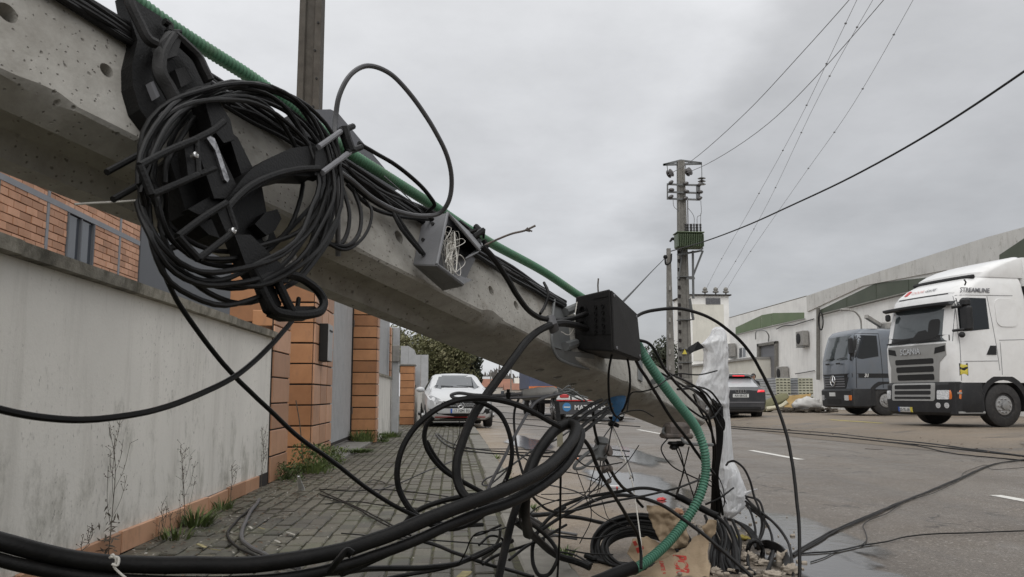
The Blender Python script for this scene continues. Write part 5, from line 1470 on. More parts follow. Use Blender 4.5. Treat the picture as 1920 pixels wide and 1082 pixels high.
for x in (3.4, 5.3): wheel(bl, I4, (40, -x, .46 + RZ), .46, .25, 'rim', 1)
for x in (3.35, 5.35):
    mb = MB(); mb.rbox((x, 35.24, .8), (.3, .06, .12), .02); obj('tail_lamp', mb, MT['redlens'], parent=bl, smooth=False)

# ================================================================ people
def person(label, loc, facing, coat, hair, stoop=0.0, h=1.72, arms=None, hood=False):
    t = thing('person', label, 'person', loc)
    s = h / 1.75
    f = V((math.cos(facing), math.sin(facing), 0)); l = V((-f.y, f.x, 0)); z = V((0, 0, 1)); L = V(loc)
    def pt(fx, ly, hz):
        # stooping bends everything above the hips forward
        if hz > .95:
            q = hz - .95; fx = fx + math.sin(stoop) * q; hz = .95 + math.cos(stoop) * q
        return L + (f * fx + l * ly + z * hz) * s
    J = [pt(0, 0, .95), pt(0, 0, 1.15), pt(.0, 0, 1.36), pt(.02, 0, 1.47), pt(.03, 0, 1.55), pt(.045, 0, 1.63), pt(.035, 0, 1.715)]
    Rr = [(.165, .12), (.155, .115), (.185, .12), (.075, .07), (.065, .065), (.085, .098), (.07, .08)]
    E_ = [(0, 1), (1, 2), (2, 3), (3, 4), (4, 5), (5, 6)]
    for sg in (1, -1):
        a = arms or ((.03, .25, 1.12), (.16, .24, .9))
        k = len(J)
        J += [pt(0, sg * .19, 1.40), pt(a[0][0], sg * a[0][1], a[0][2]), pt(a[1][0], sg * a[1][1], a[1][2]), pt(a[1][0] + .05, sg * a[1][1] * .97, a[1][2] - .09)]
        Rr += [(.075, .075), (.055, .055), (.042, .042), (.036, .025)]; E_ += [(2, k), (k, k + 1), (k + 1, k + 2), (k + 2, k + 3)]
        k = len(J)
        J += [pt(0, sg * .10, .86), pt(.03, sg * .11, .48), pt(-.01, sg * .115, .09), pt(.14, sg * .13, .035)]
        Rr += [(.10, .10), (.068, .068), (.05, .05), (.045, .035)]; E_ += [(0, k), (k, k + 1), (k + 1, k + 2), (k + 2, k + 3)]
    me = bpy.data.meshes.new('body'); me.from_pydata([p - L for p in J], E_, [])
    o = bpy.data.objects.new('body', me); COL.objects.link(o)
    sm = o.modifiers.new('s', 'SKIN'); o.modifiers.new('u', 'SUBSURF').levels = 1
    for v, r in zip(me.skin_vertices[0].data, Rr): v.radius = (r[0] * s, r[1] * s)
    me.skin_vertices[0].data[0].use_root = True
    bpy.context.view_layer.update()
    m2 = bpy.data.meshes.new_from_object(o.evaluated_get(bpy.context.evaluated_depsgraph_get()))
    bpy.data.objects.remove(o)
    for mm in (coat, MT['trouser'], MT['skin']): m2.materials.append(mm)
    hip = .93 * s; R_ = J[3] - L
    for p in m2.polygons:
        c = p.center; p.use_smooth = True
        p.material_index = 2 if (c - (J[4] - L)).dot((J[6] - J[3]).normalized()) > -.03 * s else (1 if c.z < hip - .05 else 0)
    b = bpy.data.objects.new('body', m2); COL.objects.link(b); place(b, L, t)
    ax = (J[6] - J[4]).normalized(); hc = J[5] - f * .018 + ax * .022 * s
    mb = MB(); mb.ball(hc, .112 * s, 12, 9, (.98, .92, 1.12))
    keep = [i for i, p in enumerate(mb.v) if (p - hc).dot(f) < .035 * s or (p - hc).dot(ax) > .06 * s]
    ks = set(keep); mb.f = [q for q in mb.f if all(i in ks for i in q)]
    obj('hair' if not hood else 'hood', mb, hair, parent=t, smooth=True)
    fc = J[5] + f * .082 * s
    mb = MB(); mb.ball(fc + f * .012, .016 * s, 6, 5, (1, 1, 1.4)); obj('nose', mb, MT['skin'], parent=t)
    mb = MB()
    for sg in (1, -1): mb.ball(J[5] + f * .078 * s + l * sg * .034 * s + ax * .028 * s, .013 * s, 6, 5)
    obj('eyes', mb, MT['black'], parent=t)
    mb = MB(); mb.ball(fc - ax * .045 * s - f * .006, .02 * s, 6, 5, (.5, 1.4, .4), Matrix.Rotation(facing, 3, 'Z')); obj('mouth', mb, MT['red'] if False else MT['hair'], parent=t)
    return t
person('person in a black coat standing beside the dark grey SUV', WY(1416, 800, 34.2).xy.to_3d() + V((0, 0, .02)), math.radians(-120), MT['coat'], MT['hair'], 0, 1.66)
person('person behind the roof of the dark grey SUV, only dark hair showing', WY(1391, 800, 37).xy.to_3d() + V((0, 0, .0)), math.radians(80), MT['coat'], MT['hair'], 0, 1.72)
person('person in a grey coat stooping beside the transformer pole', WY(1301, 800, 25).xy.to_3d() + V((0, 0, RZ)), math.radians(-20), MT['coatgrey'], MT['hair'], .85, 1.62)
# ================================================================ the fallen concrete pole
PA, PB = W(0, 133, 1.55), W(1310, 787.3, 5.3)
PD = (PB - PA).normalized()
_e = PD.cross(V((0, 0, 1))).normalized(); _u = _e.cross(PD)
if (CAM - PA).dot(_e) < 0: _e = -_e
_c, _s = math.cos(.30), math.sin(.30)
PT = _c * _u - _s * _e               # up the face that carries the fittings
PBd = -_s * _u - _c * _e             # across the underside, away from the camera
PN = -PBd                            # out of the face
PLEN = (PB - PA).length
def pole_s(s): return PA + PD * (PLEN * s), .29 + (.226 - .29) * s, .294 + (.224 - .294) * s
def OF(px, py, off=.0):
    """point off metres in front of the pole face, seen at a pixel"""
    r = RAY(px, py); t = (PA + PN * off - CAM).dot(PN) / r.dot(PN)
    return CAM + r * t
def m_pitted():
    m = NT('pitted_concrete')
    t = m.tc.outputs['Object']
    c = m.ramp(m.noise(14, 6, .65), [(.3, (.30, .285, .255)), (.55, (.385, .37, .335)), (.75, (.45, .435, .40))])
    c = m.mix(m.mapr(m.noise(3.2, 6, .7), .5, .7, 0, .5), c, (.19, .175, .15))
    c = m.mix(m.mapr(m.noise(1.1, 5, .7, None, (6, 1.4, 6)), .55, .72, 0, .45), c, (.14, .125, .10))
    def pits(sc, r0, r1, thr):
        v = m.n('ShaderNodeTexVoronoi'); v.inputs['Scale'].default_value = sc; v.inputs['Randomness'].default_value = 1
        wv = m.n('ShaderNodeVectorMath', operation='ADD'); nn = m.n('ShaderNodeTexNoise'); nn.inputs['Scale'].default_value = 60
        sc_n = m.n('ShaderNodeVectorMath', operation='SCALE'); sc_n.inputs['Scale'].default_value = .009
        m.l(t, nn.inputs['Vector']); m.l(nn.outputs['Color'], sc_n.inputs[0]); m.l(t, wv.inputs[0]); m.l(sc_n.outputs[0], wv.inputs[1]); m.l(wv.outputs[0], v.inputs['Vector'])
        keep = m.n('ShaderNodeSeparateColor'); m.l(v.outputs['Color'], keep.inputs[0])
        a = m.mapr(v.outputs['Distance'], r0, r1, 1, 0)
        return m.math('MULTIPLY', a, m.mapr(keep.outputs[0], thr, thr + .05, 0, 1))
    rust = m.mapr(m.noise(1.9, 6, .7, None, (1, 3, 1)), .60, .74, 0, .35); c = m.mix(rust, c, (.17, .115, .07))
    p1 = pits(38, .07, .20, .62); p2 = pits(85, .08, .26, .6); p3 = pits(22, .06, .17, .76)
    p = m.math('MAXIMUM', m.math('MAXIMUM', p1, p2), p3)
    c = m.mix(m.math('MULTIPLY', p, .72), c, (.10, .09, .072))
    m.col(c); m.set(Roughness=.9)
    h = m.math('SUBTRACT', m.math('MULTIPLY', m.noise(70, 6, .7), .35), p)
    m.bump(h, .7, .006); return m.m
MT['pitted'] = m_pitted()
fp = thing('fallen_pole', 'fallen concrete pole with round holes slanting across the street', 'utility pole', PA + PD * 2.2)
mb = MB(); rings = []
NS = 150
for i in range(NS + 1):
    s = -.42 + (1.035 + .42) * i / NS
    o, w, u = pole_s(s)
    rec = max(0.0, min(1.0, (.40 - s) / .06))
    d = w * (.17 * rec + .0)
    jag = .0055 * noise.noise(V((s * 60, 0, 0))) + .005 * noise.noise(V((s * 190, 2, 0)))
    chip = max(0, noise.noise(V((s * 23, 5, 0))) - .22) * .045
    ch = .006 + abs(jag) * .7 + chip
    jt = max(0, noise.noise(V((s * 31, 9, 3))) - .2) * .035
    k_ = -.055 * w
    prof = [(ch, 0), (u * .26, k_), (u * .33, d + k_ * (1 - rec) * .8), (u * .71, d + k_ * (1 - rec) * .3), (u * .80, k_ * .2), (u - .008, 0), (u, .008), (u, w - .008), (u - .008, w), (.008 + jt, w), (0, w - .006 - abs(jag) * .6 - jt), (0, ch)]
    rings.append([o + PBd * a + PT * b for a, b in prof])
# ragged far end
rings.append([p + PD * .02 for p in [sum(rings[-1], V((0, 0, 0))) / 12 + (q - sum(rings[-1], V((0, 0, 0))) / 12) * .86 for q in rings[-1]]])
mb.loft(rings)
shaft = obj('shaft', mb, MT['pitted'], parent=fp, smooth=30)
# real holes cut through the face and the underside
cut = MB()
for px, py, r in ((14, 24, .021), (200, 132, .0165), (748, 444, .0215), (921, 545, .0195), (968, 573, .0195), (1012, 598, .0195), (1228, 700, .02)):
    c = OF(px, py); cut.cyl(c + PN * .02, c - PN * .10, r, sides=18)
def under(px, py):
    r = RAY(px, py); t = (PA - CAM).dot(PT) / r.dot(PT); return CAM + r * t
for px, py in ((1012, 692), (1045, 706), (1073, 719), (1103, 731), (1140, 748)):
    c = under(px, py); cut.cyl(c - PT * .02, c + PT * .08, .021, sides=16)
cm = bpy.data.meshes.new('cut'); cm.from_pydata([p - WPOS[shaft.name] for p in cut.v], [], cut.f)
co = bpy.data.objects.new('cut', cm); COL.objects.link(co)
co.parent = fp; co.location = shaft.location
md = shaft.modifiers.new('b', 'BOOLEAN'); md.operation = 'DIFFERENCE'; md.object = co; md.solver = 'EXACT'
bpy.context.view_layer.update()
me2 = bpy.data.meshes.new_from_object(shaft.evaluated_get(bpy.context.evaluated_depsgraph_get()))
shaft.modifiers.clear(); shaft.data = me2; bpy.data.objects.remove(co)
bpy.context.view_layer.update()

def opath(pts, off=None, step=5, closed=False):
    return smooth_path([OF(p[0], p[1], p[2] if len(p) > 2 else off) for p in pts], step, closed)
def obar(mb, pts, off, r, sides=8, step=4, flat=None):
    return mb.tube(opath(pts, off, step) if len(pts) > 2 else [OF(*(p if len(p) > 2 else (*p, off))) for p in pts], r, sides, flat=flat)
def oplate(mb, pts, off, t):
    P = [OF(p[0], p[1], off) for p in pts]; return mb.prism(P, PN * -t)
# ---------------------------------------------------------------- green corrugated conduit
MT['conduit'] = mat('green_conduit', (.062, .165, .092), .5, .15, 5, dirt=.5, dcol=(.095, .11, .06))
MT['conduit_far'] = mat('green_conduit_clean', (.058, .175, .118), .5, .12, 5, dirt=.4, dcol=(.045, .085, .055))
def corrugated(name, label, path, r, m, pitch, amp):
    P = smooth_path(path, 10)
    # resample evenly
    L = [0.0]
    for a, b in zip(P, P[1:]): L.append(L[-1] + (b - a).length)
    out_ = []; rr = []; j = 0; t = 0.0; k = 0
    while t < L[-1]:
        while L[j + 1] < t: j += 1
        f = (t - L[j]) / max(1e-9, L[j + 1] - L[j]); out_.append(P[j].lerp(P[j + 1], f))
        ph = k % 5; rr.append(r * (1, 1, 1 - amp, 1 - amp, 1 - amp * .5)[ph] if ph != 4 else r * (1 - amp * .5)); k += 1; t += pitch / 5
    mb = MB(); mb.tube(out_, rr, 12)
    return obj(name, mb, m, label=label, cat='conduit', smooth=50)
corrugated('corrugated_conduit', 'green corrugated conduit lying along the top of the fallen pole',
    [OF(120, -110, .02), OF(180, -52, .02), OF(250, -2, .015), OF(310, 42, .015), OF(380, 88, .015), OF(467, 143, .015), OF(530, 188, .015), OF(589, 234, .015), OF(650, 283, .015), OF(722, 329, .015), OF(800, 378, .01), OF(870, 425, .005), OF(926, 459, .0), OF(1020, 510, .01), OF(1084, 553, .05), OF(1120, 575, .06)], .0182, MT['conduit'], .0125, .15)
corrugated('corrugated_conduit', 'bright green corrugated conduit hanging from the black junction box down to the ground',
    [W(1192, 640, 4.05), W(1204, 662, 4.08), W(1218, 684, 4.1), W(1240, 716, 4.15), W(1264, 748, 4.2), W(1288, 778, 4.25), W(1308, 808, 4.3), W(1321, 846, 4.3), W(1323, 885, 4.3), W(1312, 930, 4.25), W(1287, 974, 4.2), W(1252, 1018, 4.1), W(1216, 1050, 4.0), W(1186, 1070, 3.92)], .0245, MT['conduit_far'], .0148, .2)

MT['strapsteel'] = mat('scratched_steel', (.30, .30, .31), .3, .6, 60, .6, 80, metal=.9, dirt=.6)
# ---------------------------------------------------------------- slack cable holder with its coil
cb = thing('cable_holder', 'black plastic cross shaped cable holder bolted to the fallen pole', 'cable holder', OF(445, 380, .0))
def part(name, mb, m='plastic', smooth=40, parent=None): return obj(name, mb, MT[m], parent=parent or cb, smooth=smooth)
mb = MB()
oplate(mb, [(375, 205), (402, 193), (421, 212), (424, 238), (444, 260), (474, 322), (492, 352), (500, 400), (520, 452), (486, 492), (456, 476), (424, 400), (394, 330), (376, 262)], .05, .035)
oplate(mb, [(478, 420), (498, 398), (520, 392), (528, 410), (516, 432), (500, 442)], .075, .025)
part('back_plate', mb, smooth=False)
mb = MB(); oplate(mb, [(318, 300), (352, 268), (380, 262), (420, 350), (448, 420), (430, 452), (392, 440), (350, 400)], .075, .05); part('inner_tray', mb, smooth=False)
mb = MB(); oplate(mb, [(384, 190), (404, 180), (432, 224), (440, 262), (420, 268), (398, 240)], .12, .04); part('top_cap', mb, smooth=False)
mb = MB(); oplate(mb, [(366, 268), (397, 250), (446, 352), (424, 372), (402, 372)], .115, .07); oplate(mb, [(425, 240), (446, 258), (482, 330), (460, 350)], .10, .05)
part('clamp_block', mb, smooth=False)
mb = MB(); oplate(mb, [(388, 259), (394, 255), (402, 259), (408, 272), (430, 336), (427, 342), (421, 336), (404, 282)], .121, .008)
part('steel_strap', mb, 'strapsteel', False)
mb = MB(); oplate(mb, [(352, 392), (398, 366), (424, 362), (430, 380), (404, 398), (372, 402)], .105, .02); part('web', mb, smooth=False)
# right arm with the fork
mb = MB()
oplate(mb, [(452, 338), (470, 318), (505, 296), (545, 278), (592, 272), (603, 282), (603, 322), (592, 331), (548, 329), (510, 338), (470, 360), (438, 382), (425, 396), (421, 380), (436, 360)], .125, .05)
obar(mb, [(424, 396), (432, 384), (465, 352), (510, 330), (560, 318), (598, 316)], .137, .0085, 8)
oplate(mb, [(592, 272), (604, 268), (613, 300), (604, 332), (590, 328)], .135, .03)
part('arm', mb, smooth=30)
mb = MB(); obar(mb, [(597, 276), (645, 242)], .14, .0078); obar(mb, [(604, 324), (655, 286)], .14, .0078); part('fork', mb, 'letter_grey')
mb = MB(); obar(mb, [(644, 240), (650, 262), (658, 284)], .14, .0145); obar(mb, [(638, 246), (662, 237)], .14, .0088); obar(mb, [(650, 286), (677, 276)], .14, .0088); part('fork_end', mb)
# two ladder arms
for A_, B_, C_, D_ in (((262, 311), (366, 262), (371, 328), (284, 366)), ((333, 444), (424, 381), (441, 432), (372, 486))):
    mb = MB()
    obar(mb, [A_, ((A_[0] + B_[0]) / 2, (A_[1] + B_[1]) / 2 - 3), B_], .15, .0074); obar(mb, [D_, C_], .15, .007); obar(mb, [A_, D_], .15, .0085); obar(mb, [B_, C_], .14, .008)
    mx_ = (B_[0] * .8 + A_[0] * .2, B_[1] * .8 + A_[1] * .2)
    oplate(mb, [mx_, B_, C_, (C_[0] * .8 + D_[0] * .2, C_[1] * .8 + D_[1] * .2)], .142, .02)
    part('ladder_arm', mb)
mb = MB(); obar(mb, [(366, 262), (400, 244), (420, 228)], .14, .0078); obar(mb, [(371, 328), (402, 316)], .13, .007); part('arm_root', mb)
for px, py in ((368, 290), (439, 432)):
    c = OF(px, py, .158); mb = MB(); mb.lathe([(.0068, -.01), (.0068, 0), (.004, .002), (.0025, -.001), (.001, -.001)], c, PN, 12); part('screw', mb, 'chrome')
# straight rods sticking out to the left
for a, b in (((200, 323), (272, 284)), ((212, 374), (262, 346)), ((306, 470), (330, 462))):
    mb = MB(); obar(mb, [a, b], .06, .0068); part('rod', mb, 'rubber')
# lower hook
mb = MB()
for q in ([(470, 500), (486, 530), (500, 560), (514, 582), (545, 590), (580, 590), (602, 582), (607, 566), (598, 548), (578, 530), (556, 518), (535, 514)], [(514, 516), (528, 545), (540, 570), (548, 584)]):
    obar(mb, q, .11, .0106, 8)
oplate(mb, [(440, 440), (470, 440), (545, 512), (540, 530), (480, 520), (462, 500)], .11, .03); oplate(mb, [(478, 505), (500, 505), (528, 570), (520, 590), (506, 580)], .10, .02); oplate(mb, [(512, 588), (516, 574), (590, 574), (600, 584), (580, 597), (536, 598)], .10, .02)
part('hook', mb)
mb = MB()
for px, py, s in ((536, 500, .018), (545, 482, .014), (530, 510, .014), (494, 442, .012), (484, 470, .013)):
    mb = MB(); mb.ball(OF(px, py, .05), s, 8, 6, (1, .8, 1.3)); obj('putty', mb, MT['palegrey'], parent=cb)
# the coil itself: one cable wound many times
turns = [(270, 641, 142, 520), (280, 612, 160, 462), (292, 596, 148, 500), (266, 578, 172, 540), (296, 556, 180, 478), (276, 634, 152, 566), (268, 604, 146, 536), (306, 642, 166, 582), (260, 572, 186, 492), (314, 618, 176, 520), (284, 638, 158, 602)]
P = []
for i, (l, r, t, b) in enumerate(turns):
    n_ = turns[(i + 1) % len(turns)]
    for k in range(16):
        f = k / 16; a = math.pi - 2 * math.pi * f
        L_, R_, T_, B_ = ((1 - f) * x + f * y for x, y in zip((l, r, t, b), n_))
        cx_, cy_ = (L_ + R_) / 2, (T_ + B_) / 2; rx, ry = (R_ - L_) / 2, (B_ - T_) / 2
        ca, sa = math.cos(a), math.sin(a)
        sq = 1 + .03 * math.cos(2 * a) + .02 * math.sin(3 * a + i)
        x = cx_ + rx * ca * sq + (ry * .10) * (sa) * -1 * .0; y = cy_ - ry * sa * sq
        x += 16 * sa * -1 * (-1 if sa < 0 else .2)
        P.append((x, y, .055 + .085 * (.5 + .5 * math.sin(i * 2.4 + f * 5)) ))
mb = MB(); _cp = smooth_path([OF(*p) for p in P], 3)
_cp = [p + noise.noise_vector(p * 5 + V((i // 48 * 3.1, 0, 0))) * .016 for i, p in enumerate(_cp)]
mb.tube(_cp, .0057, 8)
obj('cable_coil', mb, MT['cable'], label='coil of black cable wound round the cross shaped holder', cat='cable coil')
# ---------------------------------------------------------------- upper clamp
ob = thing('anchor_clamp', 'black octagonal anchor clamp strapped round the fallen pole above the coil', 'clamp', OF(310, 130))
mb = MB(); oplate(mb, [(236, -12), (268, 10), (300, 30), (330, 60), (376, 108), (398, 150), (380, 190), (330, 215), (288, 240), (262, 205), (249, 160), (248, 120), (258, 75), (246, 40)], .035, .035)
obj('strap_plate', mb, MT['plastic'], parent=ob, smooth=False)
mb = MB()
for q in ([(322, 66), (310, 84), (300, 108), (300, 138), (316, 166), (334, 200)], [(324, 64), (346, 84), (370, 108), (382, 132), (392, 152)]): obar(mb, q, .065, .0165, 8, flat=.7)
oplate(mb, [(303, 80), (322, 60), (340, 74), (332, 104), (308, 112)], .075, .03)
obj('frame', mb, MT['box'], parent=ob)
mb = MB(); oplate(mb, [(328, 130), (346, 126), (360, 152), (340, 164)], .05, .02); obj('tension_block', mb, MT['box'], parent=ob, smooth=False)
for q in ([(282, 154), (288, 152), (300, 180), (294, 184)], [(304, 202), (311, 199), (316, 212), (308, 216)], [(372, 180), (380, 176), (384, 184), (376, 188)], [(382, 200), (390, 198), (390, 204), (383, 206)]):
    mb = MB(); oplate(mb, q, .05, .02); obj('pin', mb, MT['letter_grey'], parent=ob, smooth=False)
mb = MB(); obar(mb, [(236, -30), (246, 10), (262, 44), (278, 74), (292, 82)], .075, .0115); obj('rod', mb, MT['box'], parent=ob)
mb = MB(); obar(mb, [(308, 40), (318, 48), (318, 60)], .05, .009); obar(mb, [(312, 60), (338, 60)], .05, .006); obj('strap_end', mb, MT['plastic'], parent=ob)
# ---------------------------------------------------------------- grey trapezoid cabinet behind the pole
gc = MB(); q = [(560, 206), (620, 205), (634, 212), (752, 352), (700, 372), (588, 262)]
P0 = [OF(x, y, -.02) for x, y in q]; gc.prism(P0, PN * -.12)
obj('grey_bracket', gc, MT['greydark'], label='grey sloping bracket plate behind the green conduit', cat='bracket', smooth=False)
# ---------------------------------------------------------------- grey box with white strings
gx = thing('open_box', 'open grey splice box stuffed with tangled white strings', 'box', OF(830, 480))
def hexa(mb, quads, t):
    for q, d in quads: mb.prism([OF(*p) for p in q], d)
    return mb
a0, a1, b0, b1 = (793, 411, .015), (839, 399, .125), (775, 494, .015), (819, 496, .125)
mb = MB(); mb.prism([OF(*a0), OF(*a1), OF(*b1), OF(*b0)], PD * .006); obj('side_plate', mb, MT['greyplastic'], parent=gx, smooth=False)
mb = MB(); mb.prism([OF(*a1), OF(899, 470, .115), OF(904, 458, .02), OF(842, 402, .02)], PT * .006); obj('top_plate', mb, MT['greyplastic'], parent=gx, smooth=False)
mb = MB(); mb.prism([OF(*b0), OF(*b1), OF(868, 533, .115), OF(830, 542, .015)], PT * -.006); mb.prism([OF(848, 518, .12), OF(868, 533, .118), OF(884, 526, .118), OF(864, 520, .12)], PT * .004); obj('bottom_plate', mb, MT['greyplastic'], parent=gx, smooth=False)
mb = MB(); mb.prism([OF(899, 470, .115), OF(904, 458, .02), OF(874, 486, .02), OF(872, 484, .115)], PD * .006); mb.prism([OF(838, 402, .012), OF(902, 460, .012), OF(866, 536, .012), OF(822, 500, .012)], PN * .004); obj('back_plate', mb, MT['greyplastic'], parent=gx, smooth=False)
mb = MB()
for p, q in ((a1, b1), (b1, (868, 533, .115)), (a1, (899, 470, .115))): mb.tube([OF(*p), OF(*q)], .005, 6)
obj('rim', mb, MT['greyplastic'], parent=gx)
for px, py, f in ((822, 432, .09), (794, 450, .04), (815, 462, .085), (812, 420, .07), (800, 478, .06)):
    c = OF(px, py, f); mb = MB(); mb.cyl(c - PD * .006, c + PD * .003, .0058, sides=10); obj('hole', mb, MT['black'], parent=gx)
R = random.Random(4); P = []
for k in range(95):
    u = R.random(); a = R.uniform(0, 6.28)
    P.append(OF(832 + 22 * R.random() + 6 * math.cos(a), 432 + 88 * u, .03 + .1 * R.random()))
mb = MB(); mb.tube(smooth_path(P, 6), .0011, 5)
for q in ([(836, 470, .1), (858, 462, .12), (872, 452, .12), (868, 448, .12), (855, 450, .12)], [(842, 490, .1), (862, 478, .14), (872, 492, .14), (856, 510, .12)], [(835, 450, .12), (846, 428, .12), (838, 425, .12), (834, 440, .12)]):
    mb.tube(opath(q, step=8), .0011, 5)
obj('tangled_string', mb, MT['string'], label='tangle of white string stuffed in the open grey box', cat='string')
# ---------------------------------------------------------------- black junction box
jb = thing('junction_box', 'black junction box with cable entries clamped to the fallen pole', 'junction box', W(1140, 650, 3.8))
tl, tm, tr_, bl_, bm, br_ = W(1079, 556, 3.80), W(1143, 541, 3.60), W(1193, 588, 3.88), W(1077, 655, 3.80), W(1149, 660, 3.60), W(1201, 678, 3.88)
tb, bb_ = tl + tr_ - tm, bl_ + br_ - bm
mb = MB(); mb.add([tl, tm, tr_, tb, bl_, bm, br_, bb_], [(0, 1, 2, 3), (7, 6, 5, 4), (0, 4, 5, 1), (1, 5, 6, 2), (2, 6, 7, 3), (3, 7, 4, 0)])
bx = obj('case', mb, MT['box'], parent=jb, smooth=False)
bv = bx.modifiers.new('bevel', 'BEVEL'); bv.width = .008; bv.segments = 3
def fq(u, v, o=0):   # on the entry face
    n = (tm - tl).cross(bl_ - tl).normalized()
    if n.dot(CAM - tl) < 0: n = -n
    return tl.lerp(tm, u).lerp(bl_.lerp(bm, u), v) + n * o
fn = (fq(.5, .5, 1) - fq(.5, .5)).normalized()
for i in range(2):
    for j in range(5):
        c = fq(.60 + .2 * i, .26 + .105 * j, .001)
        mb = MB(); mb.lathe([(.0085, 0), (.0085, .004), (.0055, .004), (.005, .001), (.0005, .001)], c, fn, 12); g_ = obj('small_entry', mb, MT['rubber'], parent=jb)
        mb = MB(); mb.lathe([(.005, .0015), (.0005, .0018)], c, fn, 10); obj('bore', mb, MT['black'], parent=g_)
for v, r in ((.30, .023), (.56, .023)):
    mb = MB(); mb.lathe([(r, 0), (r, .012), (r * .8, .012), (r * .75, .003), (.001, .003)], fq(.27, v, .001), fn, 18); obj('large_entry', mb, MT['rubber'], parent=jb)
ln = (bm - tm).cross(tr_ - tm).normalized()
if ln.dot(CAM - tm) < 0: ln = -ln
mb = MB(); mb.prism([tm.lerp(tr_, .02) + (bm - tm) * .02 + ln * .0, tm.lerp(tr_, .98) + (br_ - tr_) * .02, br_.lerp(tr_, .03), bm.lerp(tm, .03)], ln * .008); lid = obj('lid', mb, MT['box'], parent=jb, smooth=False)
b2 = lid.modifiers.new('bevel', 'BEVEL'); b2.width = .004; b2.segments = 2
for u, v in ((.08, .08), (.92, .10), (.08, .92), (.92, .90)):
    c = tm.lerp(tr_, u).lerp(bm.lerp(br_, u), v) + ln * .008
    mb = MB(); mb.lathe([(.007, 0), (.007, .003), (.003, .004), (.0005, .002)], c, ln, 10); obj('lid_screw', mb, MT['letter_grey'], parent=jb)
mb = MB(); mb.prism([fq(.52, .10, .001), fq(.94, .10, .001), fq(.94, .115, .001), fq(.52, .115, .001)], fn * .002); mb.prism([fq(.0, .70, .001), fq(.98, .70, .001), fq(.98, .715, .001), fq(.0, .715, .001)], fn * .002); obj('case_rib', mb, MT['box'], parent=jb, smooth=False)
mb = MB(); mb.tube([tl.lerp(tm, .1) + (tr_ - tm) * .1, tl.lerp(tm, .4) + (tr_ - tm) * .25 + V((0, 0, .012))], .012, 8); obj('gland', mb, MT['rubber'], parent=jb)
mb = MB(); mb.tube([W(1122, 556, 3.7), W(1121, 535, 3.7), W(1122, 522, 3.7)], .0035, 6); obj('pin', mb, MT['iron'], parent=jb)
# its steel saddle on the pole
mb = MB()
mb.prism([OF(1037, 562, .006), OF(1062, 574, .006), OF(1072, 662, .006), OF(1037, 650, .006)], PN * -.004)
mb.tube(opath([(1039, 562, .02), (1036, 600, .02), (1036, 648, .02), (1044, 668, .015), (1062, 680, .0), (1112, 694, -.03)], step=5), .0065, 8)
mb.prism([OF(1040, 655, .012), OF(1115, 664, .012), OF(1113, 697, -.03), OF(1050, 674, -.01)], PN * -.006)
mb.tube([OF(1060, 585, .02), W(1084, 575, 3.83)], .02, 8); mb.tube([OF(1060, 650, .02), W(1084, 642, 3.83)], .02, 8)
obj('steel_saddle', mb, MT['galv'], parent=jb, smooth=40)
mb = MB(); mb.prism([OF(1196, 656, .004), OF(1203, 660, .004), OF(1203, 716, .004), OF(1196, 712, .004)], PN * .006); obj('steel_band', mb, MT['galv'], parent=fp, smooth=False)
mb = MB(); mb.tube(opath([(1225, 716, .04), (1243, 708, .05), (1252, 708, .05)], step=4), .016, 8); obj('steel_stub', mb, MT['galv'], parent=fp)
# blue sheath under the pole
bs = MB(); rings = []
for cy_, hw, d in ((736, 17, 4.42), (752, 17, 4.42), (763, 15, 4.42), (770, 11, 4.42), (776, 7, 4.42), (791, 6, 4.42)):
    c = W(1157 - (cy_ - 738) * .05, cy_, d); r = hw * d / F
    rings.append([c + RT * math.cos(a) * r * (1 + .15 * noise.noise(V((math.cos(a) * 2, math.sin(a) * 2, cy_ * .1)))) + V((0, 1, 0)) * math.sin(a) * r * .8 for a in [k * math.pi / 8 for k in range(16)]])
bs.loft(rings); obj('blue_sheath', bs, mat('blue_sheath_plastic', (.05, .17, .36), .5, .2, 30, dirt=.4), label='blue plastic sheath hanging under the fallen pole', cat='sheath', smooth=50)
# cross plate with cut cables at the underside
cp = thing('insulator_clamp', 'rusty insulator clamp hanging under the far end of the fallen pole', 'clamp', W(1268, 830, 4.7))
mb = MB(); mb.rbox(W(1268, 806, 4.72), (.13, .12, .08), .02); mb.rbox(W(1268, 817, 4.72), (.16, .14, .03), .01); obj('saddle', mb, MT['iron'], parent=cp, smooth=False)
mb = MB(); mb.lathe([(.03, 0), (.035, .012), (.02, .02), (.025, .035), (.01, .045)], W(1263, 828, 4.68), (0, 0, -1), 10); mb.lathe([(.022, 0), (.028, .012), (.015, .03)], W(1276, 827, 4.68), (0, 0, -1), 10); obj('knobs', mb, MT['plastic'], parent=cp)
mb = MB(); mb.tube(smooth_path([W(1245, 802, 4.72), W(1243, 810, 4.7), W(1250, 816, 4.68)], 4), .008, 6); mb.tube(smooth_path([W(1278, 822, 4.65), W(1285, 830, 4.6), W(1305, 833, 4.6), W(1336, 834, 4.7)], 4), .009, 6); obj('bent_rod', mb, MT['galv'], parent=cp)
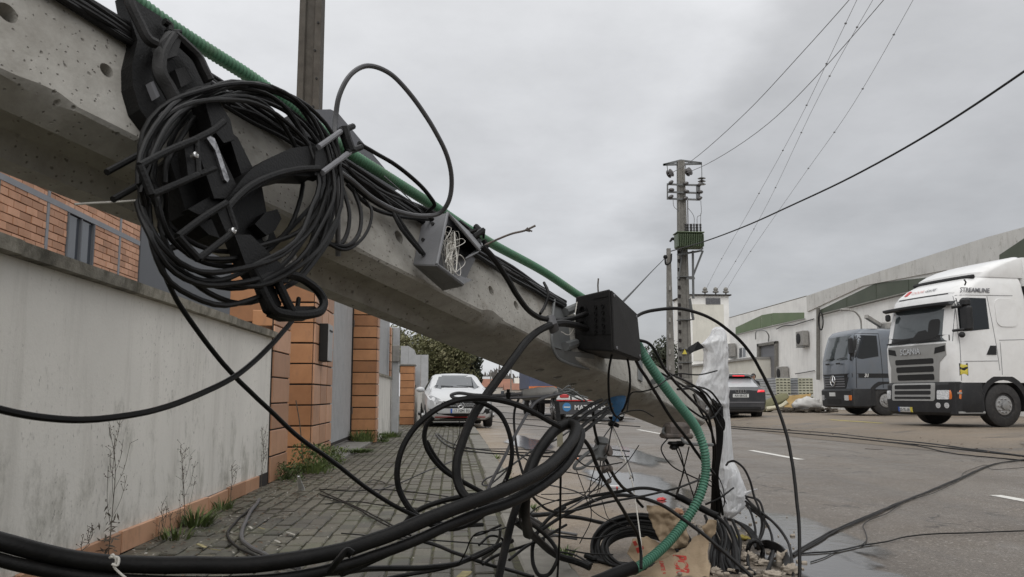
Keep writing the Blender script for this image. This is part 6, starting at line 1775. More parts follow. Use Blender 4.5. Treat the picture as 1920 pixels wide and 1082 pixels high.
# hanging fittings in the tangle
def fitting(label, pts_body, name='line_clamp'):
    t = thing(name, label, 'clamp', pts_body[0])
    return t
t = thing('line_clamp', 'grey line clamp with a wire stirrup dangling over the puddle', 'clamp', W(1126, 842, 3.8))
mb = MB(); c = W(1126, 842, 3.8); mb.lathe([(.015, .055), (.03, .05), (.034, .03), (.026, .02), (.032, 0), (.034, -.035), (.02, -.05)], c, (.15, 0, 1), 12); obj('body', mb, MT['galv'], parent=t)
mb = MB(); mb.lathe([(.006, 0), (.022, .004), (.025, .018), (.01, .026)], W(1137, 846, 3.76), (.7, -.6, .3), 12); obj('knob', mb, MT['iron'], parent=t)
mb = MB(); mb.tube(smooth_path([W(1120, 838, 3.78), W(1098, 852, 3.72), W(1078, 872, 3.7), (W(1077, 878, 3.7)), W(1090, 878, 3.7), W(1120, 856, 3.74)], 5), .0075, 6); obj('stirrup', mb, MT['galv'], parent=t)
mb = MB(); mb.lathe([(.012, 0), (.02, .01), (.012, .03), (.018, .04), (.008, .05)], W(1128, 880, 3.82), (1, 0, .1), 8); mb.ball(W(1142, 902, 3.8), .012, 8, 6); obj('grip', mb, MT['iron'], parent=t)
t = thing('line_clamp', 'small dark clamp on the wires just below the blue sheath', 'clamp', W(1150, 795, 4.4))
mb = MB(); mb.ball(W(1146, 795, 4.4), .018, 8, 6, (1, 1, .8)); mb.tube([W(1146, 793, 4.4), W(1160, 799, 4.38)], [.014, .01], 7); obj('body', mb, MT['plastic'], parent=t)
t = thing('cable_closure', 'beige dome closure on a cable held level under the fallen pole', 'cable closure', W(1010, 738, 3.5))
mb = MB(); ax = (W(1046, 735, 3.5) - W(976, 741, 3.5)).normalized()
mb.lathe([(.008, 0), (.02, .006), (.024, .02), (.025, .06), (.027, .07), (.027, .085), (.025, .09), (.024, .14), (.012, .155)], W(976, 741, 3.5), ax, 14); obj('dome', mb, MT['palegrey'], parent=t)
R = random.Random(2)
mb = MB()
for k in range(9): mb.tube(smooth_path([W(1044, 734 + R.uniform(-8, 8), 3.5), W(1060 + R.uniform(-5, 8), 730 + R.uniform(-8, 14), 3.5), W(1080 + R.uniform(-12, 22), 738 + R.uniform(-9, 16), 3.55)], 4), .0035, 5)
mb.ball(W(1042, 740, 3.47), .013, 8, 6, (.8, 1, 1.2)); obj('frayed_ends', mb, MT['galv'], parent=t)
mb = MB(); mb.tube([W(953, 736, 3.4), W(953, 752, 3.4), W(953, 758, 3.4)], [.011, .011, .005], 8); mb.tube([W(953, 730, 3.4), W(953, 738, 3.4)], .007, 7); obj('dropper', mb, MT['plastic'], parent=t)
# ================================================================ cables
def parse(s, gz=.014):
    P = []
    for q in s.split(';'):
        a = q.split(',')
        px, py = float(a[0]), float(a[1])
        if len(a) > 2 and a[2].startswith('g'):
            P.append(G(px, py, float(a[2][1:]) if len(a[2]) > 1 else gz))
        elif len(a) > 2:
            P.append(W(px, py, float(a[2])))
        else:
            P.append(G(px, py, gz))
    for p in P:
        if p.z < .006 and p.x < .5: p.z = .01
    return P
def wobble(P, r):
    """cables are never perfectly smooth: small bends and a few kinks along the length"""
    q = []
    for i, p in enumerate(P):
        k = min(1, i / 3, (len(P) - 1 - i) / 3)
        n1_ = noise.noise_vector(p * 4.5 + V((r * 900, 0, 0))); n2_ = noise.noise_vector(p * 15 + V((0, r * 700, 0)))
        q.append(p + (n1_ * min(r * .55, .0055) + n2_ * min(r * .12, .0012)) * k)
    return q
def cab(label, r, s, m='cable', group=None, step=7, sides=8, name='cable', gz=.014, cat='cable', flat=None):
    mb = MB(); P = wobble(smooth_path(parse(s, gz), step), r)
    if flat is None: r = [r * (1 + .035 * noise.noise(p * 6)) for p in P]
    mb.tube(P, r, sides, flat=flat)
    return obj(name, mb, MT[m], label=label, cat=cat, group=group)
def ocab(label, r, pts, m='cable', group=None, step=6):
    mb = MB(); mb.tube(opath(pts, step=step), r, 8); return obj('cable', mb, MT[m], label=label, cat='cable', group=group)
# -- bundle along the top edge of the pole
gb = 'black cables bundled along the top edge of the fallen pole'
R = random.Random(8)
for k in range(7):
    pts = []
    for x in range(-60, 1100, 60):
        yb = 3 + .634 * (x - 160)
        pts.append((x, yb + (3 + k * 5) * (1.25 - x / 1500) * .9 - 9 + R.uniform(-3, 3), .012 + R.uniform(0, .012)))
    pts[-1] = (1060, 566 + k * 2, .012)
    ocab('black cable in the bundle strapped along the top edge of the fallen pole', .0068 if k % 3 else .0085, pts, 'cable' if k != 2 else 'cablegrey', gb, 3)
LO_ = iter(['black cable slanting across the concrete inside the top of the coil', 'second black cable slanting across the concrete inside the coil', 'upper loose cable sagging from the coil to the top of the open grey box', 'lower loose cable sagging from the coil into the open grey box', 'black cable diving from the bundle into the lower left of the open grey box', 'thick loose cable ending at the upper corner of the open grey box', 'shorter black cable beside the one diving into the open grey box'])
for pts, r in (([(430, 200, .02), (480, 215, .03), (520, 240, .03), (575, 276, .03), (640, 300, .02)], .006), ([(420, 198, .03), (470, 228, .04), (530, 258, .05), (600, 305, .03)], .0055), ([(640, 330, .02), (690, 372, .03), (740, 398, .03), (800, 405, .03)], .006), ([(650, 345, .02), (690, 385, .03), (745, 405, .03), (812, 412, .06)], .006), ([(640, 300, .02), (665, 330, .03), (700, 355, .03), (730, 385, .03), (760, 430, .04), (795, 478, .06)], .0075), ([(665, 330, .02), (720, 362, .02), (780, 385, .02), (815, 400, .04)], .0085), ([(735, 395, .03), (755, 432, .05), (790, 474, .07)], .0065)):
    ocab(next(LO_), r, pts, group='loose cables between the coil and the open grey box')
# drop loops left of the open box
for k, pts in enumerate(([(640, 345, .02), (655, 400, .04), (650, 440, .04), (636, 458, .04), (605, 452, .03), (575, 400, .03)], [(660, 350, .02), (676, 395, .04), (672, 440, .05), (645, 462, .05), (610, 455, .03)], [(680, 372, .02), (696, 392, .05), (694, 420, .05), (675, 452, .05), (640, 468, .05), (590, 440, .03)])):
    ocab(('inner drop loop', 'middle drop loop', 'outer thin drop loop')[k] + ' of black cable hanging below the bundle right of the coil',   .006 if k < 2 else .0045, pts, group='short drop loops right of the coil')
for k in range(5):
    ocab('taut black cable dropping behind the coil towards the pole underside', .0065, [(596 + k * 9, 240 + k * 8, .03), (602 + k * 8, 300, .05), (600 + k * 7, 380, .04), (588 + k * 6, 440, .03), (572 + k * 8, 490 - k * 6, .03)], group='cables dropping behind the coil')
# -- big free loops
cab('grey-black cable making one large free loop against the sky above the pole', .0072, '634,480,2.28;634,400,2.26;630,290,2.26;629,220,2.3;637,175,2.3;658,139,2.32;690,124,2.36;730,138,2.4;772,180,2.45;812,238,2.5;840,300,2.56;846,350,2.6;838,382,2.62;822,400,2.64;790,405,2.62;745,396,2.58;700,372,2.52;655,334,2.45;622,312,2.4', 'cablegrey')
cab('black cable arching from the fork of the holder down to the open grey box', .0064, '672,268,2.38;700,284,2.42;740,308,2.5;776,336,2.56;806,368,2.62;815,384,2.64;806,394,2.66;800,402,2.68;812,412,2.7')
cab('long black cable falling from the coil across the white wall to the ground', .0066, '300,300,2.0;282,360,1.98;284,420,1.98;302,490,2.0;330,560,2.05;372,624,2.1;440,704,2.2;500,764,2.3;560,818,2.38;620,862,2.46;690,915,2.55;740,948,2.6;790,972,2.66;850,985,2.75;905,984,2.85')
cab('thick black cable sweeping from the lower hook across the white wall to the picture edge', .0061, '560,560,2.2;552,594,2.12;520,632,2.0;480,672,1.9;440,706,1.8;385,736,1.7;320,762,1.6;240,780,1.5;160,788,1.42;80,784,1.36;0,768,1.3;-80,742,1.25')
# -- junction box cables
cab('black cable running from the bundle into the upper entry of the junction box', .0108, '905,462,2.99;930,490,3.02;950,520,3.06;968,552,3.10;988,580,3.17;1010,596,3.28;1036,600,3.40;1066,598,3.55;1100,588,3.70', 'rubber')
cab('short thin cable dropping from the bundle to the junction box feed', .006, '1020,530,3.42;1028,552,3.36;1022,572,3.34;1013,588,3.28', 'cable')
cab('thick black cable hanging from the lower entry of the junction box into the tangle', .0145, '1100,616,3.70;1075,610,3.52;1048,606,3.40;1018,616,3.29;988,640,3.17;950,690,3.0;915,736,2.9;888,782,2.82;868,830,2.76;858,872,2.72;860,905,2.7;874,930,2.68;902,944,2.68;945,942,2.72;990,922,2.8;1030,892,2.9;1062,854,3.02', 'rubber')
mb = MB(); mb.tube([W(1032, 594, 3.36), W(1036, 608, 3.34), W(1040, 620, 3.36)], .022, 8, flat=.6); obj('cable_tie', mb, MT['cablegrey'], label='grey tie binding the two cables left of the junction box', cat='cable tie')
cab('thin pale wire curling in front of the junction box entries', .0016, '1082,566,3.62;1078,590,3.6;1076,615,3.6;1066,628,3.6;1052,622,3.6', 'string')
cab('tall free cable arching from the junction box over the road to the ground', .0082, '1192,594,3.95;1208,586,4.0;1235,580,4.05;1270,578,4.1;1310,588,4.2;1350,608,4.3;1390,642,4.35;1425,692,4.4;1452,748,4.38;1472,808,4.3;1486,870,4.2;1494,935,4.1;1498,1000,3.98;1499,1060,3.85;1498,1130,3.76', 'rubber')
cab('black cable slanting from under the junction box behind the hanging conduit', .0078, '1186,660,3.9;1196,684,3.95;1214,712,4.0;1238,750,4.08;1262,788,4.15;1286,820,4.25;1312,856,4.35;1340,890,4.5', 'rubber')
cab('thin loop hanging from the left of the junction box underside', .0052, '1149,656,3.75;1142,690,3.76;1141,726,3.78;1144,758,3.8;1152,778,3.82;1162,786,3.84')
cab('thin loop hanging from the right of the junction box underside', .0052, '1174,662,3.85;1180,695,3.86;1180,730,3.88;1172,760,3.9;1166,772,3.92')
cab('thin black cable arcing from the junction box side along the pole end', .0075, '1198,638,4.0;1214,643,4.05;1226,655,4.1;1236,672,4.15;1250,698,4.25;1276,728,4.4;1310,762,4.6;1330,786,4.75;1338,830,4.8;1336,900,4.9')
ge = 'thin cables wrapped over the far end of the fallen pole'
for s in ('1240,700,4.3;1280,722,4.5;1312,742,4.8;1335,772,4.9;1344,800,4.95', '1255,700,4.4;1300,722,4.7;1330,745,4.9;1348,780,5;1346,830,5', '1270,730,4.5;1300,730,4.7;1322,748,4.85;1346,790,4.9;1356,806,4.9;1358,790,4.9;1344,770,4.9;1328,756,4.85', '1262,742,4.4;1290,765,4.6;1322,785,4.75;1340,780,4.85;1352,765,4.9', '1280,724,4.6;1310,726,4.8;1336,738,5;1352,760,5.05', '1300,740,4.7;1310,765,4.75;1330,800,4.8;1341,840,4.85;1338,900,5', '1290,716,4.7;1318,738,4.8;1338,776,4.85;1350,800,4.85'):
    cab('thin black cable wrapped over the far end of the fallen pole', .0058, s, group=ge)
for k in range(8):
    cab('black cable hanging straight down beside the white plastic wrap', .0085, f'{1336 + k * 2.4:.0f},{748 + k * 2},{5.0 + .02 * (k % 3)};{1343 + k * 1.5:.0f},790,5.0;{1345 + k:.0f},840,5.0;{1338 + k * 1.2:.0f},900,5.0;{1334 + k * 3},{960 + 5 * (k % 3)},5.1', group='cables hanging beside the white plastic wrap')
# -- thick bundle crossing the bottom of the picture
cab('thickest black cable sweeping along the bottom edge and up into the tangle', .0205, '-140,975,1.85;-60,1000,1.88;20,1022,1.9;120,1046,1.95;240,1058,2.0;360,1060,2.05;500,1056,2.12;620,1038,2.2;720,1006,2.3;810,972,2.4;890,940,2.5;960,912,2.62;1020,880,2.78;1058,845,2.95;1078,818,3.08;1080,800,3.15;1066,794,3.18;1046,803,3.15;1022,828,3.05;1003,856,2.98;990,890,2.92;984,925,2.9;984,960,2.95;990,1000,3.3', 'rubber', sides=12)
cab('second thick cable just under the thickest one along the bottom edge', .015, '-140,1010,1.82;-60,1032,1.86;40,1058,1.9;140,1080,1.95;260,1092,2.0;400,1092,2.06;540,1084,2.14;640,1062,2.22;740,1028,2.32;830,990,2.42;905,960,2.54;970,936,2.66;1030,902,2.82;1068,862,2.98;1086,828,3.1;1088,808,3.16;1074,800,3.2', 'rubber', sides=10)
cab('third black cable slipping under the thick pair near the centre', .011, '640,1075,2.25;720,1042,2.36;800,1005,2.44;880,968,2.54;950,940,2.64;1000,915,2.74', 'rubber')
mb = MB(); mb.tube(smooth_path([W(618, 1072, 2.1), W(634, 1050, 2.1), W(650, 1034, 2.12), W(660, 1040, 2.12)], 4), .016, 8, flat=.5); obj('tape_wrap', mb, MT['plastic'], label='black tape wrapped round the thick cables near the bottom edge', cat='tape')
mb = MB(); mb.tube(smooth_path([W(206, 1046, 1.94), W(212, 1040, 1.93), W(218, 1052, 1.93), W(214, 1062, 1.93), W(222, 1072, 1.93), W(236, 1084, 1.93)], 5), .0028, 6); mb.tube(smooth_path([W(208, 1044, 1.93), W(222, 1046, 1.93), W(220, 1060, 1.92), W(210, 1058, 1.92)], 5), .003, 6); obj('knotted_string', mb, MT['string'], label='scrap of white string knotted round the thickest cable', cat='string')
# -- loops in the middle
cab('large round cable loop on the left of the central tangle', .0098, '1050,800,3.0;1010,778,2.95;970,758,2.9;930,748,2.85;892,747,2.8;850,755,2.76;808,776,2.72;774,808,2.7;752,846,2.68;744,886,2.67;750,924,2.67;772,960,2.67;806,984,2.68;845,992,2.7;885,980,2.72;915,956,2.76;940,930,2.8', 'rubber')
cab('smaller cable arch nested inside the large loop', .008, '888,752,2.84;912,758,2.86;936,774,2.88;952,802,2.88;960,840,2.88;957,876,2.88;946,906,2.88;930,930,2.88', 'rubber')
cab('black cable bowing below the white car into the central tangle', .008, '812,782,2.82;800,800,2.82;796,822,2.82;804,848,2.82;830,880,2.84;866,902,2.86;905,924,2.88;940,945,2.9', 'rubber')
cab('companion black cable just behind the one bowing below the white car', .0055, '800,826,2.9;822,862,2.9;850,890,2.92;885,912,2.94;925,936,2.96', 'rubber')
cab('low arched cable lying behind the thick pair, over the paving', .0095, '756,985,3.0;776,962,3.0;810,944,3.0;856,932,3.0;905,928,3.0', 'rubber')
cab('stiff grey cable slanting through the centre of the tangle', .006, '1050,738,3.45;1024,744,3.4;1004,754,3.36;988,776,3.3;968,812,3.22;946,858,3.12;924,900,3.05;912,926,3.0', 'cablegrey')
cab('thin black cable falling steeply beside the stiff grey cable', .0052, '975,742,3.5;965,770,3.45;964,800,3.4;970,850,3.35;980,888,3.3;992,920,3.3;1012,944,3.4;1036,959,3.5;1072,958,3.6;1104,950,3.7;1160,938,3.8;1216,928,4.0;1280,912,4.3;1334,890,4.8', 'cable')
cab('thin wire bent into a narrow hairpin over the paving', .0034, '1080,800,3.3;1040,826,3.3;1002,842,3.3;962,870,3.3;930,889,3.3;908,900,3.3;904,908,3.3;914,910,3.3;932,898,3.3;958,874,3.3;990,850,3.3', 'cablegrey')
cab('thin hairpin of cable held level in front of the white car bonnet', .0068, '980,738,3.4;930,741,3.4;890,740,3.4;858,737,3.4;846,741,3.4;852,746,3.4;880,746,3.4;930,746,3.4;990,744,3.4;1030,742,3.45', 'cablegrey')
cab('flat black strap hanging down through the middle of the tangle', .021, '992,905,2.86;976,930,2.84;962,970,2.8;950,1015,2.76;940,1055,2.7;930,1100,2.66', 'plastic', flat=.35, name='strap', cat='strap')
cab('straight thin vertical cable standing in the tangle', .0046, '1050,786,3.3;1051,850,3.3;1051,930,3.35;1050,1000,3.45;1047,1060,3.5;1044,1110,3.55')
mb = MB(); mb.prism([W(1043, 793, 3.25), W(1054, 793, 3.25), W(1056, 836, 3.25), W(1045, 838, 3.25)], FW * .006); obj('strap', mb, MT['foamcream'], label='short beige strap tying the top of the tangle', cat='strap', smooth=False)
mb = MB(); mb.prism([W(1039, 752, 3.3), W(1048, 752, 3.3), W(1053, 798, 3.27), W(1045, 798, 3.27)], FW * .006); obj('strap', mb, MT['plastic'], label='short black strap above the beige strap', cat='strap', smooth=False)
cab('stiff black cable kinked over from the tangle and running down to the ground coil', .0075, '1060,840,3.15;1072,824,3.2;1088,821,3.25;1104,836,3.3;1124,884,3.4;1150,928,3.55;1178,972,3.75;1196,1006,3.85;1202,1040,3.85;1202,1066,3.8', 'rubber')
gs = 'taped cable tails gathered under the fallen pole'
for s in ('1064,800,3.3;1090,785,3.45;1118,766,3.6;1140,752,3.8', '1080,808,3.3;1106,788,3.5;1130,772,3.7;1146,758,3.9', '1060,790,3.4;1082,778,3.5;1108,760,3.6;1128,750,3.7', '1090,812,3.4;1112,796,3.5;1136,776,3.7;1148,766,3.9'):
    cab('dark cable tail gathered just left of the blue sheath', .0075, s, 'rubber', gs)
cab('black lead dropping from the cable tails to the grey line clamp', .0062, '1112,770,3.7;1114,800,3.7;1120,825,3.75;1123,836,3.8')
for s in ('1146,800,4.4;1130,822,4.1;1124,834,3.85', '1147,800,4.4;1143,826,4.2;1138,850,4.0;1134,872,3.85;1146,900,3.8', '1126,862,3.8;1124,900,4.0;1117,926,g', '1131,862,3.8;1130,890,4.0;1123,926,g'):
    cab('thin wire tied to the dangling grey line clamp', .0028, s, group='wires tied to the dangling line clamp')
cab('long white string hanging from the blue sheath to the sack', .003, '1146,796,4.4;1160,832,4.35;1183,894,4.25;1192,944,4.2;1200,1000,4.1;1204,1040,4.0', 'string', cat='string', name='string')
cab('second thin wire hanging beside the long white string', .0022, '1148,797,4.4;1165,834,4.4;1186,892,4.4;1188,902,4.4', 'cablegrey')
mb = MB(); mb.prism([W(1183, 890, 4.25), W(1187, 896, 4.25), W(1180, 899, 4.25)], FW * .01); obj('hook', mb, MT['iron'], label='tiny iron hook on the long white string', cat='hook', smooth=False)
cab('black cable bending from the line clamp down past the puddle', .0075, '1136,862,3.85;1146,884,3.9;1166,912,4.1;1184,926,4.3;1205,950,4.5')
for s in ('1252,822,4.65;1240,842,4.6;1258,872,4.6;1290,890,4.65;1312,900,4.7;1334,912,4.8', '1262,830,4.68;1274,856,4.7;1287,890,4.75;1296,918,4.8;1304,940,4.9', '1268,830,4.68;1276,850,4.7;1282,880,4.75;1275,905,4.85;1268,926,5', '1292,838,4.6;1284,870,4.7;1276,905,4.85;1270,928,5', '1312,890,4.7;1306,915,4.8;1300,934,4.9'):
    cab('thin black wire dangling from the rusty insulator clamp', .0036, s, group='wires dangling from the rusty insulator clamp')
# -- low arcs over the ground
cab('upper of two long cables arching low from the tangle to the sack', .008, '1040,958,3.9;1064,945,3.95;1093,934,4.0;1146,924,4.1;1200,915,4.25;1240,920,4.4;1268,931,4.5', 'rubber')
cab('thick black sleeve joint lying above the paper sack', .0175, '1268,930,4.5;1290,942,4.5;1320,956,4.45;1346,968,4.4', 'plastic', name='sleeve_joint', cat='cable joint', sides=12)
cab('black cable leaving the sleeve joint into the pile on the ground', .0095, '1344,968,4.4;1360,984,4.35;1372,1005,4.3;1380,1030,4.2;1382,1070,4.0', 'rubber')
cab('lower of two long cables arching low and diving across the sack', .0082, '991,1009,3.7;1028,984,3.75;1066,962,3.8;1118,937,3.9;1158,929,3.95;1196,932,4.0;1240,947,4.0;1282,975,3.95;1322,1004,3.9;1360,1036,3.82;1410,1082,3.72', 'rubber')
cab('narrow cable loop standing on the paving right of the flat strap', .0085, '1060,951,3.9;1034,968,3.85;1015,988,3.8;1002,1012,3.7;998,1040,3.6;1001,1063,3.55;1012,1080,3.5;1028,1078,3.5;1041,1060,3.5;1046,1040,3.55;1036,1018,3.6;1018,1000,3.6;994,982,3.5;972,958,3.3', 'rubber')
cab('thick cable lying in a low curve from the tangle towards the ground coil', .0105, '976,968,3.6;1000,966,3.8;1024,964,4.0;1050,967,4.3;1086,972,4.5;1122,980,4.7;1160,990,4.8', 'rubber')
for k in range(2): cab(('upper', 'lower')[k] + ' of two cut cable stubs ending square on the pavement edge', .0085, f'972,{958 + k * 4},3.5;1000,{974 + k * 6},3.8;1024,{990 + k * 6},4.2;1044,{998 + k * 6},g.03;1082,{1003 + k * 7},g.02', 'cablegrey', 'cut cable stubs on the pavement edge')
cab('heavy black cable lying from the tangle to the ground coil', .016, '962,975,3.2;986,992,3.4;1006,1010,3.6;1028,1030,3.75;1050,1043,3.85;1078,1052,3.9;1106,1064,3.85', 'rubber')
gl2 = 'low black cables criss-crossing the paving at the bottom'
LL_ = iter(['longest low cable under the thick pair along the bottom edge, rising by the flat strap', 'low cable hugging the longest low one at the bottom edge', 'low cable slanting from the low arch down to the bottom edge right of the strap', 'low cable passing behind the flat strap towards the kerb', 'small loose cable end just left of the flat strap', 'low cable rising from the strap foot to the kerb stubs', 'curled low cable at the strap foot', 'thin low cable from the kerb to the ground coil', 'thin low cable pointing at the binding of the ground coil'])
for s, r in (('560,1078,2.4;640,1070,2.6;720,1066,2.9;795,1064,3.0;851,1057,3.1;880,1046,3.2;930,1026,3.3;960,1014,3.4', .010), ('700,1090,3.1;760,1078,3.2;830,1066,3.2;890,1046,3.2;925,1028,3.2', .008), ('779,1009,3.9;820,1022,3.9;852,1036,3.8;894,1052,3.7;944,1066,g.02;1000,1082,g.02', .0085), ('905,1058,3.4;930,1042,3.5;980,1024,3.6;1020,1012,3.8', .0065), ('890,1004,3.4;910,998,3.5;925,990,3.4;940,984,3.4', .005), ('955,1050,3.4;990,1022,3.6;1030,1002,3.8;1062,984,3.9', .006), ('904,1050,g.02;930,1030,3.7;943,1012,3.6;920,1004,3.5;898,1022,3.4', .005), ('1000,1012,3.9;1060,1005,4.4;1110,1010,4.4;1160,998,4.5', .004), ('1030,1034,g;1070,1038,g;1110,1058,g', .005)):
    cab(next(LL_), r, s, 'rubber', gl2)
cab('pale frayed cable end sticking out left of the flat strap', .006, '905,1046,3.6;925,1030,3.5;936,1012,3.4;938,992,3.3', 'cablegrey')
# -- cables on the pavement and the road
gp_ = 'thin cables lying on the pavement'
LP_ = iter(['nearest of four thin cables fanning from the white scrap over the paving', 'second thin cable fanning out from the white scrap over the paving', 'thin cable running from the white scrap straight across the paving to the low arch', 'finest cable from the white scrap, between its two fanning neighbours', 'heavier of two cables from the white car across paving and kerb', 'lighter cable beside the heavier one in front of the white car', 'short cable on the paving between the two nested loops, below the white car', 'thin cable on the paving under the low arched cable', 'thin cable on the paving just above the thick pair at the bottom', 'faint thin cable on the paving left of the thick pair, ending at the arch', 'thin cable crossing the kerb left of the ground coil', 'little hooked twig of cable alone on the paving'])
for s, r in (('600,927;656,947;698,970;734,989;770,1004', .006), ('600,920;640,938;680,956;715,974;744,990', .005), ('598,917;656,921;712,918;767,922;837,931;890,940', .0045), ('610,945;660,940;720,948;790,954', .004), ('816,813;832,830;851,840;879,846;935,851;991,854;1060,857;1130,852', .011), ('820,812;840,828;870,838;930,846;1000,849;1080,846', .009), ('848,840;900,842;960,842;1040,846', .007), ('756,935;800,940;860,948', .004), ('700,1010;790,1012;880,1018;940,1022', .004), ('640,1000;720,1006;800,1008', .0035), ('1060,1030;1100,1038;1150,1040', .004), ('690,905;700,900;712,902;722,906', .004)):
    cab(next(LP_), r, s, 'cable', gp_)
cab('black hose curling out of the weeds at the foot of the white wall', .012, '486,936;478,948;468,962;458,984;452,1000;454,1014;468,1026;490,1038;520,1052;560,1066', 'cablegrey', gz=.02)
cab('thinner black cable curling beside the hose at the wall foot', .0075, '480,944;462,960;446,974;432,990;426,1002;436,1018;460,1034;490,1048', 'cable')
gr_ = 'fallen lines lying across the road'
LR_ = iter(['heavier of two cables running side by side from the pile to the right picture edge', 'lighter of two cables running side by side from the pile to the right picture edge', 'thin wavy wire clinging to the pair of cables on the near road', 'single cable on the near road below the pair, running to the right edge', 'thin wire snaking on the near road between the pair and the single cable', 'heaviest of the fallen lines along the far road edge before the lorries', 'second fallen line along the far road edge, just under the heaviest', 'fallen line in the yard starting behind the dark SUV', 'short thick dark piece of line at the far road edge before the silver lorry', 'fallen line curving through the yard to the front of the white lorry', 'fallen line leaving the far road edge towards the right picture edge', 'farthest but one line crossing the road behind the dome closure', 'line crossing the road just behind the dome closure', 'line crossing the road below the lettered trailer', 'farthest line crossing the road, by the lorry wheels', 'short dark line on the road beside the dangling clamp', 'thin line on the road just below the short one by the clamp', 'line on the wet road edge right of the white car'])
RZC = RZ + .012
for s, r in (('1485,1040;1520,1018;1560,996;1620,970;1680,945;1740,921;1800,896;1840,878;1872,868;1930,862', .0065), ('1488,1042;1530,1016;1580,990;1640,964;1700,938;1750,918;1810,894;1845,877;1880,867;1930,860', .006), ('1492,1040;1550,1006;1552,998;1580,990;1640,966;1690,940;1740,928;1800,898;1808,886;1850,872;1862,880;1930,876', .003),
    ('1500,1038;1560,1034;1620,1022;1660,1016;1700,1006;1760,1001;1840,998;1930,995', .0042), ('1520,1054;1545,1046;1570,1034;1610,1024;1624,1014;1622,996;1618,986;1632,974;1660,964;1690,944', .003),
    ('1370,800;1450,805;1560,813;1640,822;1740,832;1830,844;1930,857', .016), ('1370,803;1460,810;1560,818;1660,828;1760,838;1850,848;1930,856', .011), ('1400,795;1500,797;1640,800;1700,808', .014), ('1585,807;1620,810;1660,813;1690,816', .02), ('1375,792;1450,788;1540,790;1600,797;1700,800;1840,806', .012), ('1640,826;1720,836;1800,852;1930,864', .008),
    ('930,762;1000,765;1080,770;1180,776;1250,780', .014), ('925,772;1010,778;1100,782;1190,786', .012), ('940,784;1020,788;1120,794;1200,800', .012), ('930,754;1020,756;1100,760', .016), ('1000,852;1060,846;1110,840;1180,846', .008), ('1040,858;1100,854;1180,856', .007), ('920,790;1000,798;1090,808', .01)):
    cab(next(LR_), r, s, 'cable', gr_, gz=RZC + .002 if r < .02 else RZC)
cab('dark strip of debris lying in the middle of the road', .012, '1622,841;1640,842;1656,842', 'iron', gz=RZ + .01, flat=.4, name='debris_strip', cat='debris')
gz_ = 'thin kinked wires strewn through the tangle'
R = random.Random(77)
for k in range(16):
    x0, y0 = R.uniform(820, 1180), R.uniform(760, 1010); a = R.uniform(0, 6.28); d = R.uniform(2.9, 4.0); pts = []
    for j in range(R.randrange(4, 8)):
        pts.append(f'{x0:.0f},{min(y0, 742 + 1180 / d):.0f},{d:.2f}')
        a += R.gauss(0, .42); l_ = R.uniform(22, 60); x0 += math.cos(a) * l_; y0 += math.sin(a) * l_ * .8 + 8; d += R.uniform(-.12, .12)
    cab('thin kinked wire strewn through the central tangle', R.uniform(.0016, .0034), ';'.join(pts), 'cable' if k % 4 else 'cablegrey', gz_, step=7, sides=6)
# -- ground coil
R = random.Random(21); P = []
for i in range(18):
    rx = 97 - (i % 6) * 6 + R.uniform(-3, 3); ry = 67 - (i % 6) * 6 + R.uniform(-3, 3); cx_, cy_ = 1204 + R.uniform(-3, 3), 1042 - (i // 6) * 5 + R.uniform(-2, 2)
    for k in range(14):
        a = 2 * math.pi * k / 14
        P.append(W(cx_ + rx * math.cos(a) - 10 * math.sin(a), cy_ - ry * math.sin(a), 4.45 + .22 * math.sin(a) - .02 * (i % 6)))
for p in P: p.z = max(p.z, .012 if p.x < .55 else RZ + .012)
mb = MB(); mb.tube(smooth_path(P, 3), .0086, 8); obj('ground_coil', mb, MT['rubber'], label='tied coil of thick black cable lying by the paper sack', cat='cable coil')
mb = MB(); mb.tube([W(1098, 1042, 4.40), W(1112, 1048, 4.36), W(1132, 1050, 4.36), W(1146, 1046, 4.40)], .014, 8); mb.tube([W(1100, 1052, 4.38), W(1114, 1060, 4.34), W(1134, 1060, 4.34), W(1147, 1054, 4.38)], .014, 8); obj('coil_binding', mb, MT['plastic'], label='black tape binding on the left side of the ground coil', cat='tape')
cab('black ribbed sleeve pointing from the conduit mouth to the lower left', .03, '1190,1064,3.85;1160,1076,3.8;1130,1088,3.75;1090,1104,3.7', 'plastic', name='rubber_sleeve', cat='sleeve', sides=12)
# -- right hand pile
gq = 'black cables looping out of the white plastic wrap'
for s in ('1362,872,5.3;1368,866,5.2;1378,865,5.15;1394,877,5.1;1406,900,5.05;1414,930,5.0;1424,956,4.9;1428,980,4.85;1424,1014,4.7', '1399,934,5.2;1416,951,5.0;1440,970,4.8;1464,994,4.6;1479,1022,4.4;1486,1054,4.2;1487,1084,4.0', '1399,948,5.2;1425,965,5;1442,990,4.8;1449,1020,4.6;1441,1052,4.4;1426,1074,4.2', '1398,940,5.2;1420,958,5;1446,976,4.8;1470,1004,4.55;1483,1036,4.3;1486,1070,4.1', '1400,944,5.2;1410,968,5;1416,996,4.8;1416,1014,4.7', '1402,952,5.2;1428,972,5;1446,1000,4.75;1448,1030,4.5;1436,1062,4.3', '1398,930,5.2;1424,940,5;1432,966,4.9;1430,1000,4.7;1420,1020,4.6'):
    cab('black cable looping out of the white plastic wrap to the ground', .0068, s, group=gq)
gq = 'parallel black cables swinging down to the small bound ring'
for k in range(5):
    cab('black cable swinging down to the small bound ring', .0075, f'{1358 + k * 7},{972 + k * 2},5.0;{1378 + k * 6},{976 + k * 3},4.9;{1398 + k * 4},{992 + k * 2},4.8;{1412 + k * 2},1012,4.7;{1417 + k},1028,4.6', group=gq)
P = []
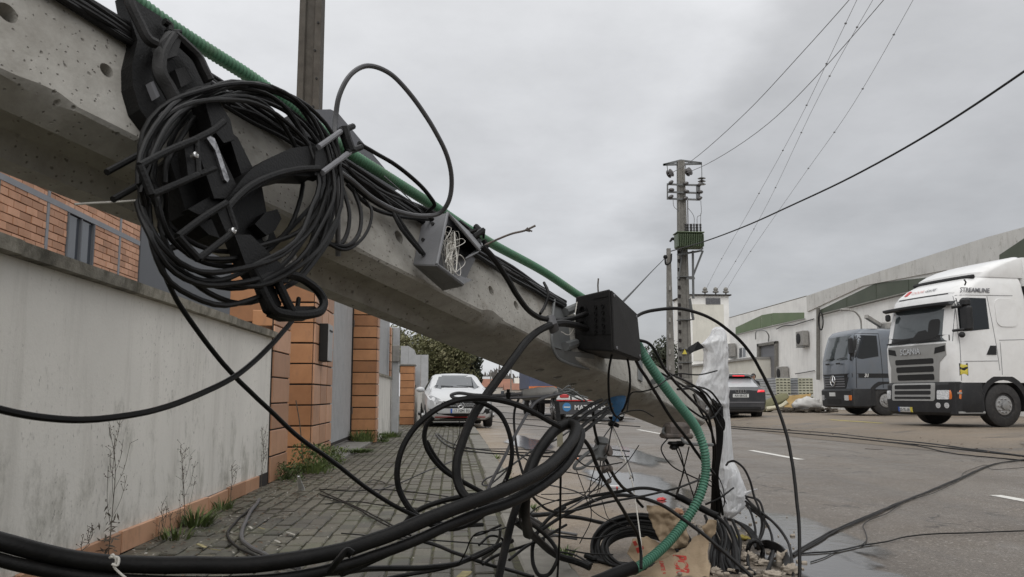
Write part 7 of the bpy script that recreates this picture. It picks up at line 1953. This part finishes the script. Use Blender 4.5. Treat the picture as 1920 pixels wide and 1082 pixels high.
for i in range(6):
    for k in range(12):
        a = 2 * math.pi * k / 12; P.append(W(1416 + (12 + i * .8) * math.cos(a), 1036 + (20 + i) * math.sin(a), 4.5 + .03 * math.sin(a * 2 + i)))
mb = MB(); mb.tube(smooth_path(P, 3), .0072, 8); obj('bound_ring', mb, MT['cable'], label='small bound ring of black cable standing in the rubble', cat='cable coil')
gq = 'cables bowed from the small bound ring to the right'
for k in range(5):
    cab('black cable bowed from the small bound ring over the rubble', .0068, f'1420,{1018 + k * 3},4.6;{1440},{1014 + k * 3},4.5;{1460 - k},{1022 + k * 3},4.45;{1478 - k * 2},{1044 + k * 2},4.3;{1484 - k * 3},1070,4.1;{1478 - k * 4},1092,4.0', group=gq)
for k in range(2):
    cab('black cable ring trailing below the small bound ring', .0085, f'1404,{1030},4.5;1402,{1052 + k * 4},4.3;1410,{1072 + k * 4},4.1;1430,{1084 + k * 5},4.0;1444,{1060 + k * 5},4.1;1450,1034,4.4', group='cable rings trailing below the bound ring')
gq = 'mass of black cables beside the paper sack'
for k in range(16):
    x = 1336 + k * 3.4; y0 = 980 + R.uniform(-8, 20)
    cab('black cable in the dense mass between the paper sack and the bound ring', .0088, f'{x - 14:.0f},{y0 - 10:.0f},{4.7};{x:.0f},{y0 + 25:.0f},4.5;{x + R.uniform(-4, 10):.0f},{1050 + R.uniform(-8, 8):.0f},4.25;{x + R.uniform(0, 16):.0f},1085,4.05;{x + R.uniform(0, 20):.0f},1120,3.9', 'rubber', gq)
for s, r in (('1322,946,5;1342,938,5;1362,925,5.1;1375,915,5.2', .006), ('1336,868,5.0;1345,890,5.1;1356,918,5.2;1358,945,5.2;1352,958,5.2', .0032), ('1330,900,4.9;1350,920,5.1;1362,944,5.2', .0032), ('1306,985,4.6;1310,1000,4.5;1316,1012,4.4', .004), ('1336,1018,4.4;1380,1060,4.2;1400,1085,4.1', .006)):
    cab('thin stray wire in front of the white plastic wrap', r, s, group='stray wires by the white plastic wrap')
cab('slender twig-like wire end poking up from the bundle against the sky', .0038, '905,462,3.0;930,450,3.0;960,438,3.0;985,432,3.0;1004,423,3.0', 'iron')
mb = MB()
for a, b in (((984, 433), (990, 427)), ((990, 431), (998, 434)), ((985, 432), (994, 434))): mb.tube([W(*a, 3.0), W(*b, 3.0)], .003, 5)
obj('wire_barbs', mb, MT['iron'], label='tiny barbs near the tip of the twig-like wire end', cat='wire')
mb = MB()
R = random.Random(9)
for k in range(16):
    c = OF(880 + R.uniform(-14, 30), 446 + R.uniform(-10, 14), .05); mb.tube([c, c + V((R.gauss(0, .03), R.gauss(0, .03), R.gauss(0, .03)))], R.uniform(.004, .012), 6)
obj('taped_joint', mb, MT['plastic'], label='ragged taped cable joint right of the open grey box', cat='cable joint')
cab('thin pale rod lying under the pole left of the coil', .0024, '140,383,1.75;180,380,1.78;220,378,1.8;275,374,1.85', 'string')
cab('faint straight wire crossing the green conduit left of the open box', .0016, '720,330,2.6;745,352,2.6;770,376,2.62;795,404,2.66', 'cablegrey')
# ================================================================ white plastic wrap, sack, rubble
g = NT('white_plastic_film'); g.col(g.ramp(g.noise(6, 5, .6), [(.3, (.66, .67, .69)), (.7, (.82, .83, .84))])); g.set(Roughness=.32, Coat_Weight=.3); g.l(g.mapr(g.noise(8, 6, .65, None, (1.8, 1.8, .5), .4), .38, .62, .66, .96), g.b.inputs['Alpha'])
_v = g.noise(11, 7, .7, None, (2.4, 2.4, .45), .6); g.bump(_v, .6, .02); MT['film'] = g.m
ww = thing('wrapped_post', 'post stump wrapped in torn white plastic film with a black flap', 'wrapped post', G(1362, 972, RZ))
LR = [(613, 1342, 1352), (618, 1336, 1358), (630, 1332, 1361), (645, 1316, 1362), (660, 1322, 1363), (690, 1321, 1363), (712, 1310, 1363), (735, 1302, 1364), (752, 1312, 1364), (765, 1340, 1365), (790, 1346, 1368), (830, 1346, 1371), (866, 1342, 1374), (882, 1340, 1384), (905, 1338, 1391), (925, 1338, 1398), (945, 1340, 1398), (960, 1346, 1384), (977, 1352, 1364)]
ROWS = [(y, (a + b) / 2, (b - a) / 2, 5.45 - .0006 * max(0, y - 870)) for y, a, b in LR]
rr = []
for i in range(len(ROWS) - 1):
    for k in range(8):
        f = k / 8; rr.append(tuple(a + (b - a) * f for a, b in zip(ROWS[i], ROWS[i + 1])))
rr.append(ROWS[-1]); rings = []
fy = V((FW.x, FW.y, 0)).normalized()
for py, cx_, hw, d in rr:
    c = W(cx_, py, d); r = hw * d / F; ring = []
    for k in range(80):
        a = 2 * math.pi * k / 80; ca, sa = math.cos(a), math.sin(a)
        up_ = max(0, min(1, (770 - py) / 20)); bag = max(0, min(1, (py - 865) / 15)); w_ = V((ca * 1.6, sa * 1.6, 0))
        cr = abs(noise.noise(V((ca * 5.5, sa * 5.5, py * .004)))) * .26 + abs(noise.noise(V((ca * 13, sa * 13, py * .003 + 4)))) * .08
        cx2 = abs(noise.noise(V((ca * 2.2, sa * 2.2, py * .05 + ca * 1.6)))) * .22 + abs(noise.noise(V((ca * 4, sa * 4, py * .10 - ca * 2)))) * .06
        m_ = max(up_, bag * .8); fold = 1.16 - cr * (1 - m_ * .6) - cx2 * m_
        ring.append(c + RT * ca * r * fold + fy * sa * min(r, .07) * fold)
    rings.append(ring)
mb = MB(); mb.loft(rings); obj('plastic_film', mb, MT['film'], parent=ww, smooth=True)
def film(pts, d, name='film_fold', dd=.05, m='film', par=ww, amp=.02):
    """crumpled sheet spanning a polygon, with some depth of its own"""
    P = [V((x, y, 0)) for x, y in pts]; c = sum(P, V((0, 0, 0))) / len(P); mb = MB(); vs = []; fs = []; n = 0
    out_ = []
    for i in range(len(P)):
        for k in range(6): out_.append(P[i].lerp(P[(i + 1) % len(P)], k / 6))
    m_ = len(out_); R_ = 7
    for j in range(R_ + 1):
        t = 1 - j / R_ * .98
        for q in out_:
            w_ = c.lerp(q, t); vs.append(W(w_.x, w_.y, d + dd * (t ** 2) + amp * noise.noise(V((w_.x * .06, w_.y * .06, d))) + amp * .6 * noise.noise(V((w_.x * .17, w_.y * .17, 4)))))
    for j in range(R_):
        for k in range(m_): fs.append((j * m_ + k, j * m_ + (k + 1) % m_, (j + 1) * m_ + (k + 1) % m_, (j + 1) * m_ + k))
    fs.append(tuple(range(R_ * m_, (R_ + 1) * m_)))
    mb.add(vs, fs)
    o = obj(name, mb, MT[m], parent=par, smooth=True)
    sd2 = o.modifiers.new('t', 'SOLIDIFY'); sd2.thickness = .002
    return o
film([(1380, 880), (1392, 900), (1402, 926), (1399, 948), (1380, 966), (1364, 974), (1358, 940), (1366, 900)], 5.33, dd=.02, amp=.012)
mb = MB(); mb.tube([W(1398, 925, 5.3), W(1412, 919, 5.28), W(1420, 917, 5.26)], [.014, .006, .003], 6); obj('film_knot', mb, MT['film'], parent=ww)
mb = MB(); P = [W(1290, 652, 5.38), W(1309, 640, 5.4), W(1321, 652, 5.4), W(1300, 660, 5.36), W(1292, 665, 5.36)]; mb.prism(P, FW * .006); obj('black_flap', mb, MT['plastic'], parent=ww, smooth=False, label='black torn flap')
mb = MB(); mb.cyl(W(1358, 980, 5.45), W(1348, 650, 5.47), .022); obj('post', mb, MT['conc'], parent=ww)
# -- paper sack
g = NT('brown_paper'); w = g.tc.outputs['Object']
c = g.ramp(g.noise(5, 6, .65), [(.3, (.24, .175, .11)), (.7, (.37, .285, .19))])
c = g.mix(g.mapr(g.noise(11, 5, .7), .58, .72, 0, .4), c, (.15, .11, .075)); g.col(c); g.set(Roughness=.85); g.bump(g.noise(16, 7, .7), .6, .015); MT['paper'] = g.m
MT['paperred'] = mat('red_print', (.36, .035, .025), .8, .15, 20, .4, 20, dirt=.3, dcol=(.3, .2, .13))
sk_ = thing('paper_sack', 'torn brown paper sack with red lettering among the cables', 'paper sack', G(1250, 1060, RZ))
BASE = 4.02
def spt(x, y):
    """the lower half of the sack as a sloping crumpled sheet: depth grows towards the top"""
    d = 4.02 + (1082 - y) * .0040 + .035 * noise.noise(V((x * .022, y * .022, 2))) + .02 * noise.noise(V((x * .06, y * .06, 7)))
    return W(x, y, d)
def crumple(poly, fn, name, m, par, th=.003, n=26):
    """fill a star shaped pixel polygon with rings of a crumpled sheet"""
    out_ = []
    for i in range(len(poly)):
        a, b = V((*poly[i], 0)), V((*poly[(i + 1) % len(poly)], 0)); k_ = max(1, int((b - a).length / 2.2))
        for k in range(k_):
            q = a.lerp(b, k / k_); out_.append(q + V((noise.noise(q * .11), noise.noise(q * .11 + V((5, 0, 0))), 0)) * 2.2)
    c = sum(out_, V((0, 0, 0))) / len(out_); N_ = len(out_); R_ = 18; mb = MB()
    for j in range(R_ + 1):
        t = max(.01, 1 - j / R_)
        for q in out_:
            w_ = c.lerp(q, t); mb.v.append(fn(w_.x, w_.y))
    mb.f = [(j * N_ + k, j * N_ + (k + 1) % N_, (j + 1) * N_ + (k + 1) % N_, (j + 1) * N_ + k) for j in range(R_) for k in range(N_)]
    o = obj(name, mb, MT[m], parent=par, smooth=True)
    s = o.modifiers.new('t', 'SOLIDIFY'); s.thickness = th
    return o
crumple([(1178, 1092), (1196, 1078), (1240, 1052), (1286, 1027), (1300, 1008), (1318, 1002), (1330, 1018), (1326, 1040), (1332, 1062), (1330, 1096)], spt, 'front_panel', 'paper', sk_, n=44)
crumple([(1212, 948), (1224, 948), (1250, 950), (1272, 962), (1284, 985), (1292, 1010), (1288, 1026), (1262, 1030), (1240, 1018), (1226, 992), (1216, 968)], lambda x, y: W(x, y, 4.42 - .001 * (y - 950) + .05 * noise.noise(V((x * .03, y * .03, 3))) + .02 * noise.noise(V((x * .09, y * .09, 8)))), 'torn_flap', 'paper', sk_, n=34)
crumple([(1176, 1038), (1186, 1012), (1212, 1006), (1240, 1020), (1268, 1032), (1288, 1030), (1230, 1062), (1196, 1080), (1190, 1056)], lambda x, y: W(x, y, 4.42 - .0018 * (y - 1000) + .03 * noise.noise(V((x * .04, y * .04, 5)))), 'back_panel', 'paper', sk_, n=34)
crumple([(1316, 990), (1330, 974), (1344, 976), (1342, 1000), (1330, 1012)], lambda x, y: W(x, y, 4.3 + .03 * noise.noise(V((x * .06, y * .06, 5)))), 'torn_flap', 'paper', sk_, n=16)
def sack_text(s, size, x, y, ang, name):
    o = spt(x, y); e1 = (spt(x + 6, y) - spt(x - 6, y)); e2 = (spt(x, y - 6) - spt(x, y + 6))
    a = math.radians(ang); xd = e1 * math.cos(a) - e2 * math.sin(a); yd = e1 * math.sin(a) + e2 * math.cos(a)
    n_ = e1.cross(e2).normalized()
    if n_.dot(CAM - o) < 0: n_ = -n_
    t = text(name, s, size, o + n_ * .006, xd, yd, MT['paperred'], sk_, .0005, bold=size * .03)
    # press the print onto the crumpled paper
    M_ = o + n_ * .006
    for v in t.data.vertices:
        p = M_ + v.co
        q = p - CAM; dd = q.dot(FW); px = 960 + F * q.dot(RT) / dd; py = 541 - F * q.dot(UP) / dd
        r = spt(px, py); r = r + (CAM - r).normalized() * (.006 + .0 * dd)
        v.co = r - M_
    return t
sack_text('PCR', .088, 1276, 1060, 78, 'lettering')
sack_text('LIMITE A', .026, 1242, 1066, 76, 'small_lettering')
mb = MB()
for q in ([(1186, 1016), (1192, 1014), (1196, 1022), (1190, 1024)], [(1192, 1028), (1206, 1024), (1210, 1040), (1198, 1046)]): mb.prism([W(x, y, 4.36) for x, y in q], FW * .004)
obj('red_print', mb, MT['paperred'], parent=sk_, smooth=False)
# -- rubble and foam scraps around the pile
MT['scrap'] = mat('pale_foam_scrap', (.33, .285, .23), .85, .3, 14, .7, 40, dirt=.7)
for k, (px, py, r, sc, lab) in enumerate(((1404, 1046, .045, (1.3, 1, .8), 'pale foam lump left of the small bound ring'), (1430, 1056, .035, (1.6, 1, .6), 'pale foam lump under the small bound ring'), (1468, 1050, .05, (1.0, .8, 1), 'upright torn foam lump by the tall free cable'), (1482, 1070, .045, (1.3, 1, .8), 'foam lump right of the upright torn one'), (1448, 1078, .05, (1.6, 1, .5), 'flat foam lump at the bottom edge by the bound ring'), (1272, 958, .04, (1.2, 1, .8), 'pale foam scrap behind the top of the paper sack'), (1322, 1060, .04, (1, 1, .7), 'crumpled scrap right of the paper sack'), (1340, 1072, .035, (1.2, 1, .8), 'second crumpled scrap right of the paper sack'))):
    lump('foam_scrap', lab, 'scrap', G(px, py, RZ + r * .3), r * .72, sc, MT['scrap'], k * 3.7, .8, 2.6, group='pale scraps in the cable pile')
lump('foam_scrap', 'orange scrap behind the sack under the sleeve joint', 'scrap', W(1272, 960, 4.7), .025, (1, 1, .7), MT['tile_pale_lit'], 4.2, .5)
mb = MB(); mb.prism([G(1388, 1006, RZ + .03), G(1400, 1001, RZ + .045), G(1396, 1009, RZ + .03)], V((0, 0, .01)));
lump('yellow_leaf', 'yellow crumpled leaf by the puddle near the white wrap', 'leaf', G(1390, 1008, RZ + .015), .035, (1.5, 1, .35), mat('yellow_leaf', (.35, .28, .06), .7, .2, 20), 1.4, .5, 2)
mb = MB(); R = random.Random(12)
for k in range(150):
    px, py = R.gauss(1370, 60), R.uniform(960, 1100)
    if not 1230 < px < 1510: continue
    c = G(px, py, RZ + .012); s = R.uniform(.004, .016)
    mb.rbox(c, (s * 2, s * 1.4, s), s * .3, Matrix.Rotation(R.uniform(0, 3), 3, 'Z') @ Matrix.Rotation(R.gauss(0, .4), 3, 'X'))
obj('rubble', mb, MT['scrap'], kind='stuff', label='crumbs of rubble strewn round the cable pile', cat='rubble', smooth=False)
t = thing('marker_post', 'tiny red and white marker lying by the puddle', 'marker', G(1155, 914, RZ))
mb = MB(); mb.rbox(G(1150, 912, RZ + .02), (.12, .02, .02), .004); obj('white_piece', mb, MT['plate'], parent=t, smooth=False)
mb = MB(); mb.cyl(G(1157, 914, RZ), G(1157, 914, RZ + .06), .008); obj('red_piece', mb, MT['red'], parent=t)
lump('red_scrap', 'small red scrap in the puddle behind the sack', 'scrap', G(1240, 936, RZ + .015), .022, (1.6, 1, .6), MT['red'], 6.6, .5)
lump('orange_scrap', 'orange rusty scrap on the road behind the beige strap', 'scrap', G(1074, 860, RZ + .01), .07, (1.5, 1, .25), MT['orange_lens'], 2.6, .5)

# ================================================================ litter, weeds, dry plants
R = random.Random(31)
MT['chip'] = mat('pale_chip', (.36, .34, .30), .8, .3, 40); MT['leafb'] = mat('brown_leaf', (.10, .065, .04), .8, .4, 30); MT['leafp'] = mat('pale_leaf', (.30, .26, .13), .75, .3, 30)
def scatter(name, n, fn, size, m, label, flat=True):
    mb = MB()
    for k in range(n):
        c = fn()
        if c is None: continue
        s = size * R.uniform(.4, 1.5); a = R.uniform(0, 6.28); e = V((math.cos(a), math.sin(a), R.gauss(0, .12))); f_ = V((-math.sin(a), math.cos(a), R.gauss(0, .2)))
        z_ = V((0, 0, R.uniform(.1, .35) * s))
        mb.add([c - e * s, c - f_ * s * .5 + z_, c + e * s * 1.1 + z_ * .4, c + f_ * s * .55 + z_], [(0, 1, 2, 3)])
    return obj(name, mb, m, kind='stuff', label=label, cat='litter', smooth=False)
def near_wall():
    y = R.uniform(3.8, 9.3); x = WXF + .05 + abs(R.gauss(0, .42))
    return V((x, y, .008)) if x < .3 else None
scatter('leaf_litter', 900, near_wall, .012, MT['leafb'], 'brown leaf litter along the foot of the white wall')
scatter('pale_litter', 330, near_wall, .0085, MT['chip'], 'pale chips strewn on the dark paving by the wall')
scatter('pale_litter', 420, lambda: V((R.uniform(-1.6, .5), R.uniform(3.6, 12), .007)), .007, MT['chip'], 'pale chips sprinkled over the whole pavement')
scatter('gravel_litter', 900, lambda: V((.6 + abs(R.gauss(0, .55)), R.uniform(3.5, 14), RZ + .004)), .009, MT['scrap'], 'grit washed along the road edge')
scatter('yard_litter', 260, lambda: V((R.uniform(7.6, 11), R.uniform(9, 26), RZ + .03)), .03, MT['leafb'], 'scraps strewn along the far road edge')
for px, py, s, lab, m in ((378, 1024, .05, 'pale yellow leaf in the grass tuft at the wall foot', 'leafp'), (402, 1031, .035, 'small yellow leaf right of the pale yellow one', 'leafp'), (490, 991, .03, 'square yellow chip on the dark paving', 'leafp'), (470, 990, .03, 'white chip left of the square yellow chip', 'chip'), (545, 1001, .045, 'long pale chip on the dark paving', 'chip'), (520, 1016, .035, 'star shaped white scrap on the dark paving', 'chip'), (838, 800, .09, 'white scrap on the paving before the white car', 'chip'), (850, 808, .06, 'second white scrap before the white car', 'chip'), (870, 1078, .05, 'pale yellow scrap at the bottom edge of the paving', 'leafp')):
    c = G(px, py, .014); a = R.uniform(0, 3); mb = MB(); e = V((math.cos(a), math.sin(a), .1)); f_ = V((-math.sin(a), math.cos(a), .25))
    mb.prism([c - e * s, c - f_ * s * .45 - e * s * .3, c + e * s * .5 - f_ * s * .3, c + e * s, c + e * s * .3 + f_ * s * .5], V((0, 0, .004)))
    obj('scrap', mb, MT[m], label=lab, cat='scrap', smooth=False)
mb = MB(); mb.tube(smooth_path([G(566, 918, .02), G(562, 905, .10), G(560, 893, .2)], 4), [.028, .026, .024, .022, .02, .018, .016, .013, .01], 7, flat=.4); obj('white_scrap', mb, MT['film'], label='upright white plastic scrap in the leaves at the tiled pillar', cat='scrap')
MT['grass'] = m_leaf('weed_green', (.045, .075, .018), (.085, .125, .03), (.15, .19, .06)); MT['dry'] = mat('dry_stem', (.11, .095, .075), .9, .3, 40)
def tuft(label, c, rad, n, h, name='grass_tuft', m='grass', lean=.6, w_=.004):
    mb = MB(); c = V(c)
    for k in range(n):
        a = R.uniform(0, 6.28); r = rad * R.random() ** .6; b = c + V((math.cos(a) * r, math.sin(a) * r, 0)); L = h * R.uniform(.45, 1.15)
        d = V((math.cos(a) * lean * R.uniform(.3, 1.2), math.sin(a) * lean * R.uniform(.3, 1.2), 1)); e = V((-math.sin(a), math.cos(a), 0)) * w_ * R.uniform(.6, 1.5)
        p1 = b + V((d.x * L * .4, d.y * L * .4, L * .5)); p2 = b + V((d.x * L, d.y * L, L * (1 - .35 * min(1, (d.x ** 2 + d.y ** 2)))))
        mb.add([b - e, b + e, p1 + e * .8, p1 - e * .8, p2], [(0, 1, 2, 3), (3, 2, 4)])
    return obj(name, mb, MT[m], label=label, cat='grass tuft', smooth=False, group='weeds along the wall and pillars')
def bushy(label, c, rad, n, h, ls):
    mb = MB(); c = V(c)
    for k in range(n):
        a = R.uniform(0, 6.28); r = rad * R.random() ** .6; p = c + V((math.cos(a) * r, math.sin(a) * r, h * R.random() ** 1.3)); nr = V((R.gauss(0, 1), R.gauss(0, 1), R.gauss(.8, .6))).normalized(); e = nr.orthogonal().normalized(); f_ = nr.cross(e); s = ls * R.uniform(.5, 1.3)
        mb.add([p - e * s, p + f_ * s * .4, p + e * s, p - f_ * s * .4], [(0, 1, 2, 3)])
    for k in range(14):
        a = R.uniform(0, 6.28); mb.tube([c, c + V((math.cos(a) * rad * .7, math.sin(a) * rad * .7, h * .8))], [.004, .002], 4)
    return obj('weed', mb, MT['grass'], label=label, cat='weed', smooth=False, group='weeds along the wall and pillars')
tuft('grass tuft drooping at the wall foot beside the curled hose', (WXF + .12, 5.55, 0), .11, 150, .14, lean=1.2)
tuft('thin grass under the grass tuft nearest the thick cables', (WXF + .14, 5.1, 0), .12, 70, .07, lean=.9)
tuft('sparse grass blades in the wall corner above the hose', (WXF + .09, 6.3, 0), .08, 60, .10, lean=.8)
bushy('low bushy weed at the quoin end of the white wall', (WXF + .13, 8.5, 0), .16, 420, .16, .018)
bushy('taller bushy weed at the foot of the large tiled pillar', (-1.52, 9.35, 0), .2, 620, .30, .02)
bushy('round weed at the right corner of the large tiled pillar', (-1.42, 9.75, 0), .17, 420, .26, .02)
bushy('weed growing from the large tiled pillar towards the gate', (-1.4, 10.5, 0), .16, 300, .2, .02)
tuft('thin grass at the foot of the weeds by the large tiled pillar', (-1.45, 9.2, 0), .2, 150, .16)
tuft('bright low grass patch on the drive by the gate', (-1.28, 12.0, .03), .22, 260, .07, lean=1.3, w_=.006)
tuft('bright grass tuft at the base of the slim tiled pillar', (-1.52, 14.75, .03), .2, 240, .22, w_=.007)
bushy('small weed right of the slim tiled pillar', (-1.22, 15.2, 0), .12, 160, .16, .025)
tuft('grass line at the foot of the low wall beyond the gate', (-1.25, 17, 0), .25, 200, .12, w_=.008)
for k, (x, y) in enumerate(((.57, 6.3), (.58, 8.4), (.57, 9.2), (.58, 11.5), (.56, 5.2), (.585, 4.5))):
    tuft('little grass sprig in the joint of the kerb stones', (x, y, -.03), .05, 60, .07, lean=1.0)
def dry_plant(label, px_base, py_base, py_top, spread, nb, seed, leafy=0):
    """a thin dead stalk standing in front of the wall face, branching upwards"""
    r_ = random.Random(seed); mb = MB()
    b = WX(px_base, py_base, WXF + .05); t = WX(px_base + spread * .1, py_top, WXF + .03); L = (t - b).length
    main = smooth_path([b, b.lerp(t, .35) + V((.01, r_.gauss(0, .02), 0)), b.lerp(t, .7) + V((.02, r_.gauss(0, .02), 0)), t], 5)
    mb.tube(main, [.0026 * (1 - .6 * i / (len(main) - 1)) for i in range(len(main))], 5)
    for k in range(nb):
        f = .25 + .72 * k / nb; i = int(f * (len(main) - 1)); p = main[i]; sg = 1 if k % 2 else -1
        l = L * (1 - f) * r_.uniform(.35, .6) + .05; d = V((r_.uniform(0, .25), sg * r_.uniform(.35, .8), 1)).normalized()
        q = smooth_path([p, p + d * l * .5 + V((0, sg * .012, 0)), p + V((d.x, d.y * .8, d.z * 1.15)) * l], 3); mb.tube(q, .0012, 4)
        for j in range(6):
            a = q[r_.randrange(2, len(q))]; e = V((r_.gauss(0, .5), r_.gauss(0, 1), r_.uniform(.3, 1))).normalized() * r_.uniform(.012, .045)
            mb.tube([a, a + e], [.0011, .0008], 3); mb.ball(a + e, r_.uniform(.002, .0035), 4, 3)
    for k in range(leafy):
        p = main[int(len(main) * .3 * r_.random())] + V((r_.gauss(.01, .02), r_.gauss(-.03, .03), r_.gauss(0, .02))); e = V((r_.gauss(0, 1), r_.gauss(0, 1), r_.gauss(.6, .5))).normalized() * .022; f_ = e.orthogonal().normalized() * .005
        mb.add([p - e, p + f_, p + e, p - f_], [(0, 1, 2, 3)])
    return obj('dry_weed', mb, MT['dry'], label=label, cat='dry weed', group='dead stalks against the white wall', smooth=False)
dry_plant('tall dead branching stalk against the white wall, with dark leaves at its foot', 203, 1042, 796, 8, 9, 1, 60)
dry_plant('second tall dead stalk against the white wall, above the grass tuft', 338, 1032, 834, 3, 9, 2)
dry_plant('short dead stalk left of the second tall one', 296, 1040, 950, 6, 5, 3)
dry_plant('bent short dead twig just right of the short dead stalk', 316, 1018, 966, 14, 3, 6)
dry_plant('dead stalk near the quoin end of the white wall', 489, 925, 806, 4, 9, 4)
dry_plant('faint thin dead stalk left of the one near the quoin', 432, 942, 876, 8, 5, 5)
dry_plant('tiny dead sprig at the wall foot left of the tall branching stalk', 150, 1040, 1016, 4, 4, 8)
mb = MB(); mb.tube(smooth_path([V((-1.62, 9.6, 0)), V((-1.66, 9.5, .5)), V((-1.70, 9.45, .75))], 4), .006, 5); obj('leaning_stick', mb, MT['dry'], label='thin stick leaning on the large tiled pillar', cat='stick')
